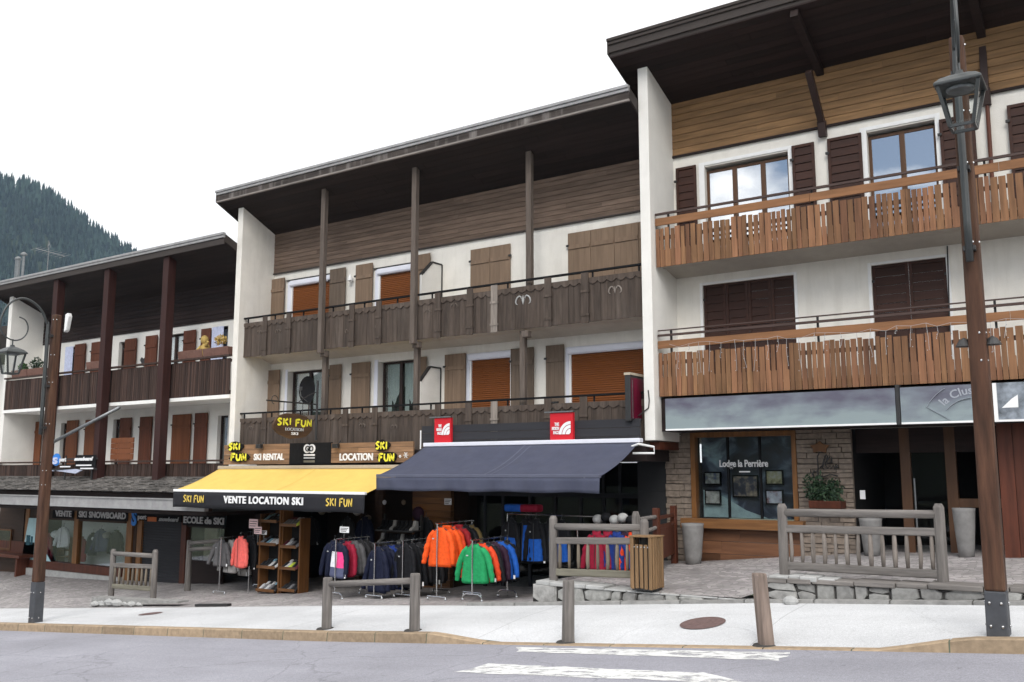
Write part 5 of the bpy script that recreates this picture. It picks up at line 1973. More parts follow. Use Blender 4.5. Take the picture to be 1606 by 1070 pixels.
M['misty'] = fog_print()
vz0, vz1 = 3.30, 3.92
vx = [(P(1045, 678, Yv)[0], P(1406.5, 664, Yv)[0], 'pale misty print valance panel beside the white fin of the hotel'),
      (P(1414.5, 664, Yv)[0], P(1556, 660, Yv)[0], 'misty print valance panel carrying a faint arched logo behind the lamp post')]
for a, b, lb in vx:
    t = thing('valance_panel', lb, 'panel', ((a + b) / 2, Yv, vz0), 'printed valance panels under the hotel balcony')
    part(MB().box(a, b, Yv - .02, Yv + .01, vz0 + .035, vz1), 'print', M['misty'], t)
    part(MB().box(a, b, Yv - .035, Yv + .015, vz0, vz0 + .033), 'bottom_rail', M['white_paint'], t, bevel=.004)
    if 'logo' in lb:
        lp = MB()
        cx, cz = P(1528, 660, Yv)[0], vz0 - .12
        arc = [(cx + .80 * math.cos(a_), cz + .80 * math.sin(a_)) for a_ in [rad(150 - i * 6) for i in range(10)]]
        arc2 = [(cx + .52 * math.cos(a_), cz + .52 * math.sin(a_)) for a_ in [rad(140 - i * 6) for i in range(9)]]
        arc = [p for p in arc if p[1] < vz1 - .02]
        for ar in (arc, arc2):
            for (a0, c0), (a1, c1) in zip(ar, ar[1:]):
                lp.beam((a0, Yv - .024, c0), (a1, Yv - .024, c1), .045, .006)
        lp.beam((arc[0][0], Yv - .024, arc[0][1]), (arc[0][0] + .35, Yv - .024, vz0 + .05), .03, .006)
        part(lp, 'logo_outline', surf('pale_print', (.3, .32, .36), var=.05), t)
        v, f = text_mesh('la Clusaz', .012)
        xs_ = [p[0] for p in v]; lx, hx_ = min(xs_), max(xs_)
        mb = MB()
        def arcmap(p):
            u = (p[0] - lx) / (hx_ - lx)
            a_ = rad(136 - 62 * u)
            R_ = .585 + p[1] * .19
            return (cx + R_ * math.cos(a_), Yv - .022 - p[2] * .2, cz + R_ * math.sin(a_))
        mb.add([arcmap(p) for p in v if True], f)
        mb.v = [(p[0], p[1], min(p[2], vz1 - .005)) for p in mb.v]
        part(mb, 'lettering', surf('pale_letters', (.33, .35, .39), var=.05), t, recalc=False)
a = P(1560, 660, Yv)[0]
t = thing('valance_panel', 'snowy landscape valance panel on the uphill side of the lamp post', 'panel', (a + 1, Yv, vz0), 'printed valance panels under the hotel balcony')
part(MB().box(a + .003, a + .06, Yv - .03, Yv + .012, vz0, vz1), 'end_rail', M['white_paint'], t)
part(MB().box(a + .062, X3R, Yv - .02, Yv + .01, vz0 + .035, vz1), 'print', surf('snow_print', (.2, .225, .255), rough=.5, var=.65, scale=5, bump=0, detail=10), t)
part(MB().box(a + .062, X3R, Yv - .035, Yv + .015, vz0, vz0 + .033), 'bottom_rail', M['white_paint'], t)
part(MB().prism([(P(1572, 645, Yv)[0], vz0 + .22), (P(1598, 645, Yv)[0], vz0 + .22), (P(1598, 640, Yv)[0], vz0 + .42), (P(1588, 640, Yv)[0], vz0 + .36)], Yv - .026, Yv - .0205, 'y'), 'snow_peak', M['white_paint'], t)
part(MB().box(P(1407.5, 664, Yv)[0], P(1413.5, 664, Yv)[0], Yv - .03, Yv + .1, vz0, 3.97), 'hanger_post', M['iron'], b3)

# ================================================================== street lamps
def lantern(parent, c):
    x, y, z = c                      # z: underside of the roof skirt
    m = MB()
    w0, w1, h = .20, .11, .42
    for sx_, sy_ in ((-1, -1), (1, -1), (1, 1), (-1, 1)):
        m.beam((x + sx_ * w0 * .95, y + sy_ * w0 * .95, z), (x + sx_ * w1, y + sy_ * w1, z - h), .034, .03)
    for a, b in (((-1, -1), (1, -1)), ((1, -1), (1, 1)), ((1, 1), (-1, 1)), ((-1, 1), (-1, -1))):
        m.beam((x + a[0] * w1, y + a[1] * w1, z - h), (x + b[0] * w1, y + b[1] * w1, z - h), .026, .03)
    f = part(m, 'lantern_frame', M['lamp_green'], parent)
    rf = MB()
    prof = [(.225, 0), (.225, .03), (.17, .085), (.09, .13), (.04, .15), (.03, .19)]
    v = []
    for r, zz in prof:
        for sx_, sy_ in ((-1, -1), (1, -1), (1, 1), (-1, 1)):
            v.append((x + sx_ * r, y + sy_ * r, z + zz))
    fc = [(i * 4 + k, i * 4 + (k + 1) % 4, (i + 1) * 4 + (k + 1) % 4, (i + 1) * 4 + k) for i in range(len(prof) - 1) for k in range(4)]
    fc += [(3, 2, 1, 0), (20, 21, 22, 23)]
    rf.add(v, fc)
    part(rf, 'lantern_roof', M['lamp_green'], f, bevel=.008)
    part(MB().lathe([(.12, -.03), (.14, -.012), (.14, -.002)], (x, y, z), 20), 'reflector', M['iron_grey'], f)
    g = MB()
    for k in range(4):
        a = ((-1, -1), (1, -1), (1, 1), (-1, 1))[k]; b = ((1, -1), (1, 1), (-1, 1), (-1, -1))[k]
        q0, q1 = w0 * .9, w1 * .97
        g.add([(x + a[0] * q0, y + a[1] * q0, z - .01), (x + b[0] * q0, y + b[1] * q0, z - .01), (x + b[0] * q1, y + b[1] * q1, z - h), (x + a[0] * q1, y + a[1] * q1, z - h)], [(0, 1, 2, 3)])
    part(g, 'pane', M['glass_shop'], f, recalc=False)


def street_lamp(x, y, z, label, lean=0, foot=.85):
    t = thing('street_lamp', label, 'street lamp', (x, y, z), 'timber street lamps along the pavement')
    split, ztop = z + foot, z + 6.58
    m = MB().beam((x, y, split), (x, y, ztop), .20, .20, w2=.15, h2=.15)
    part(m, 'timber_post', M['lamp_timber'], t, bevel=.022)
    part(MB().beam((x, y, z - .03), (x, y, split), .212, .212, w2=.204, h2=.204), 'foot', M['lamp_foot'], t, bevel=.014)
    def bolt(bx_, by_, bz_, r_=.016):
        part(MB().ball((bx_, by_, bz_), r_, r_, r_, 8, 5), 'bolt', M['steel'], t)
    for q in (z + .12, z + foot * .75):
        for sx_ in (-1, 1):
            bolt(x + sx_ * .11, y, q)
            bolt(x + sx_ * .055, y - .11, q)
    for q in (ztop - .12, ztop - .9, ztop - 1.5, ztop - 2.4, ztop - 3.4, ztop - 3.7):
        bolt(x + .084, y - .045, q, .014)
        bolt(x + .03, y - .090, q, .014)
    q = [(10.87, 3.95), (10.87, 6.15), (10.83, 6.38), (10.7, 6.62), (10.5, 6.78), (10.28, 6.83), (10.06, 6.73), (9.9, 6.5), (9.845, 6.2), (9.93, 6.0), (10.12, 5.91), (10.3, 5.95), (10.41, 6.08), (10.43, 6.24), (10.36, 6.37), (10.23, 6.42)]
    fine = []
    for i in range(len(q) - 1):
        p0, p1, p2, p3 = [Vector(q[max(0, min(len(q) - 1, i + k))]) for k in (-1, 0, 1, 2)]
        for s_ in range(4):
            tt = s_ / 4
            fine.append(.5 * ((2 * p1) + (p2 - p0) * tt + (2 * p0 - 5 * p1 + 4 * p2 - p3) * tt ** 2 + (3 * p1 - p0 - 3 * p2 + p3) * tt ** 3))
    fine.append(Vector(q[-1]))
    n = len(fine)
    dy = y - 11.05
    part(MB().tube([(x + lean * (10.87 - p[0]), p[0] + dy, z + p[1]) for p in fine], [.04 if i < 5 else max(.014, .034 - .0005 * i) for i in range(n)], 10), 'crook', M['lamp_green'], t, smooth=True)
    br = MB()
    for qq in (6.1, 5.0, 4.1):
        br.beam((x, y - .04, z + qq), (x, y - .19, z + qq), .12, .05)
    part(br, 'bracket', M['iron'], t)
    yl = 10.13 + dy
    xl_ = x + lean * .74
    lantern(t, (xl_, yl, z + 5.62))
    part(MB().tube([(xl_, yl, z + 5.79), (xl_, yl, z + 5.93)], .014, 8), 'hanger', M['lamp_green'], t)
    part(MB().lathe([(.0, .1), (.05, .07), (.09, .0), (.0, -.01)], (x - .14, y, z + 3.05), 14).lathe([(.0, .1), (.05, .07), (.09, .0), (.0, -.01)], (x + .14, y, z + 3.05), 14).beam((x - .14, y, z + 3.1), (x + .14, y, z + 3.1), .03, .03), 'spotlight', M['iron'], t) if x > -5 else None
    return t


street_lamp(-1.36, 11.05, walk_z(-1.36, 11.05) - .02, 'tall brown timber street lamp standing before the hotel entrance', .16, .47)
street_lamp(-19.55, 11.05, walk_z(-19.55, 11.05) - .02, 'timber street lamp with curled iron crook standing before the dark timber chalet')

# ================================================================== bollards
def bollard(px, py, h, lean, label, worn):
    c = G(px, py)
    t = thing('bollard', label, 'bollard', (c.x, c.y, c.z), 'grey timber bollards along the kerb')
    m = MB()
    n = 12
    vs, fs = [], []
    r = random.Random(int(px))
    a0 = r.random()
    levels = [(-.03, 1.02), (0, 1.0), (h * .3, .98), (h * .7, .95), (h * .97, .93), (h, .84)]
    for zz, k in levels:
        for i in range(n):
            a = 2 * math.pi * (i + a0) / n
            rr = .088 * k * (1 + .10 * math.cos(4 * a)) * (1 + r.uniform(-.02, .02))
            vs.append((c.x + rr * math.cos(a) + lean * zz, c.y + rr * math.sin(a), c.z + zz))
    for j in range(len(levels) - 1):
        for i in range(n):
            fs.append((j * n + i, j * n + (i + 1) % n, (j + 1) * n + (i + 1) % n, (j + 1) * n + i))
    fs.append(tuple(range((len(levels) - 1) * n, len(levels) * n)))
    m.add(vs, fs)
    part(m, 'post', M[worn], t)
    part(MB().lathe([(.17, -.02), (.15, .006), (.10, .012)], (c.x, c.y, c.z), 16), 'collar', M['mortar'], t)
    return c


M['bollard_brown'] = surf('browned_timber', (.2, .155, .13), rough=.9, var=.5, scale=13, grain='z', bump=.5)
c1 = bollard(512, 986, .80, 0, 'grey timber bollard at the downhill end of the single rail', 'grey_wood')
c2 = bollard(650, 989, .83, 0, 'grey timber bollard at the uphill end of the single rail', 'grey_wood')
bollard(891, 1007, .80, .02, 'upright lone timber bollard standing before the stone wall corner', 'grey_wood')
bollard(1202, 1012, .82, -.07, 'leaning brownish timber bollard standing between the two stone walls', 'bollard_brown')
m = MB().tube([c1 + Vector((.05, 0, .70)), (c1 + c2) / 2 + Vector((0, 0, .71)), c2 + Vector((-.05, 0, .72))], .048, 12)
solid(m, 'rail', M['grey_wood_x'], 'single round grey timber rail joining two bollards', 'rail', smooth=True)

# ================================================================== timber barriers
def barrier(x0, x1, y, zb0, zb1, ht0, ht1, rails, nb, label, bal='baluster', extra=None, low='baluster_pale'):
    """two posts, round top rail, middle and bottom rails, turned balusters"""
    t = thing('barrier', label, 'barrier', ((x0 + x1) / 2, y, min(zb0, zb1)), 'weathered timber barriers')
    for x, zb, ht in ((x0, zb0, ht0), (x1, zb1, ht1)):
        m = MB().tube([(x, y, zb - .05), (x, y, ht - .05), (x, y, ht)], [.075, .07, .045], 12)
        part(m, 'post', M['grey_wood'], t, smooth=False)
    zt, zm, zl = rails
    part(MB().tube([(x0 + .03, y, zt[0]), (x1 - .03, y, zt[1])], .058, 10), 'top_rail', M['grey_wood_x'], t, smooth=True)
    part(MB().beam((x0 + .03, y, zm[0]), (x1 - .03, y, zm[1]), .07, .11), 'middle_rail', M['grey_wood_x'], t, bevel=.02)
    part(MB().beam((x0 + .03, y, zl[0]), (x1 - .03, y, zl[1]), .07, .12), 'bottom_rail', M[low], t, bevel=.02)
    for i in range(nb):
        u = (i + .7) / (nb + .4)
        x = x0 + (x1 - x0) * u
        za = zl[0] + (zl[1] - zl[0]) * u + .05
        zb = zm[0] + (zm[1] - zm[0]) * u - .05
        k = .024 + .010 * RND.random()
        dx = RND.uniform(-.012, .012)
        m = MB().tube([(x, y, za), (x + dx, y - .004, za + (zb - za) * .35), (x + dx * .5, y, za + (zb - za) * .7), (x, y, zb)], [k * .85, k * 1.05, k, k * .8], 8)
        part(m, 'baluster', M[bal], t, smooth=True)
    return t


def at(px, py, Y):
    x, z = P(px, py, Y)
    return x, z


yb1 = 14.3
zA = terr(at(176, 930, yb1)[0], yb1); zB = terr(at(241, 936, yb1)[0], yb1)
barrier(at(176, 900, yb1)[0], at(242, 900, yb1)[0], yb1, zA, zB, at(176, 861, yb1)[1], at(242, 862, yb1)[1],
        [(at(176, 868, yb1)[1], at(242, 872, yb1)[1]), (at(176, 886, yb1)[1], at(242, 889, yb1)[1]), (at(176, 919, yb1)[1], at(242, 924, yb1)[1])], 9,
        'short grey timber barrier standing before the ski shop roller door')
yb2_ = 13.62
barrier(at(868, 860, yb2_)[0], at(1011, 860, yb2_)[0], yb2_, at(868, 910, yb2_)[1] - .1, at(1011, 905, yb2_)[1] - .2, at(868, 809, yb2_)[1], at(1011, 814, yb2_)[1],
        [(at(868, 826, yb2_)[1], at(1011, 828, yb2_)[1]), (at(868, 848, yb2_)[1], at(1011, 849, yb2_)[1]), (at(868, 897, yb2_)[1], at(1011, 902, yb2_)[1])], 9,
        'grey timber barrier with bowed balusters on the stone wall behind the litter bin')
yb3 = 13.66
barrier(at(1229, 860, yb3)[0], at(1476, 860, yb3)[0], yb3, at(1232, 906, yb3)[1] - .1, at(1477, 918, yb3)[1] - .1, at(1229, 790, yb3)[1], at(1475, 790, yb3)[1],
        [(at(1229, 804, yb3)[1], at(1475, 807, yb3)[1]), (at(1229, 829, yb3)[1], at(1475, 835, yb3)[1]), (at(1229, 887, yb3)[1], at(1475, 901, yb3)[1])], 13,
        'longest grey timber barrier on the stone wall before the hotel window', bal='baluster_grey', low='grey_wood_x')
# extra post behind the barrier and the barrier rails by the ski-school window
q = at(997, 805, 14.6)
m = MB().tube([(q[0], 14.6, terr(q[0], 14.6) - .05), (q[0], 14.6, q[1] - .05), (q[0], 14.6, q[1] + .03)], [.075, .07, .045], 12)
solid(m, 'fence_post', M['grey_wood'], 'lone grey timber post behind the barrier at the terrace corner', 'post')
yr = 16.3
t = thing('barrier', 'low grey timber rail fence by the ski school window', 'barrier', (at(296, 880, yr)[0], yr, -.6), 'weathered timber barriers')
x0 = at(296, 880, yr)[0]
part(MB().tube([(x0, yr, terr(x0, yr) - .05), (x0, yr, at(296, 847, yr)[1])], [.085, .07], 12), 'post', M['grey_wood'], t)
for (pa, pb) in (((298, 852), (345, 848)), ((298, 862), (345, 859))):
    a, b = at(*pa, yr), at(*pb, yr)
    part(MB().tube([(a[0], yr, a[1]), (b[0], yr, b[1])], .055, 10), 'rail', M['grey_wood_x'], t, smooth=True)

# ================================================================== rubble walls
def rubble(px0, px1, ytop0, ytop1, label, Y=13.42, thick=.4, seed=1, cap=None, back=None):
    r = random.Random(seed)
    x0, x1 = at(px0, 930, Y)[0], at(px1, 930, Y)[0]
    zt0, zt1 = at(px0, ytop0, Y)[1], at(px1, ytop1, Y)[1]
    t = thing('stone_wall', label, 'stone wall', ((x0 + x1) / 2, Y, tab(B_TAB, (x0 + x1) / 2)), 'rubble stone walls')
    def top(x): return zt0 + (zt1 - zt0) * (x - x0) / (x1 - x0)
    def bot(x): return tab(B_TAB, x) + .03
    m = MB()
    # rows of irregular blocks that follow the falling height
    # columns with slanted joints, each cut into one to three stones
    quads = []
    x = x0
    sl = 0
    while x < x1 - .02:
        xe = min(x1, x + r.choice((r.uniform(.16, .3), r.uniform(.26, .5), r.uniform(.4, .62))))
        if x1 - xe < .14: xe = x1
        sl2 = 0 if xe >= x1 else r.uniform(-.32, .32)
        H = top((x + xe) / 2) - bot((x + xe) / 2)
        if H > .05:
            rows = max(1, min(3, round(H / r.uniform(.11, .26))))
            cl_ = [0] + [(q + r.uniform(-.3, .3)) / rows for q in range(1, rows)] + [1]
            cr_ = [0] + [(q + r.uniform(-.3, .3)) / rows for q in range(1, rows)] + [1]
            for q in range(rows):
                def pt(left, f):
                    xx = (x + sl * (f - .5) * H) if left else (xe + sl2 * (f - .5) * H)
                    xx = max(x0, min(x1, xx))
                    return (xx, bot(xx) + (top(xx) - bot(xx)) * f)
                quads.append([pt(True, cl_[q]), pt(False, cr_[q]), pt(False, cr_[q + 1]), pt(True, cl_[q + 1])])
        x, sl = xe, sl2
    if True:
        for qd in quads:
            cx, cz = sum(p[0] for p in qd) / 4, sum(p[1] for p in qd) / 4
            pts = []
            for k2 in range(4):
                p_, pv, nx_ = Vector(qd[k2]), Vector(qd[k2 - 1]), Vector(qd[(k2 + 1) % 4])
                inw = (Vector((cx, cz)) - p_)
                p_ = p_ + inw.normalized() * r.uniform(.012, .02)
                if r.random() < .6:
                    a_ = r.uniform(.12, .3)
                    pts += [tuple(p_.lerp(pv, a_)), tuple(p_.lerp(nx_, a_))]
                else:
                    pts.append(tuple(p_))
            n = len(pts)
            yf = Y - r.uniform(.02, .065)
            nn = len(m.v)
            kx = .90
            fr1 = [(cx + (p[0] - cx) * kx + r.uniform(-.006, .006), yf + r.uniform(-.012, .012), cz + (p[1] - cz) * kx) for p in pts]
            fr2 = [(p[0], yf + .03, p[1]) for p in pts]
            bk = [(p[0], Y + .05, p[1]) for p in pts]
            m.v += fr1 + fr2 + bk
            m.f.append(tuple(range(nn, nn + n)))
            for ring in range(2):
                for k2 in range(n):
                    a, b = nn + ring * n + k2, nn + ring * n + (k2 + 1) % n
                    m.f.append((a, b, b + n, a + n))
            m.m += [0] * (1 + 2 * n)
    part(m, 'stones', M['stone'], t)
    core = MB()
    ns = 16
    for i in range(ns):
        a, b = x0 + (x1 - x0) * i / ns, x0 + (x1 - x0) * (i + 1) / ns
        core.add([(a, Y, bot(a) - .2), (b, Y, bot(b) - .2), (b, Y, top(b) - .015), (a, Y, top(a) - .015), (a, Y + thick, bot(a) - .2), (b, Y + thick, bot(b) - .2), (b, Y + thick, top(b) - .015), (a, Y + thick, top(a) - .015)],
                 [(0, 1, 2, 3), (3, 2, 6, 7), (0, 3, 7, 4), (1, 5, 6, 2), (5, 4, 7, 6)])
    part(core, 'core', M['mortar'], t)
    if cap:
        c = MB()
        for (a, b, mt) in cap:
            xa, xb = at(a, 930, Y)[0], at(b, 930, Y)[0]
            x = xa
            while x < xb - .01:
                xe = min(xb, x + r.uniform(.25, .7))
                hc_ = .012 if mt == 'conc_edge' else .045
                c.box(x, xe - .01, Y - .07 + r.uniform(0, .03), Y + thick + (.1 if mt == 'conc_edge' else -.02), top((x + xe) / 2) - .014, top((x + xe) / 2) + hc_ + r.uniform(0, .3) * hc_)
                x = xe
        part(c, 'coping', M[cap[0][2]], t, bevel=.014)
    return t


rubble(836, 1188, 915, 943, 'low rubble wall under the litter bin and timber barrier, tapering uphill', seed=3, cap=[(842, 950, 'conc_cap'), (950, 1188, 'conc_edge')])
rubble(1204, 1640, 912, 930, 'rubble wall below the longest timber barrier and hotel terrace', seed=8, cap=[(1204, 1640, 'grey_wood_x')])
c_ = MB()
a, b = at(1206, 908, 13.42), at(1290, 910, 13.42)
r = random.Random(2)
x = a[0]
while x < b[0]:
    xe = x + r.uniform(.15, .3)
    c_.box(x, xe - .01, 13.38 + r.uniform(-.03, .02), 13.8, a[1] - .005, a[1] + .05 + r.uniform(0, .03))
    x = xe
solid(c_, 'coping_stones', M['conc_cap'], 'pale coping stones on the downhill end of the hotel terrace wall', 'coping', bevel=.015)
# low heap of pale stones by the downhill barrier
t = thing('stone_wall', 'low pale rubble kerb wall beneath the short grey barrier', 'stone wall', (at(195, 945, 13.5)[0], 13.5, -.7), 'rubble stone walls')
m = MB()
for px, py, s in ((153, 944, .14), (163, 940, .2), (175, 938, .22), (188, 940, .2), (199, 943, .15), (210, 945, .13), (221, 946, .1), (158, 947, .12), (170, 948, .13), (183, 948, .12), (196, 949, .1)):
    x, z = at(px, py, 13.55)
    zz = tab(B_TAB, x) + .02
    nv = len(m.v)
    m.ball((x, 13.55 + RND.uniform(-.05, .1), zz + s * .35), s * 1.1, s * .9, s * .5, 8, 5)
    for i in range(nv, len(m.v)):
        v = m.v[i]
        m.v[i] = (v[0] + RND.uniform(-.02, .02), v[1] + RND.uniform(-.02, .02), v[2] + RND.uniform(-.015, .015))
part(m, 'stones', M['conc_cap'], t)
part(MB().prism([(at(155, 945, 13.7)[0], -.72), (at(290, 951, 13.7)[0], -.40), (at(290, 951, 13.7)[0], -.36), (at(155, 945, 13.7)[0], -.50)], 13.5, 13.8, 'y'), 'core', M['conc_edge'], t)
t0 = at(318, 948, 13.6)
solid(MB().beam((t0[0], 13.45, tab(B_TAB, t0[0]) + .03), (t0[0] + 1.1, 13.42, tab(B_TAB, t0[0] + 1.1) + .03), .12, .05), 'drain_grate', M['iron'], 'dark iron drain grate at the pavement edge', 'drain')
st = G(1240, 948)
solid(MB().ball((st.x, 13.2, walk_z(st.x, 13.2) + .04), .11, .09, .075, 9, 6), 'loose_stone', M['conc_cap'], 'single pale loose stone lying at the foot of the hotel wall', 'stone')

# ================================================================== litter bin
yl_ = 13.3
x0, z1 = at(987, 842, yl_); x1, z0 = at(1027, 925, yl_)
t = thing('litter_bin', 'wood slatted litter bin with open metal top on the rubble wall', 'litter bin', ((x0 + x1) / 2, yl_, z0 - .1))
xc, hw = (x0 + x1) / 2, (x1 - x0) / 2 * .92
yc = yl_ + hw * .9
ns = 0
for sx_, sy_, ax_ in ((0, -1, 'x'), (1, 0, 'y'), (-1, 0, 'y'), (0, 1, 'x')):
    n = 5
    for i in range(n):
        u = -hw + 2 * hw * (i + .5) / n
        hwid = hw / n * .72
        if ax_ == 'x':
            b = MB().box(xc + u - hwid, xc + u + hwid, yc + sy_ * hw - .012, yc + sy_ * hw + .012, z0 + RND.uniform(-.01, .01), z1 - (.11 if sy_ < 0 and 0 < i < n - 1 else .0))
        else:
            b = MB().box(xc + sx_ * hw - .012, xc + sx_ * hw + .012, yc + u - hwid, yc + u + hwid, z0 + RND.uniform(-.01, .01), z1)
        part(b, 'slat', M['bin_wood'], t, bevel=.006)
part(MB().box(xc - hw + .02, xc + hw - .02, yc - hw + .02, yc + hw - .02, z0 - .03, z1 - .12), 'liner', M['iron'], t)
part(MB().box(xc - hw - .02, xc + hw + .02, yc - hw - .02, yc + hw + .02, z1 + .002, z1 + .02), 'lid', M['bin_wood'], t)
part(MB().box(xc - .06, xc + .06, yc - .06, yc + .06, z0 - .2, z0 - .031), 'foot', M['iron'], t)
nb = MB()
for i in range(5):
    nb.ball((xc - hw * .6 + hw * .3 * i, yc - hw - .014, z1 - .15), .011, .008, .011, 6, 4)
part(nb, 'rivet', M['steel'], t)

# ================================================================== planters at the hotel
def planter(px, pyt, pyb, w_px, Y, label):
    x, zt = P(px, pyt, Y)
    _, zb = P(px, pyb, Y)
    zb = terr(x, Y)
    hw = (P(px + w_px / 2, pyt, Y)[0] - P(px - w_px / 2, pyt, Y)[0]) / 2
    h = zt - zb
    m = MB().lathe([(hw * .66, 0), (hw * .74, h * .2), (hw * .88, h * .6), (hw * .97, h * .93), (hw, h), (hw * .88, h), (hw * .84, h * .93)], (x, Y, zb), 28)
    return solid(m, 'planter', M['planter'], label, 'planter', 'tall grey planters', smooth=True)


planter(1086, 821, 881, 33, 17.1, 'tall grey planter below the printed hotel window')
planter(1365, 813, 866, 36, 17.35, 'tall grey planter seen through the longest timber barrier')
planter(1511, 797, 862, 37, 17.3, 'tall grey planter by the dark hotel doorway post')


def leafy(mb, c, rx, ry, rz, n, s, r):
    for _ in range(n):
        a, b = r.random() * 6.28, math.acos(r.uniform(-1, 1))
        q = r.random() ** .45
        p = Vector((c[0] + rx * q * math.sin(b) * math.cos(a), c[1] + ry * q * math.sin(b) * math.sin(a), c[2] + rz * q * math.cos(b)))
        d = Vector((r.gauss(0, 1), r.gauss(0, 1), r.gauss(.3, 1))).normalized()
        u = d.orthogonal().normalized()
        ss = s * r.uniform(.6, 1.3)
        w_ = d.cross(u)
        mb.add([p - d * ss, p + u * ss * .38, p + d * ss, p - u * ss * .38], [(0, 1, 2, 3)])


# flower box with dark shrub on the stone pier
Yp = 17.42
x0, z0 = P(1272, 797, Yp); x1, z1 = P(1322, 786, Yp)
t = thing('window_box', 'red-brown flower box with dark shrub fixed to the hotel stone pier', 'flower box', ((x0 + x1) / 2, Yp, z0))
part(MB().prism([(Yp - .12, z0), (Yp + .22, z0), (Yp + .22, z1), (Yp - .16, z1)], x0, x1, 'x'), 'box', M['red_wood'], t, bevel=.01)
m = MB()
r = random.Random(6)
xc, zc_2 = (x0 + x1) / 2, P(1295, 772, Yp)[1]
for q in range(6):
    leafy(m, (x0 + (x1 - x0) * (q + .5) / 6 - .05, Yp, zc_2 + r.uniform(-.05, .12)), .13, .14, .26, 110, .05, r)
part(m, 'shrub', M['leaf_dark'], t, recalc=False)
# iron sign above it: script and scrolls, with star-shaped wood plate
t = thing('iron_sign', 'black wrought iron script sign on the hotel stone pier', 'sign', (P(1295, 740, 17.6)[0], 17.6, P(1295, 745, 17.6)[1]))
def pl3(pts, r_=.012, y=17.585):
    return MB().tube([(P(px, py, y)[0], y, P(px, py, y)[1]) for px, py in pts], r_, 6)
for nm, pts in (('scroll', [(1283, 760), (1283, 735), (1282, 716), (1285, 710), (1292, 709)]), ('letter_stroke', [(1294, 715), (1292, 725), (1290, 734), (1293, 736)]),
                ('letter_stroke', [(1302, 716), (1297, 722), (1297, 727), (1303, 726), (1304, 717), (1305, 727)]), ('letter_stroke', [(1286, 734), (1290, 730), (1292, 722), (1296, 713), (1298, 716), (1294, 728), (1298, 735), (1302, 730), (1303, 736), (1307, 730), (1309, 736), (1314, 730), (1311, 728), (1309, 734), (1316, 733)]),
                ('scroll', [(1277, 738), (1274, 744), (1278, 749), (1283, 745), (1281, 739), (1276, 741)]), ('scroll', [(1283, 746), (1292, 748), (1302, 744), (1314, 747)])):
    part(pl3(pts), nm, M['iron'], t, smooth=True)
r = random.Random(9)
cx, cz = P(1286, 702, 17.6)
t = solid(MB().prism([(cx + (.11 if i % 2 else .17) * math.cos(math.pi * i / 5 + .3) * 1.15, cz + (.07 if i % 2 else .12) * math.sin(math.pi * i / 5 + .3)) for i in range(10)], 17.57, 17.60, 'y'), 'wall_plate', M['shop_wood'], 'small star-cut orange wood plate above the iron script sign', 'plate')
# notice on the entrance side
x0, x1, z0, z1 = plane_pts((1349, 769), (1358, 783), 17.75)
solid(MB().box(x0, x1, 17.72, 17.735, z0, z1), 'notice', M['white_ink'], 'small white notice by the dark hotel doorway', 'notice')
# lettering and framed pictures in the hotel window
hw_ = [o for o in b3.children if o.name.startswith('window') and any(c.name.startswith('backdrop') for c in o.children)][0]
a, b = P(1129, 728, 17.74), P(1205, 728, 17.74)
lettering(hw_, 'Lodge la Perrière', a[0], b[0], P(1160, 736, 17.74)[1], P(1160, 721.5, 17.74)[1], front(17.735), 'white_ink', bold=.02)
part(MB().box(P(1160, 739, 17.74)[0], P(1177, 739, 17.74)[0], 17.712, 17.72, P(1160, 741, 17.74)[1], P(1160, 739, 17.74)[1]), 'underline', M['white_ink'], hw_)


def pic_mat(name, c0, c1, c2, sc, seed):
    mt, n3, bb = _nodes(name)
    Nn, Ln = n3.nodes.new, n3.links.new
    t_ = Nn('ShaderNodeTexCoord'); nn = Nn('ShaderNodeTexNoise'); nn.inputs['Scale'].default_value = sc; nn.inputs['Detail'].default_value = 6
    ad_ = Nn('ShaderNodeVectorMath'); ad_.inputs[1].default_value = (seed, seed, seed)
    Ln(t_.outputs['Object'], ad_.inputs[0]); Ln(ad_.outputs[0], nn.inputs['Vector'])
    r_ = Nn('ShaderNodeValToRGB'); r_.color_ramp.elements[0].position = .35; r_.color_ramp.elements[0].color = (*c0, 1)
    r_.color_ramp.elements[1].position = .66; r_.color_ramp.elements[1].color = (*c2, 1)
    e = r_.color_ramp.elements.new(.5); e.color = (*c1, 1)
    Ln(nn.outputs['Fac'], r_.inputs['Fac']); Ln(r_.outputs[0], bb.inputs['Base Color'])
    bb.inputs['Roughness'].default_value = .3
    return mt


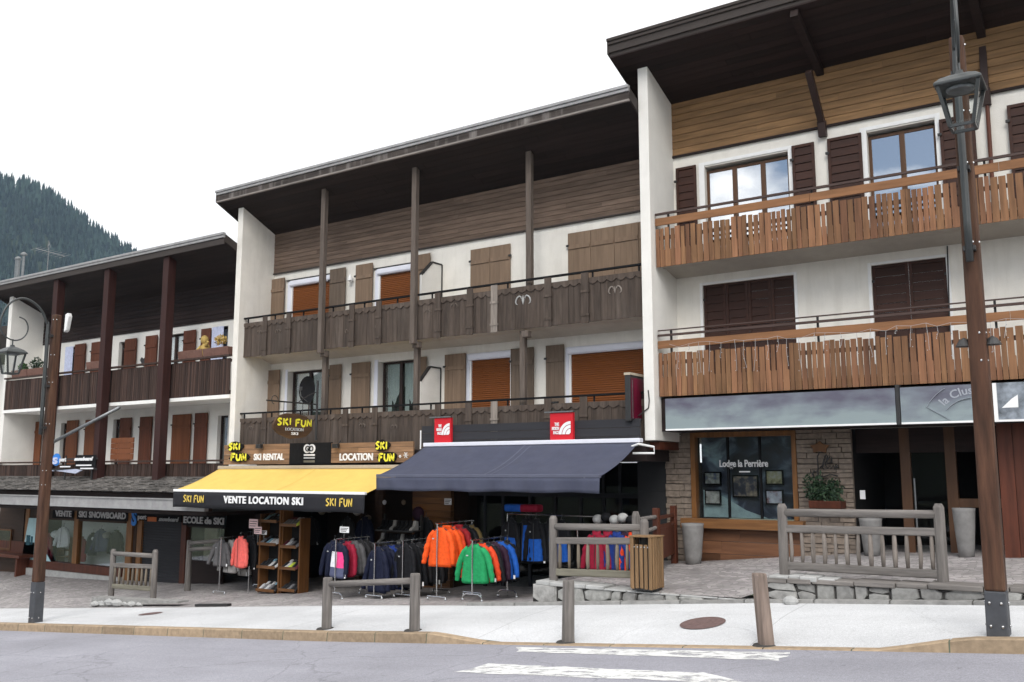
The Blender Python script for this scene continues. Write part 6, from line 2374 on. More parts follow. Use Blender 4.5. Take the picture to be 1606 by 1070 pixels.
pics = [((1104, 740), (1131, 761), (.03, .05, .14), (.16, .17, .15), (.4, .42, .42), 'framed outdoor picture, upper one beside the downhill window edge', 1),
        ((1105, 768), (1131, 792), (.06, .06, .06), (.3, .3, .28), (.5, .5, .48), 'framed pale interior picture under the outdoor picture with the blue patch', 2),
        ((1148, 745), (1190, 781), (.008, .008, .012), (.03, .03, .05), (.30, .24, .16), 'largest framed picture, a dark night view at the window centre', 3),
        ((1200, 737), (1229, 761), (.08, .08, .04), (.28, .26, .14), (.36, .38, .36), 'framed yellowish meadow picture, upper one beyond the dark night view', 4),
        ((1200, 768), (1229, 792), (.16, .05, .05), (.34, .36, .42), (.5, .52, .58), 'framed red and white snow picture just below the meadow picture', 5)]
for pa, pb, c0, c1, c2, lb, sd in pics:
    x0, x1, z0, z1 = plane_pts(pa, pb, 17.9)
    t = thing('framed_picture', lb, 'picture', ((x0 + x1) / 2, 17.9, z0), 'framed pictures in the hotel window')
    part(MB().box(x0, x1, 17.90, 17.93, z0, z1), 'frame', M['black'], t)
    part(MB().box(x0 + .03, x1 - .03, 17.893, 17.899, z0 + .03, z1 - .03), 'print', pic_mat(f'picture_print_{sd}', c0, c1, c2, 7 if sd != 3 else 5, sd * 3.7), t)

# ================================================================== ramp railing in red-brown timber beside the terrace
t = thing('ramp_railing', 'red-brown timber railing with solid panel by the hotel planter', 'railing', (-7.9, 16, .6))
Yn, Yq = 15.55, 17.2
p1, p2 = P(1029, 800, Yn), P(1056, 795, Yq)
for (px, py, Y) in ((1029, 797, Yn), (1056, 793, Yq)):
    x, z = P(px, py, Y)
    part(MB().box(x - .055, x + .055, Y - .055, Y + .055, terr(x, Y) - .1 if x > -8.4 else .3, z), 'post', M['red_wood'], t, bevel=.01)
za, zb = P(1029, 830, Yn)[1], P(1056, 823, Yq)[1]
m = MB().add([(p1[0], Yn + .06, za - .55), (p2[0], Yq - .06, zb - .55), (p2[0], Yq - .06, zb), (p1[0], Yn + .06, za),
              (p1[0] + .03, Yn + .06, za - .55), (p2[0] + .03, Yq - .06, zb - .55), (p2[0] + .03, Yq - .06, zb), (p1[0] + .03, Yn + .06, za)],
             [(0, 1, 2, 3), (4, 5, 6, 7), (0, 4, 5, 1), (3, 2, 6, 7), (0, 3, 7, 4), (1, 5, 6, 2)])
part(m, 'panel', M['red_wood'], t)
for dz in (.0, .16):
    part(MB().beam((p1[0], Yn, za + .03 + dz), (p2[0], Yq, zb + .03 + dz), .05, .06), 'rail', M['red_wood'], t)
pg = P(1008, 813, 14.6)
part(MB().tube([(p1[0], Yn, za + .22), (P(1000, 815, 14.6)[0], 14.6, P(1000, 815, 14.6)[1])], .035, 8).tube([(p1[0], Yn, za + .03), (P(1000, 838, 14.6)[0], 14.6, P(1000, 838, 14.6)[1])], .035, 8), 'round_rail', M['grey_wood_x'], t)

# ================================================================== aerials, dishes, poles, plants on the dark chalet
xa, za = P(74, 425, 17.2)
t = thing('aerial', 'thin metal television aerial on the roof of the dark timber chalet', 'aerial', (xa, 17.2, 8.4))
zt = P(76, 388, 17.2)[1]; zcr = P(74, 393, 17.2)[1]
part(MB().tube([(xa, 17.2, 8.4), (xa, 17.2, zt)], .018, 6), 'mast', M['iron_grey'], t)
m = MB()
pa, pb = P(48, 388, 17.2), P(106, 403, 17.0)
m.tube([(pa[0], 17.4, pa[1]), (pb[0], 16.9, pb[1])], .012, 6)
for i in range(8):
    u = i / 7
    c = Vector((pa[0] + (pb[0] - pa[0]) * u, 17.4 - .5 * u, pa[1] + (pb[1] - pa[1]) * u))
    m.tube([c + Vector((0, -.2, -.10)), c + Vector((0, .2, .10))], .007, 5)
m.tube([(xa - .16, 17.3, zt + .2), (xa - .1, 17.2, zt - .02), (xa + .05, 17.15, zt + .22), (xa + .1, 17.2, zt - .02)], .012, 5)
part(m, 'element', M['iron_grey'], t)
for px, py, lb in ((37, 405, 'short grey roof vent pole beside the aerial'), (28, 412, 'stubby grey chimney pipe at the downhill roof edge')):
    x, z = P(px, py, 17.0)
    solid(MB().tube([(x, 17.0, 8.4), (x, 17.0, z + .12)], .05 if px > 30 else .09, 8).lathe([(.11, .10), (.11, .16), (.03, .22)], (x, 17.0, z), 10), 'roof_vent', M['iron_grey'], lb, 'roof vent')
x, z = P(108, 508, 16.3)
t = thing('floodlight', 'small white bulkhead lamp on the dark timber chalet post by the lamp top', 'lamp', (x, 16.3, z - .2))
part(MB().prism([(x - .10, z - .28), (x + .02, z - .22), (x + .12, z + .22), (x + .06, z + .34), (x - .08, z + .30)], 16.2, 16.34, 'y'), 'housing', M['white_paint'], t, bevel=.02)
a, b = P(168, 638, 15.9), P(92, 697, 15.9)
solid(MB().tube([(a[0], 16.3, a[1]), (b[0], 15.6, b[1])], .05, 10), 'drain_pipe', M['iron_grey'], 'pale sloping metal pipe hung under the dark slatted balcony', 'pipe', smooth=True)
r = random.Random(12)
for px, py, s, lb, mt in ((36, 578, .20, 'trailing green plant in the flower box by the lamp crook', 'leaf'), (57, 572, .26, 'bushy green plant behind the lamp post on the balcony', 'leaf_dark')):
    x, z = P(px, py, 16.65)
    m = MB()
    leafy(m, (x, 16.66, z), s * 1.3, s * .7, s, 260, .05, r)
    solid(m, 'balcony_plant', M[mt], lb, 'plant', 'plants on the dark balcony', recalc=False)
x, z = P(323, 541, 16.7)
t = thing('straw_figure', 'golden straw figure standing on a pink flower box', 'decoration', (x, 16.7, z - .35))
m = MB()
m.ball((x, 16.68, z - .18), .16, .14, .24, 10, 7)
part(m, 'body', M['straw'], t)
part(MB().ball((x - .02, 16.66, z + .14), .12, .11, .13, 10, 7), 'head', M['straw'], t)
part(MB().tube([(x - .1, 16.62, z - .05), (x - .24, 16.56, z - .18)], [.05, .03], 8), 'arm', M['straw'], t)
part(MB().tube([(x + .1, 16.62, z - .05), (x + .26, 16.56, z + .06)], [.05, .03], 8), 'arm', M['straw'], t)
x, z = P(348, 534, 16.7)
m = MB()
leafy(m, (x, 16.66, z), .22, .16, .16, 220, .045, r)
solid(m, 'flower_bunch', M['straw'], 'dried yellow flower bunch before the blue curtain', 'flowers', recalc=False)
x, z = P(222, 567, YW - .1)
solid(MB().prism([(x, z - .14), (x + .16, z + .06), (x + .1, z + .14), (x, z + .08), (x - .1, z + .14), (x - .16, z + .06)], YW - .05, YW - .01, 'y'), 'heart_plaque', M['iron'], 'dark heart plaque on the white wall between red shutters', 'plaque')

# string of icicle lights over the hotel's lower orange balcony
m = MB()
r = random.Random(21)
x = -7.5
yy = YB - .05
prev = Vector((x, yy, 5.0))
while x < 1.5:
    nx_ = x + r.uniform(.16, .3)
    z = 5.0 - r.uniform(.0, .10)
    m.tube([prev, (nx_, yy, z)], 0.0028, 4)
    L_ = r.uniform(.12, .6)
    m.tube([(nx_, yy, z), (nx_ + r.uniform(-.03, .03), yy - .005, z - L_ * .5), (nx_ + r.uniform(-.05, .05), yy, z - L_)], .003, 4)
    for q in range(3):
        m.ball((nx_ + r.uniform(-.02, .02), yy - .008, z - L_ * (q + 1) / 3), .007, .007, .011, 5, 3)
    prev = Vector((nx_, yy, z))
    x = nx_
solid(m, 'string_lights', M['grey_ink'], 'white icicle string lights draped over the lower orange plank balcony', 'string lights')
# ================================================================== signs of the dark chalet's ski shop
Yq_ = YW - .11
def strip_sign(pa, pb, label, words_, mat='grey_ink', group='dark letter strips over the ski shop windows'):
    x0, x1, z0, z1 = plane_pts(pa, pb, Yq_)
    t = thing('letter_strip', label, 'sign', ((x0 + x1) / 2, Yq_, z0), group)
    part(MB().box(x0, x1, Yq_, Yq_ + .025, z0, z1), 'board', M['black'], t)
    for s, a, b, sh in words_:
        h = z1 - z0
        lettering(t, s, P(a, 810, Yq_)[0], P(b, 810, Yq_)[0], z0 + h * .2, z1 - h * .16, front(Yq_), mat, bold=.03, shear=sh)
    return t


M['sign_grey'] = surf('pale_grey_letters', (.55, .55, .56), rough=.5, var=.05)
strip_sign((83, 798), (114, 814), 'dark strip with pale letters reading VENTE', [('VENTE', 87, 112.5, 0)], 'sign_grey')
strip_sign((121, 799), (199, 818), 'dark strip with pale letters reading SKI SNOWBOARD', [('SKI', 124, 136.5, 0), ('SNOWBOARD', 140, 198, 0)], 'sign_grey')
strip_sign((287, 807), (353, 827), 'dark strip with pale letters reading ECOLE de SKI', [('ECOLE', 289, 319, 0), ('de', 322, 332.5, 0), ('SKI', 336, 352, 0)], 'sign_grey')
x0, x1, z0, z1 = plane_pts((207, 799), (284, 822), Yq_ - .02)
t = thing('shop_sign', 'dark shop sign with big blue S, orange block and grey slanted word', 'sign', ((x0 + x1) / 2, Yq_, z0))
part(MB().box(x0, x1, Yq_ - .02, Yq_ + .01, z0 + .05, z1), 'board', M['black'], t)
lettering(t, 'S', P(208, 810, Yq_)[0], P(216, 810, Yq_)[0], P(212, 825, Yq_)[1], P(212, 799, Yq_)[1], front(Yq_ - .022), 'blue_ink', bold=.05)
lettering(t, 'port', P(218, 810, Yq_)[0], P(231, 810, Yq_)[0], P(224, 817, Yq_)[1], P(224, 808, Yq_)[1], front(Yq_ - .022), 'sign_grey', bold=.02)
part(MB().box(P(233, 810, Yq_)[0], P(247, 810, Yq_)[0], Yq_ - .034, Yq_ - .022, P(240, 818, Yq_)[1], P(240, 811, Yq_)[1]), 'colour_block', M['orange_ink'], t)
lettering(t, 'snowboard', P(251, 810, Yq_)[0], P(282, 810, Yq_)[0], P(265, 818, Yq_)[1], P(265, 811, Yq_)[1], front(Yq_ - .022), 'grey_ink', bold=.02, shear=.3)
# letter frame standing on the shingled canopy
Yr = 16.05
x0, x1, z0, z1 = plane_pts((81, 715), (150, 742), Yr)
t = thing('roof_sign', 'dark letter frame with blue S emblem standing on the shingled canopy', 'sign', ((x0 + x1) / 2, Yr, z0))
part(MB().beam((x0, Yr + .04, z0 + .1), (x1, Yr + .04, z0 + .12), .03, .05).beam((x0, Yr + .04, z1 - .12), (x1, Yr + .04, z1 - .1), .03, .05).box(x0 + .7, x0 + .75, Yr + .03, Yr + .06, z0 - .25, z1).box(x1 - .3, x1 - .25, Yr + .03, Yr + .06, z0 - .25, z1), 'frame', M['iron'], t)
def pw(pa, pb): return P(pa, 725, Yr)[0], P(pb, 725, Yr)[0]
def pz(ya_, yb2): return P(115, yb2, Yr)[1], P(115, ya_, Yr)[1]
part(MB().prism([(P(91, 720, Yr)[0] + (P(92, 728, Yr)[0] - P(82, 728, Yr)[0]) * .62 * math.cos(a) - .1, P(87, 721, Yr)[1] + .19 * math.sin(a)) for a in [i * math.pi / 10 for i in range(20)]], Yr, Yr + .02, 'y'), 'emblem', M['blue_ink'], t)
lettering(t, 'S', *pw(83, 91), *pz(717, 728), front(Yr - .002), 'curtain_blue', bold=.05)
lettering(t, 'port', *pw(94, 104), *pz(718, 726), front(Yr), 'white_ink', bold=.03)
lettering(t, 'snowboard', *pw(117, 146), *pz(717, 723), front(Yr), 'white_ink', bold=.05, shear=.25)
for pr_, pq_ in (((95, 111), (731, 733)), ((120, 144), (729, 731)), ((127, 147), (734, 736))):
    part(MB().box(*pw(*pr_), Yr - .012, Yr - .002, *pz(*pq_)), 'text_line', M['white_ink'], t)
part(MB().box(*pw(117, 149), Yr + .021, Yr + .03, *pz(714, 734)), 'board', M['black'], t)
x0, x1, z0, z1 = plane_pts((82, 736), (128, 743), Yr - .15)
part(MB().prism([(x0, z0 + .1), (x1 - .3, z0), (x1, z0 + .1), (x1 - .35, z1), (x0 + .5, z1 - .03), (x0, z1 - .06)], Yr - .16, Yr - .12, 'y'), 'name_board', surf('pale_blue_board', (.42, .45, .56), var=.15, scale=5), t)

# goods seen through the ski-shop glass
x0, x1, z0, z1 = plane_pts((38, 812), (55, 885), YW - .09)
t = thing('advert_panel', 'tall pale blue advertising panel in the ski shop window', 'panel', ((x0 + x1) / 2, YW - .1, z0))
part(MB().prism([(x0, z0), (x1 + .05, z0), (x1 - .08, z1), (x0 + .32, z1)], YW - .1, YW - .085, 'y'), 'board', surf('ice_blue_print', (.42, .62, .66), rough=.4, var=.12, scale=3, bump=0), t)
for a, b, c, d in ((.30, .62, .40, .62), (.62, .80, .42, .60), (.2, .7, .06, .20)):
    q = MB().box(x0 + (x1 - x0) * a, x0 + (x1 - x0) * (b - .06), YW - .112, YW - .101, z0 + (z1 - z0) * c, z0 + (z1 - z0) * d)
    part(q, 'motif', surf('petrol_print', (.03, .10, .13), var=.5, scale=14, bump=0), t)
x0, z0 = P(66, 884, YW - .08); x1, z1 = P(84, 860, YW - .08)
solid(MB().prism([(x0, z0), (x1, z0), (x0, z1)], YW - .09, YW - .075, 'y'), 'corner_panel', surf('ice_blue_corner', (.42, .62, .66), rough=.4, var=.12, scale=3), 'pale blue triangular panel in the lower corner of the ski shop window', 'panel')


# ================================================================== garments
def garment(x, y, zt, h, wd, mats, label, group=None, cat='jacket', bands=None, hood=False, seed=0, slim=1.0, long=False, sleeves=True):
    """a jacket on a hanger; zt = height of the rail it hangs on. bands: list of (from t, to t, side, material index)"""
    r = random.Random(seed * 7 + 3)
    name = {'jacket': 'jacket', 'cardigan': 'cardigan', 'vest': 'vest'}.get(cat, 'jacket')
    t = thing(name, label, cat, (x, y, zt - h - .1), group)
    zs = zt - .085
    h *= r.uniform(.95, 1.06)
    wd *= r.uniform(.94, 1.06)
    t.rotation_euler.z = r.uniform(-.20, .20)
    t.rotation_euler.x = r.uniform(-.03, .03)
    W = wd * .5 * .70
    prof = [(0, .055, .04), (.03, .085, .052), (.08, W * .50, .055), (.15, W * .80, .062), (.25, W * .90, .066), (.45, W * .96, .072 * slim), (.7, W * 1.04, .08 * slim), (.92, W * 1.10, .084 * slim), (.95, W * 1.115, .088 * slim), (.965, W * 1.085, .078 * slim), (1, W * 1.08, .074 * slim)]
    if hood:
        prof = [(-.045, .085, .06), (-.01, .10, .075)] + prof[1:]
    n = 28
    m = MB()
    fold = [r.uniform(0, 6.28) for _ in range(4)]
    for tt, hw, hd in prof:
        for i in range(n):
            a = 2 * math.pi * i / n
            ca, sa = math.cos(a), math.sin(a)
            k = 1 + (.13 * math.sin(3 * a + fold[0] + tt) + .12 * math.sin(6 * a + fold[1] + tt * 3.2) + .07 * math.sin(11 * a + fold[3] - tt * 4)) * min(1, max(.15, tt * 1.6))
            m.v.append((x + hw * math.copysign(abs(ca) ** .75, ca), y + hd * math.copysign(abs(sa) ** .8, sa) * k, zs - tt * h + .008 * math.sin(2 * a + fold[2]) * tt))
    for j in range(len(prof) - 1):
        for i in range(n):
            i2 = (i + 1) % n
            tm = (prof[j][0] + prof[j + 1][0]) / 2
            s_ = 1 if math.cos(2 * math.pi * (i + .5) / n) > 0 else -1
            mi = 0
            for b0, b1, sd, mm in (bands or []):
                if b0 <= tm < b1 and (sd == 0 or sd == s_):
                    mi = mm
            m.f.append((j * n + i, j * n + i2, (j + 1) * n + i2, (j + 1) * n + i))
            m.m.append(mi)
    m.f.append(tuple(range((len(prof) - 1) * n, len(prof) * n)))
    m.m.append(0)
    body = part(m, 'body', [M[q] for q in mats], t, smooth=True)
    if sleeves:
        for s_ in (-1, 1):
            sl = MB()
            jx = r.uniform(-.015, .02)
            jy = r.uniform(-.02, .015)
            pts = [(x + s_ * W * .60, y, zs - .105 * h), (x + s_ * (W * .93), y - .004, zs - .24 * h), (x + s_ * (W + .045 + jx), y - .016, zs - .48 * h), (x + s_ * (W + .085 + jx * 2), y - .028 + jy, zs - .74 * h), (x + s_ * (W + .105 + jx * 2.5), y - .035 + jy * 2, zs - (.95 + jy) * h)]
            fine, rs_ = [], []
            base_r = [.052, .066, .060, .054, .044]
            for q in range(len(pts) - 1):
                for u in range(4):
                    fine.append(Vector(pts[q]).lerp(Vector(pts[q + 1]), u / 4) + Vector((r.uniform(-.004, .004), r.uniform(-.006, .006), 0)))
                    rs_.append((base_r[q] + (base_r[q + 1] - base_r[q]) * u / 4) * (1 + .10 * math.sin((q * 4 + u) * 1.9 + fold[2]) * (1 if q else .3)))
            fine.append(Vector(pts[-1])); rs_.append(base_r[-1])
            sl.tube(fine, rs_, 12)
            o = part(sl, 'sleeve', M[mats[0 if not bands else (bands[-1][3] if len(mats) > 1 and cat == 'x' else 0)]], t, smooth=True)
        part(MB().tube([(x, y - .088, zs - .09 * h), (x, y - .1, zs - .5 * h), (x, y - .098, zs - .97 * h)], .006, 5), 'zip', M['iron'], t)
        if not hood:
            cl = MB()
            nn = 14
            for ring, (rr_, dz) in enumerate(((.088, -.03), (.082, .012), (.070, .010), (.072, -.03))):
                for i in range(nn):
                    a = 2 * math.pi * i / nn
                    cl.v.append((x + rr_ * math.cos(a), y + rr_ * .74 * math.sin(a) - .004, zs + dz - .05 * max(0, -math.sin(a)) ** 3))
            for ring in range(3):
                for i in range(nn):
                    cl.f.append((ring * nn + i, ring * nn + (i + 1) % nn, (ring + 1) * nn + (i + 1) % nn, (ring + 1) * nn + i)); cl.m.append(0)
            part(cl, 'collar', M[mats[0]], t, smooth=True)
        if seed % 2:
            part(MB().box(x - W * .55, x - W * .38, y - .094, y - .088, zs - .30 * h, zs - .27 * h), 'chest_mark', M['grey_ink'], t)
        if seed % 3 == 0:
            part(MB().box(x + W + .06, x + W + .10, y - .09, y - .086, zs - h * .98, zs - h * .88), 'price_tag', M['white_ink'], t)
    hg = MB().tube([(x, y, zt + .02), (x + .018, y, zt + .035), (x + .03, y, zt + .01), (x + .01, y, zt - .02), (x, y, zt - .06)], .005, 5)
    hg.tube([(x - W * .8, y, zs - .1 * h), (x, y, zs + .02), (x + W * .8, y, zs - .1 * h)], .01, 6)
    part(hg, 'hanger', M['hanger'], t)
    return t


C = {}
def col(name, c, rough=.7):
    C[name] = name
    M['cl_' + name] = cloth('cloth_' + name, c, rough)
    return 'cl_' + name


col('orange', (.72, .085, .011)); col('red_orange', (.62, .055, .015)); col('dark_red', (.28, .015, .02)); col('green', (.015, .26, .09)); col('black', (.0075, .0075, .0095))
col('olive', (.16, .11, .04)); col('blue', (.012, .09, .40)); col('cobalt', (.012, .035, .19)); col('navy', (.0065, .009, .026)); col('coral', (.78, .14, .12))
col('grey', (.10, .097, .1)); col('pale_grey', (.33, .32, .31)); col('white', (.75, .76, .8)); col('pink', (.80, .06, .24)); col('slate', (.085, .095, .165)); col('charcoal', (.022, .021, .023)); col('plum', (.03, .011, .026)); col('crimson', (.25, .009, .03)); col('tan', (.2, .16, .12))


def rack(x, yf, yr_, zr, label, arch=False):
    z0, z1 = terr(x, yf), terr(x, yr_)
    t = thing('clothes_rack', label, 'clothes rack', (x, yf, min(z0, z1)), 'chrome clothes racks outside the shops')
    part(MB().tube([(x, yf - .05, zr), (x, yr_ + .05, zr)], .013, 8), 'rail', M['steel'], t)
    for y, z in ((yf, z0), (yr_, z1)):
        part(MB().tube([(x, y, z + (.14 if arch else .08)), (x, y, zr)], .014, 8), 'upright', M['steel'], t)
        f = MB()
        if arch:
            f.tube([(x - .22, y, z + .03), (x - .21, y, z + .10), (x - .14, y, z + .14), (x + .14, y, z + .14), (x + .21, y, z + .10), (x + .22, y, z + .03)], .014, 8)
        else:
            f.tube([(x - .24, y, z + .03), (x - .22, y, z + .075), (x + .22, y, z + .075), (x + .24, y, z + .03)], .014, 8)
        for s_ in (-1, 1):
            f.ball((x + s_ * .22, y, z + .03), .03, .02, .03, 8, 6)
        part(f, 'foot', M['steel'], t)
    return t


def rack_at(px, Y, py_rail, L, label, arch=False):
    x, zr = P(px, py_rail, Y)
    rack(x, Y, Y + L, zr, label, arch)
    return Vector((x, Y, terr(x, Y))), zr


# orange rack
g, zr = rack_at(686, 14.45, 821, 1.15, 'chrome clothes rack carrying bright orange jackets')
gr = 'jackets on the rack with the orange jackets'
for i, (cn, lb) in enumerate((('orange', 'bright orange jacket at the street end of its rack'), ('orange', 'bright orange jacket directly behind the front orange jacket'), ('red_orange', 'red-orange jacket hanging third on the orange jackets rack'),
                              ('dark_red', 'dark red jacket behind the red-orange one on its rack'), ('black', 'black jacket deep on the rack of orange jackets'), ('olive', 'olive brown jacket at the shop end of the orange rack'))):
    garment(g.x + (0 if i else .0), g.y + .1 + i * .2, zr, .74, .72, ['cl_' + cn], lb, gr, seed=i + 1, hood=i in (1, 3))
# green rack
g, zr = rack_at(741, 14.15, 847, 1.15, 'low chrome clothes rack carrying the green jacket', True)
gr = 'jackets on the rack with the green jacket'
for i, (cn, lb) in enumerate((('green', 'emerald green jacket at the street end of its rack'), ('red_orange', 'orange-red jacket just behind the emerald green jacket'), ('black', 'black jacket between the orange-red and dark plum jackets'),
                              ('plum', 'dark plum jacket next to the bright blue jacket'), ('blue', 'bright blue jacket second from the shop end of the green rack'), ('black', 'black jacket at the shop end of the green rack'))):
    garment(g.x, g.y + .1 + i * .2, zr, .72, .74, ['cl_' + cn], lb, gr, seed=i + 11, slim=1.15 if i == 0 else 1)
# colour-blocked jacket rack
g, zr = rack_at(527, 14.7, 846, 1.0, 'chrome clothes rack carrying the white and pink jacket', True)
gr = 'jackets on the rack with the white and pink jacket'
jk = garment(g.x, g.y + .1, zr, .70, .66, ['cl_navy', 'cl_white', 'cl_pink', 'cl_slate'], 'colour-blocked jacket in white, pink and slate with navy shoulders', gr, bands=[(.25, .6, -1, 1), (.25, .6, 1, 2), (.6, 1.2, 0, 3)], seed=21)
for i, (cn, lb) in enumerate((('crimson', 'crimson jacket half hidden behind the colour-blocked jacket'), ('grey', 'mid grey jacket behind the crimson one'), ('charcoal', 'charcoal jacket with pale zip behind the mid grey jacket'), ('charcoal', 'charcoal jacket at the shop end of the colour-blocked jacket rack'))):
    garment(g.x + .05, g.y + .32 + i * .19, zr + .02, .72, .66, ['cl_' + cn], lb, gr, seed=i + 22)
garment(g.x - .38, g.y + .35, zr + .02, .82, .66, ['cl_navy'], 'navy jacket at the downhill side of the colour-blocked jacket', gr, seed=29)
garment(g.x - .36, g.y + .58, zr + .02, .82, .66, ['cl_navy', 'cl_coral'], 'navy jacket with a small coral mark beside the wooden shoe shelf', gr, seed=30)
# navy rack
g, zr = rack_at(588, 14.75, 852, 1.2, 'chrome clothes rack carrying long navy jackets behind the single rail')
gr = 'navy and black jackets behind the single rail'
for i, (cn, lb) in enumerate((('navy', 'long navy jacket at the street end of the navy rack'), ('navy', 'long navy jacket directly behind the first long navy one'), ('cobalt', 'cobalt blue jacket on the rack of navy jackets'), ('navy', 'navy jacket behind the cobalt blue jacket'), ('black', 'black jacket behind the last navy jacket'))):
    garment(g.x, g.y + .1 + i * .22, zr, .90, .70, ['cl_' + cn], lb, gr, seed=i + 31, long=True)
g, zr = rack_at(632, 15.0, 848, 1.3, 'chrome clothes rack carrying black jackets beside the orange jackets')
for i in range(6):
    lb = ['black jacket at the street end of the black rack', 'black jacket second on the black rack', 'charcoal jacket in the middle of the black rack', 'black jacket just behind the charcoal jacket', 'charcoal jacket near the shop end of the black rack', 'black jacket at the shop end of the black rack'][i]
    garment(g.x - .02, g.y + .1 + i * .22, zr, .86, .66, ['cl_charcoal' if 'charcoal' in lb.split(' ')[0] else 'cl_black'], lb, gr, seed=i + 41)
# grey rack by the ski-school window with the coral jacket
g, zr = rack_at(347, 15.7, 843, 1.3, 'chrome clothes rack carrying grey cardigans and the coral jacket')
gr = 'garments on the rack by the ski school window'
garment(g.x - .14, g.y + .12, zr, .62, .58, ['cl_grey'], 'grey melange jacket at the street end of the ski school rack', gr, seed=51)
garment(g.x + .02, g.y + .30, zr, .85, .56, ['cl_pale_grey'], 'long pale grey cardigan on the ski school rack', gr, cat='cardigan', seed=52)
garment(g.x + .04, g.y + .52, zr, .60, .56, ['cl_plum'], 'dark plum jacket over the pale grey cardigan', gr, seed=53)
garment(g.x + .02, g.y + .75, zr, .92, .56, ['cl_pale_grey'], 'second long pale grey cardigan, closer to the coral jacket', gr, cat='cardigan', seed=54)
garment(g.x + .0, g.y + 1.0, zr, .55, .55, ['cl_crimson'], 'crimson garment half hidden beside the coral jacket', gr, seed=55)
gc = Vector((P(378, 900, 15.75)[0], 15.75, 0))
xk = P(378, 870, gc.y)[0]
zk = P(378, 836, gc.y)[1]
garment(xk, gc.y, zk, .76, .68, ['cl_coral'], 'bright coral jacket hanging beside the wooden shoe shelf', gr, seed=56)
garment(xk + .05, gc.y + .22, zk, .78, .58, ['cl_black'], 'black jacket directly behind the bright coral jacket', gr, seed=57)
garment(xk + .12, gc.y + .42, zk, .72, .58, ['cl_charcoal'], 'charcoal jacket behind the black jacket by the shoe shelf', gr, seed=58)
m = MB().tube([(xk, gc.y - .05, zk), (xk, gc.y + .6, zk)], .013, 8).tube([(xk + .02, gc.y + .6, zk), (xk + .02, gc.y + .6, terr(xk, gc.y) + .02)], .014, 8).tube([(xk + .26, gc.y + .05, zk - .8), (xk + .26, gc.y + .05, terr(xk, gc.y))], .012, 8)
solid(m, 'garment_stand', M['steel'], 'thin chrome stand holding the bright coral jacket', 'stand')
# blue jackets on the cross rail under the navy awning
Yb = 15.75
xa, zb_ = P(796, 806, Yb)
xb, _ = P(893, 806, Yb)
t = thing('clothes_rack', 'chrome cross rail with blue and black jackets behind the barrier', 'clothes rack', (xa, Yb, terr(xa, Yb)), 'chrome clothes racks outside the shops')
part(MB().tube([(xa, Yb, zb_), (xb + .9, Yb, zb_)], .014, 8), 'rail', M['steel'], t)
for xx in (xa, xb + .9):
    part(MB().tube([(xx, Yb, zb_), (xx, Yb, terr(xx, Yb))], .015, 8), 'upright', M['steel'], t)
gr = 'blue and black jackets on the cross rail'
lbs = ['black jacket with blue lower body at the downhill end of the cross rail', 'black and blue jacket second along the cross rail', 'blue-bodied jacket with black shoulders, third along the cross rail', 'black and blue jacket partly behind the barrier post', 'blue-bodied jacket at the uphill end of the cross rail']
for i, lb in enumerate(lbs):
    garment(xa + .12 + i * .30, Yb - (.0 if i % 2 else .05), zb_, .86, .50, ['cl_black', 'cl_blue'], lb, gr, bands=[(.12 if i % 2 else .42, .95, 1 if i % 2 else 0, 1)], seed=i + 61)
for i, (cn, lb) in enumerate((('blue', 'folded blue pullover on the shelf over the cross rail'), ('crimson', 'folded red pullover on the shelf over the cross rail'))):
    x = P(808 + 24 * i, 800, Yb + .1)[0]
    z = P(808, 797, Yb + .1)[1]
    solid(MB().box(x - .22, x + .22, Yb, Yb + .25, z - .07, z + .08), 'folded_pullover', M['cl_' + cn], lb, 'pullover', 'folded pullovers over the cross rail', bevel=.04)
# red garments behind the bowed barrier
Yr2 = 15.2
xa, zb_ = P(928, 826, Yr2)
xb, _ = P(1002, 826, Yr2)
t = thing('clothes_rack', 'chrome rail with red and white garments behind the bowed balusters', 'clothes rack', (xa, Yr2, terr(xa, Yr2)), 'chrome clothes racks outside the shops')
part(MB().tube([(xa - .3, Yr2, zb_), (xb, Yr2, zb_)], .014, 8), 'rail', M['steel'], t)
for xx in (xa - .3, xb):
    part(MB().tube([(xx, Yr2, zb_), (xx, Yr2, terr(xx, Yr2))], .015, 8), 'upright', M['steel'], t)
gr = 'garments behind the bowed balusters'
for i, (cn, lb, dx, mats, bands) in enumerate((('crimson', 'crimson jacket behind the bowed balusters, furthest from the litter bin', .10, None, None), ('crimson', 'crimson jacket with white patch behind the bowed balusters', .30, ['cl_crimson', 'cl_white'], [(.5, .9, 1, 1)]),
                                               ('cobalt', 'cobalt blue jacket behind the barrier beside the crimson ones', .52, None, None), ('plum', 'dark plum jacket behind the barrier close to the litter bin', .68, None, None), ('red_orange', 'red jacket peeping out above the litter bin', .84, None, None))):
    garment(xa + dx, Yr2 + (i % 2) * .06, zb_, .68, .46, mats or ['cl_' + cn], lb, gr, bands=bands, seed=i + 71)
# helmets on top of the rail
for i in range(5):
    x = P(938 + i * 13, 820, Yr2 + .3)[0]
    z = zb_ + .12 + (.04 if i % 2 else 0)
    m = MB().ball((x, Yr2 + .3, z), .10, .12, .09, 12, 8)
    solid(m, 'helmet', M['conc_cap'] if i in (0, 2, 3) else M['black'], ['white helmet over the downhill end of the red garments', 'black helmet between two white helmets', 'white helmet at the middle of the helmet row', 'white helmet just before the last black helmet', 'black helmet nearest the barrier corner post'][i].replace('nearest', 'beside'), 'helmet', 'helmets above the red garments', smooth=True)
q = P(880, 800, YW + .2)
solid(MB().box(P(900, 826, 16.2)[0], P(996, 826, 16.2)[0], 16.2, 16.5, terr(-9.5, 16.2), P(940, 832, 16.2)[1]), 'display_shelf', M['black'], 'low black display shelf behind the red garments', 'shelf')

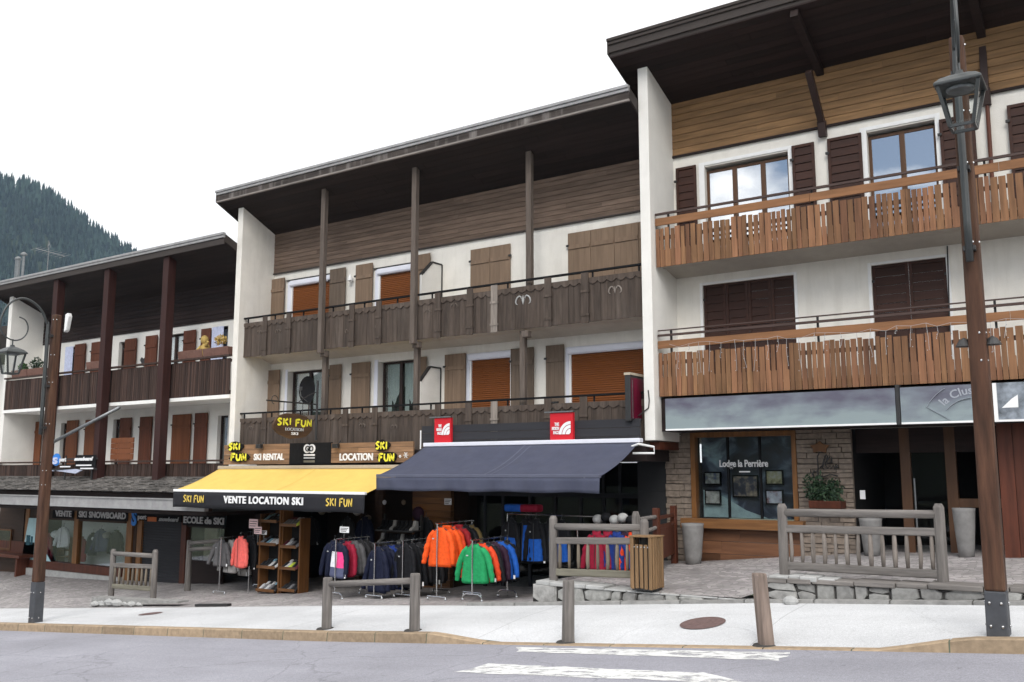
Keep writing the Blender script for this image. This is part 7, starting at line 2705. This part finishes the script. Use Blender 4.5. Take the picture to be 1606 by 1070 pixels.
# ================================================================== shoe shelves
def shoe_shelf(px0, px1, pyt, pyb, Y, label, shelves, postside, mat):
    x0, x1 = P(px0, 880, Y)[0], P(px1, 880, Y)[0]
    zb = terr((x0 + x1) / 2, Y)
    zt = P(px0, pyt, Y)[1]
    t = thing('shoe_shelf', label, 'shelf', ((x0 + x1) / 2, Y, zb), 'wooden shoe shelves outside the rental shop')
    d = .32
    for xx in (x0, x1 - .05):
        part(MB().box(xx, xx + .05, Y, Y + d, zb, zt + (.25 if (xx == x0) == (postside < 0) else 0)), 'side_panel', M['shop_wood'], t, bevel=.006)
    part(MB().box(x0 + .05, x1 - .05, Y + d - .03, Y + d - .01, zb + .05, zt), 'back_panel', M['dark_room'], t)
    out = []
    for s_ in range(shelves):
        z = zb + .08 + (zt - zb - .25) * s_ / (shelves - 1)
        m = MB().add([(x0 + .052, Y - .08, z), (x1 - .052, Y - .08, z), (x1 - .052, Y + d - .035, z + .10), (x0 + .052, Y + d - .035, z + .10),
                      (x0 + .052, Y - .08, z - .025), (x1 - .052, Y - .08, z - .025), (x1 - .052, Y + d - .035, z + .075), (x0 + .052, Y + d - .035, z + .075)],
                     [(0, 1, 2, 3), (4, 7, 6, 5), (0, 4, 5, 1), (1, 5, 6, 2), (2, 6, 7, 3), (3, 7, 4, 0)])
        part(m, 'shelf_board', M['shop_wood_h'], t)
        part(MB().box(x0 + .052, x1 - .052, Y - .10, Y - .082, z - .03, z + .04), 'shelf_lip', M['shop_wood_h'], t)
        out.append((z, x0 + .1, x1 - .1, Y))
    return out


def shoe_mesh():
    m = MB()
    sec = [(-.14, .030, .085), (-.10, .038, .105), (-.04, .038, .10), (.03, .043, .065), (.09, .046, .05), (.135, .030, .03)]
    n = 10
    for y, w_, h in sec:
        for i in range(n):
            a = 2 * math.pi * i / n
            m.v.append((w_ * math.cos(a), -y, max(0, h * .5 + h * .5 * math.sin(a) * 1.05)))
    for j in range(len(sec) - 1):
        for i in range(n):
            m.f.append((j * n + i, j * n + (i + 1) % n, (j + 1) * n + (i + 1) % n, (j + 1) * n + i)); m.m.append(0)
    m.f.append(tuple(range(n))); m.m.append(0)
    m.f.append(tuple(range((len(sec) - 1) * n, len(sec) * n))); m.m.append(0)
    return m


shoe_me = shoe_mesh().mesh('shoe')
shoe_me.shade_smooth()
shoe_cols = [('white', 'white', (.5, .5, .5)), ('pale blue', 'blue', (.16, .3, .38)), ('grey', 'grey', (.16, .16, .17)), ('black', 'black', (.02, .02, .022)), ('lime', 'lime', (.5, .6, .08)), ('maroon', 'maroon', (.10, .02, .03))]
shoe_mats = [(nm, surf('shoe_' + k.replace(' ', '_'), c, rough=.5, var=.25, scale=30, bump=.1)) for nm, k, c in shoe_cols]


def shoe(x, y, z, ci, where, tilt=.2):
    o = bpy.data.objects.new('shoe', shoe_me.copy())
    o.data.materials.append(shoe_mats[ci][1])
    COL.objects.link(o)
    o.location = (x, y, z)
    o.rotation_euler = (tilt, 0, RND.uniform(-.2, .2))
    o['label'] = f'{shoe_mats[ci][0]} sports shoe among the shoes on the {where}'
    o['category'] = 'shoe'
    o['group'] = f'{shoe_mats[ci][0]} shoes on the {where}'


Ysh = 15.9
sh1 = shoe_shelf(405, 438, 806, 920, Ysh, 'wooden shoe shelf with white trainers next to the coral jacket', 4, 1, 'shop_wood')
sh2 = shoe_shelf(440, 470, 812, 918, Ysh + .05, 'wooden shoe shelf with darker shoes next to the navy jackets', 4, -1, 'shop_wood')
rr = random.Random(31)
for k2, (shs, where) in enumerate(((sh1, 'shelf next to the coral jacket'), (sh2, 'shelf next to the navy jackets'))):
    for s_, (z, a, b, Y) in enumerate(shs):
        n = int((b - a) / .105)
        for row in range(2):
            for i in range(n + 1):
                ci = rr.choice((0, 3, 3, 2, 1, 3) if (k2 == 0) else (3, 3, 2, 5, 4, 0, 3))
                shoe(a + (b - a) * (i + .35) / (n + .2), Y + .04 + row * .15, z + .015 + row * .045, ci, where, .2)
# price cards
for px0, py0, px1, py1, Y, lb in ((391, 814, 404, 829, Ysh - .2, 'pinkish price card on the garment rail beside the shoe shelf'), (399, 826, 410, 838, Ysh - .25, 'small white price card under the pinkish price card'), (533, 826, 547, 836, 15.0, 'white price card over the colour-blocked jacket'),
                                 (410, 832, 418, 839, Ysh - .1, 'tiny white price card on the wooden shoe shelf'), (697, 782, 708, 792, YW - .05, 'small white notice on the panelled shop wall')):
    x0, x1, z0, z1 = plane_pts((px0, py0), (px1, py1), Y)
    t = thing('price_card', lb, 'card', ((x0 + x1) / 2, Y, z0), 'price cards and notices')
    part(MB().box(x0, x1, Y, Y + .008, z0, z1), 'card', M['white_ink'] if 'pink' not in lb else surf('pink_card', (.7, .5, .5), var=.05), t)
    for q in range(3):
        zz = z1 - (z1 - z0) * (.25 + .25 * q)
        part(MB().box(x0 + .02, x1 - .02 - .03 * q, Y - .002, Y - .0005, zz - .008, zz + .008), 'print_line', M['iron'], t)
    if Y < 17:
        part(MB().tube([((x0 + x1) / 2, Y + .004, z0 - .2), ((x0 + x1) / 2, Y + .004, z0)], .006, 5), 'stem', M['steel'], t)

# ski boots on a rack behind the black jackets, and goods deep in the shops
boot = MB()
boot.prism([(-.14, 0), (.16, 0), (.17, .05), (.10, .10), (.02, .14), (-.02, .32), (-.13, .30), (-.15, .12)], -.05, .05, 'x')
boot_me = boot.mesh('ski_boot')
tb = 16.9
x0b, zb1 = P(590, 850, tb); x1b, zb2 = P(650, 836, tb)
t = thing('boot_rack', 'black rack of ski boots behind the black jackets', 'rack', ((x0b + x1b) / 2, tb, terr(x0b, tb)))
for z in (zb1 - .02, zb2 + .04):
    part(MB().box(x0b, x1b, tb - .05, tb + .3, z - .03, z), 'shelf_board', M['iron'], t)
for xx in (x0b, x1b - .04):
    part(MB().box(xx, xx + .04, tb + .25, tb + .3, terr(xx, tb), zb2 + .4), 'upright', M['iron'], t)
for k2, z in enumerate((zb1 - .02, zb2 + .04)):
    for i in range(9):
        o = bpy.data.objects.new('ski_boot', boot_me.copy())
        wh = (i * 3 + k2) % 5 == 0
        o.data.materials.append(M['conc_edge'] if wh else M['black'])
        COL.objects.link(o)
        o.location = (x0b + .1 + (x1b - x0b - .2) * i / 8, tb + .1, z)
        o.rotation_euler = (0, 0, math.pi + RND.uniform(-.2, .2))
        o.scale = (.9, .8, .72)
        b = o.modifiers.new('bevel', 'BEVEL'); b.width = .015; b.segments = 2
        o['label'] = ('grey' if wh else 'black') + ' ski boot standing on the boot rack behind the black jackets'
        o['category'] = 'ski boot'
        o['group'] = ('grey' if wh else 'black') + ' ski boots on the boot rack'
# inside the dark chalet's shop window
Yi = YW + .16
for px, py0, py1, cn, lb in ((78, 833, 880, 'crimson', 'red jacket displayed behind the lamp post in the ski shop window'), (100, 822, 860, 'white', 'white jacket displayed in the downhill pane of the ski shop window'),
                             (128, 838, 880, 'crimson', 'long red jacket displayed beside the middle window post'), (146, 832, 872, 'navy', 'navy jacket displayed in the ski shop window'), (160, 826, 866, 'slate', 'slate grey jacket displayed in the ski shop window'), (184, 828, 870, 'charcoal', 'charcoal jacket displayed at the uphill edge of the shop window')):
    x, zt = P(px, py0, Yi)
    zb_ = P(px, py1, Yi)[1]
    garment(x, Yi, zt, (zt - zb_) * .9, .62, ['cl_' + cn], lb, 'garments in the ski shop window', seed=px)
for px, py, s, cn, lb in ((88, 838, .16, 'white', 'white helmet in the downhill pane of the ski shop window'), (168, 840, .14, 'pale_grey', 'pale grey helmet in the uphill pane of the ski shop window'), (150, 845, .13, 'white', 'white helmet above the navy jacket in the shop window')):
    x, z = P(px, py, YW + .22)
    solid(MB().ball((x, YW + .22, z), s, s * 1.1, s * .85, 12, 8), 'helmet', M['cl_' + cn], lb, 'helmet', 'helmets in the ski shop window', smooth=True)
x0, x1 = P(92, 870, YW + .4)[0], P(112, 870, YW + .4)[0]
z0 = P(100, 884, YW + .4)[1]
t = thing('display_stand', 'slatted wooden display stand in the downhill pane of the shop window', 'stand', ((x0 + x1) / 2, YW + .4, z0))
for q in range(4):
    part(MB().box(x0, x1, YW + .3, YW + .6, z0 + .22 * q, z0 + .22 * q + .03), 'shelf_board', M['shop_wood_h'], t)
for xx in (x0, x1 - .05):
    part(MB().box(xx, xx + .05, YW + .32, YW + .58, z0 - .3, z0 + .9), 'side_panel', M['shop_wood'], t)
# wall goods in the rental shop
for i, (px, py, s, cn, lb) in enumerate(((560, 800, .13, 'pale_grey', 'pale grey helmet hung high in the rental shop'), (603, 788, .055, 'white', 'small white helmet hung at the end of the yellow awning'), (633, 788, .06, 'tan', 'tan bag hung under the navy awning edge'), (505, 800, .12, 'tan', 'tan bag hung in the dim rental shop'), (656, 806, .16, 'plum', 'plum hat stand bundle before the panelled wall'))):
    x, z = P(px, py, YW - .1)
    solid(MB().ball((x, YW - .1, z), s, s * .8, s * 1.1, 10, 8), 'hanging_bag' if cn == 'tan' else 'helmet' if 'helmet' in lb else 'hat_bundle', M['cl_' + cn], lb, 'bag' if cn == 'tan' else 'helmet' if 'helmet' in lb else 'hats', smooth=True)
# bench and rubble at the far downhill shop corner
x0, z0 = P(2, 866, YW - .5); x1, z1 = P(34, 876, YW - .5)
t = thing('bench', 'dark red timber bench by the downhill end of the ski shop', 'bench', (x0, YW - .5, -1))
part(MB().box(x0 - 1.5, x1, YW - .6, YW - .1, z1, z1 + .10), 'seat', M['red_wood'], t)
part(MB().box(x0 - 1.5, x1, YW - .1, YW - .06, z1 + .1, z1 + .5), 'backrest', M['red_wood'], t)
part(MB().box(x1 - .3, x1 - .2, YW - .55, YW - .12, terr(x1, YW - .4) - .05, z1), 'leg', M['red_wood'], t)
x0, z0 = P(2, 862, YW - .06); x1, z1 = P(20, 835, YW - .06)
window(b1, x0 - .5, x1, z0, z1 + .1, YW - .12, M['shop_wood'], panes=1, back=False)

# dim stock hung on the back wall of the rental shop
r = random.Random(77)
Yk = YW - .25
for i, (px, cn, lb) in enumerate(((488, 'black', 'black jacket hung deep behind the shoe shelves'), (546, 'charcoal', 'charcoal jacket hung on the shop wall above the colour-blocked rack'), (572, 'navy', 'navy jacket hung on the shop wall over the navy rack'), (668, 'black', 'black jacket hung against the wooden panelling behind the orange rack'))):
    x, z = P(px, 806, Yk)
    garment(x, Yk, z, .74, .60, ['cl_' + cn], lb, 'jackets on the dim shop wall', seed=90 + i)
for i, (px, py, lb) in enumerate(((516, 800, 'small pale cap high on the shop wall beside the tan bag'), (540, 795, 'small pale cap on the shop wall over the white price card'), (577, 812, 'small pale cap on the shop wall beside the ski boots'))):
    x, z = P(px, py, YW - .1)
    solid(MB().ball((x, YW - .1, z), .10, .09, .07, 10, 6).prism([(x - .09, z - .05), (x + .09, z - .05), (x + .07, z - .02), (x - .07, z - .02)], YW - .28, YW - .12, 'y'), 'cap', M['cl_tan'], lb, 'cap', 'caps on the shop wall', smooth=True)
# ------------------------------------------------------------------ valley air
hz = MB().box(-2300, 900, -300, 1950, -10, 470)
mh = bpy.data.materials.new('valley_haze')
mh.use_nodes = True
nt = mh.node_tree
nt.nodes.remove(nt.nodes['Principled BSDF'])
pv = nt.nodes.new('ShaderNodeVolumePrincipled')
pv.inputs['Color'].default_value = (.50, .72, 1.0, 1)
pv.inputs['Density'].default_value = .00010
nt.links.new(pv.outputs[0], nt.nodes['Material Output'].inputs['Volume'])
struct(hz, 'haze', mh, kind='stuff')
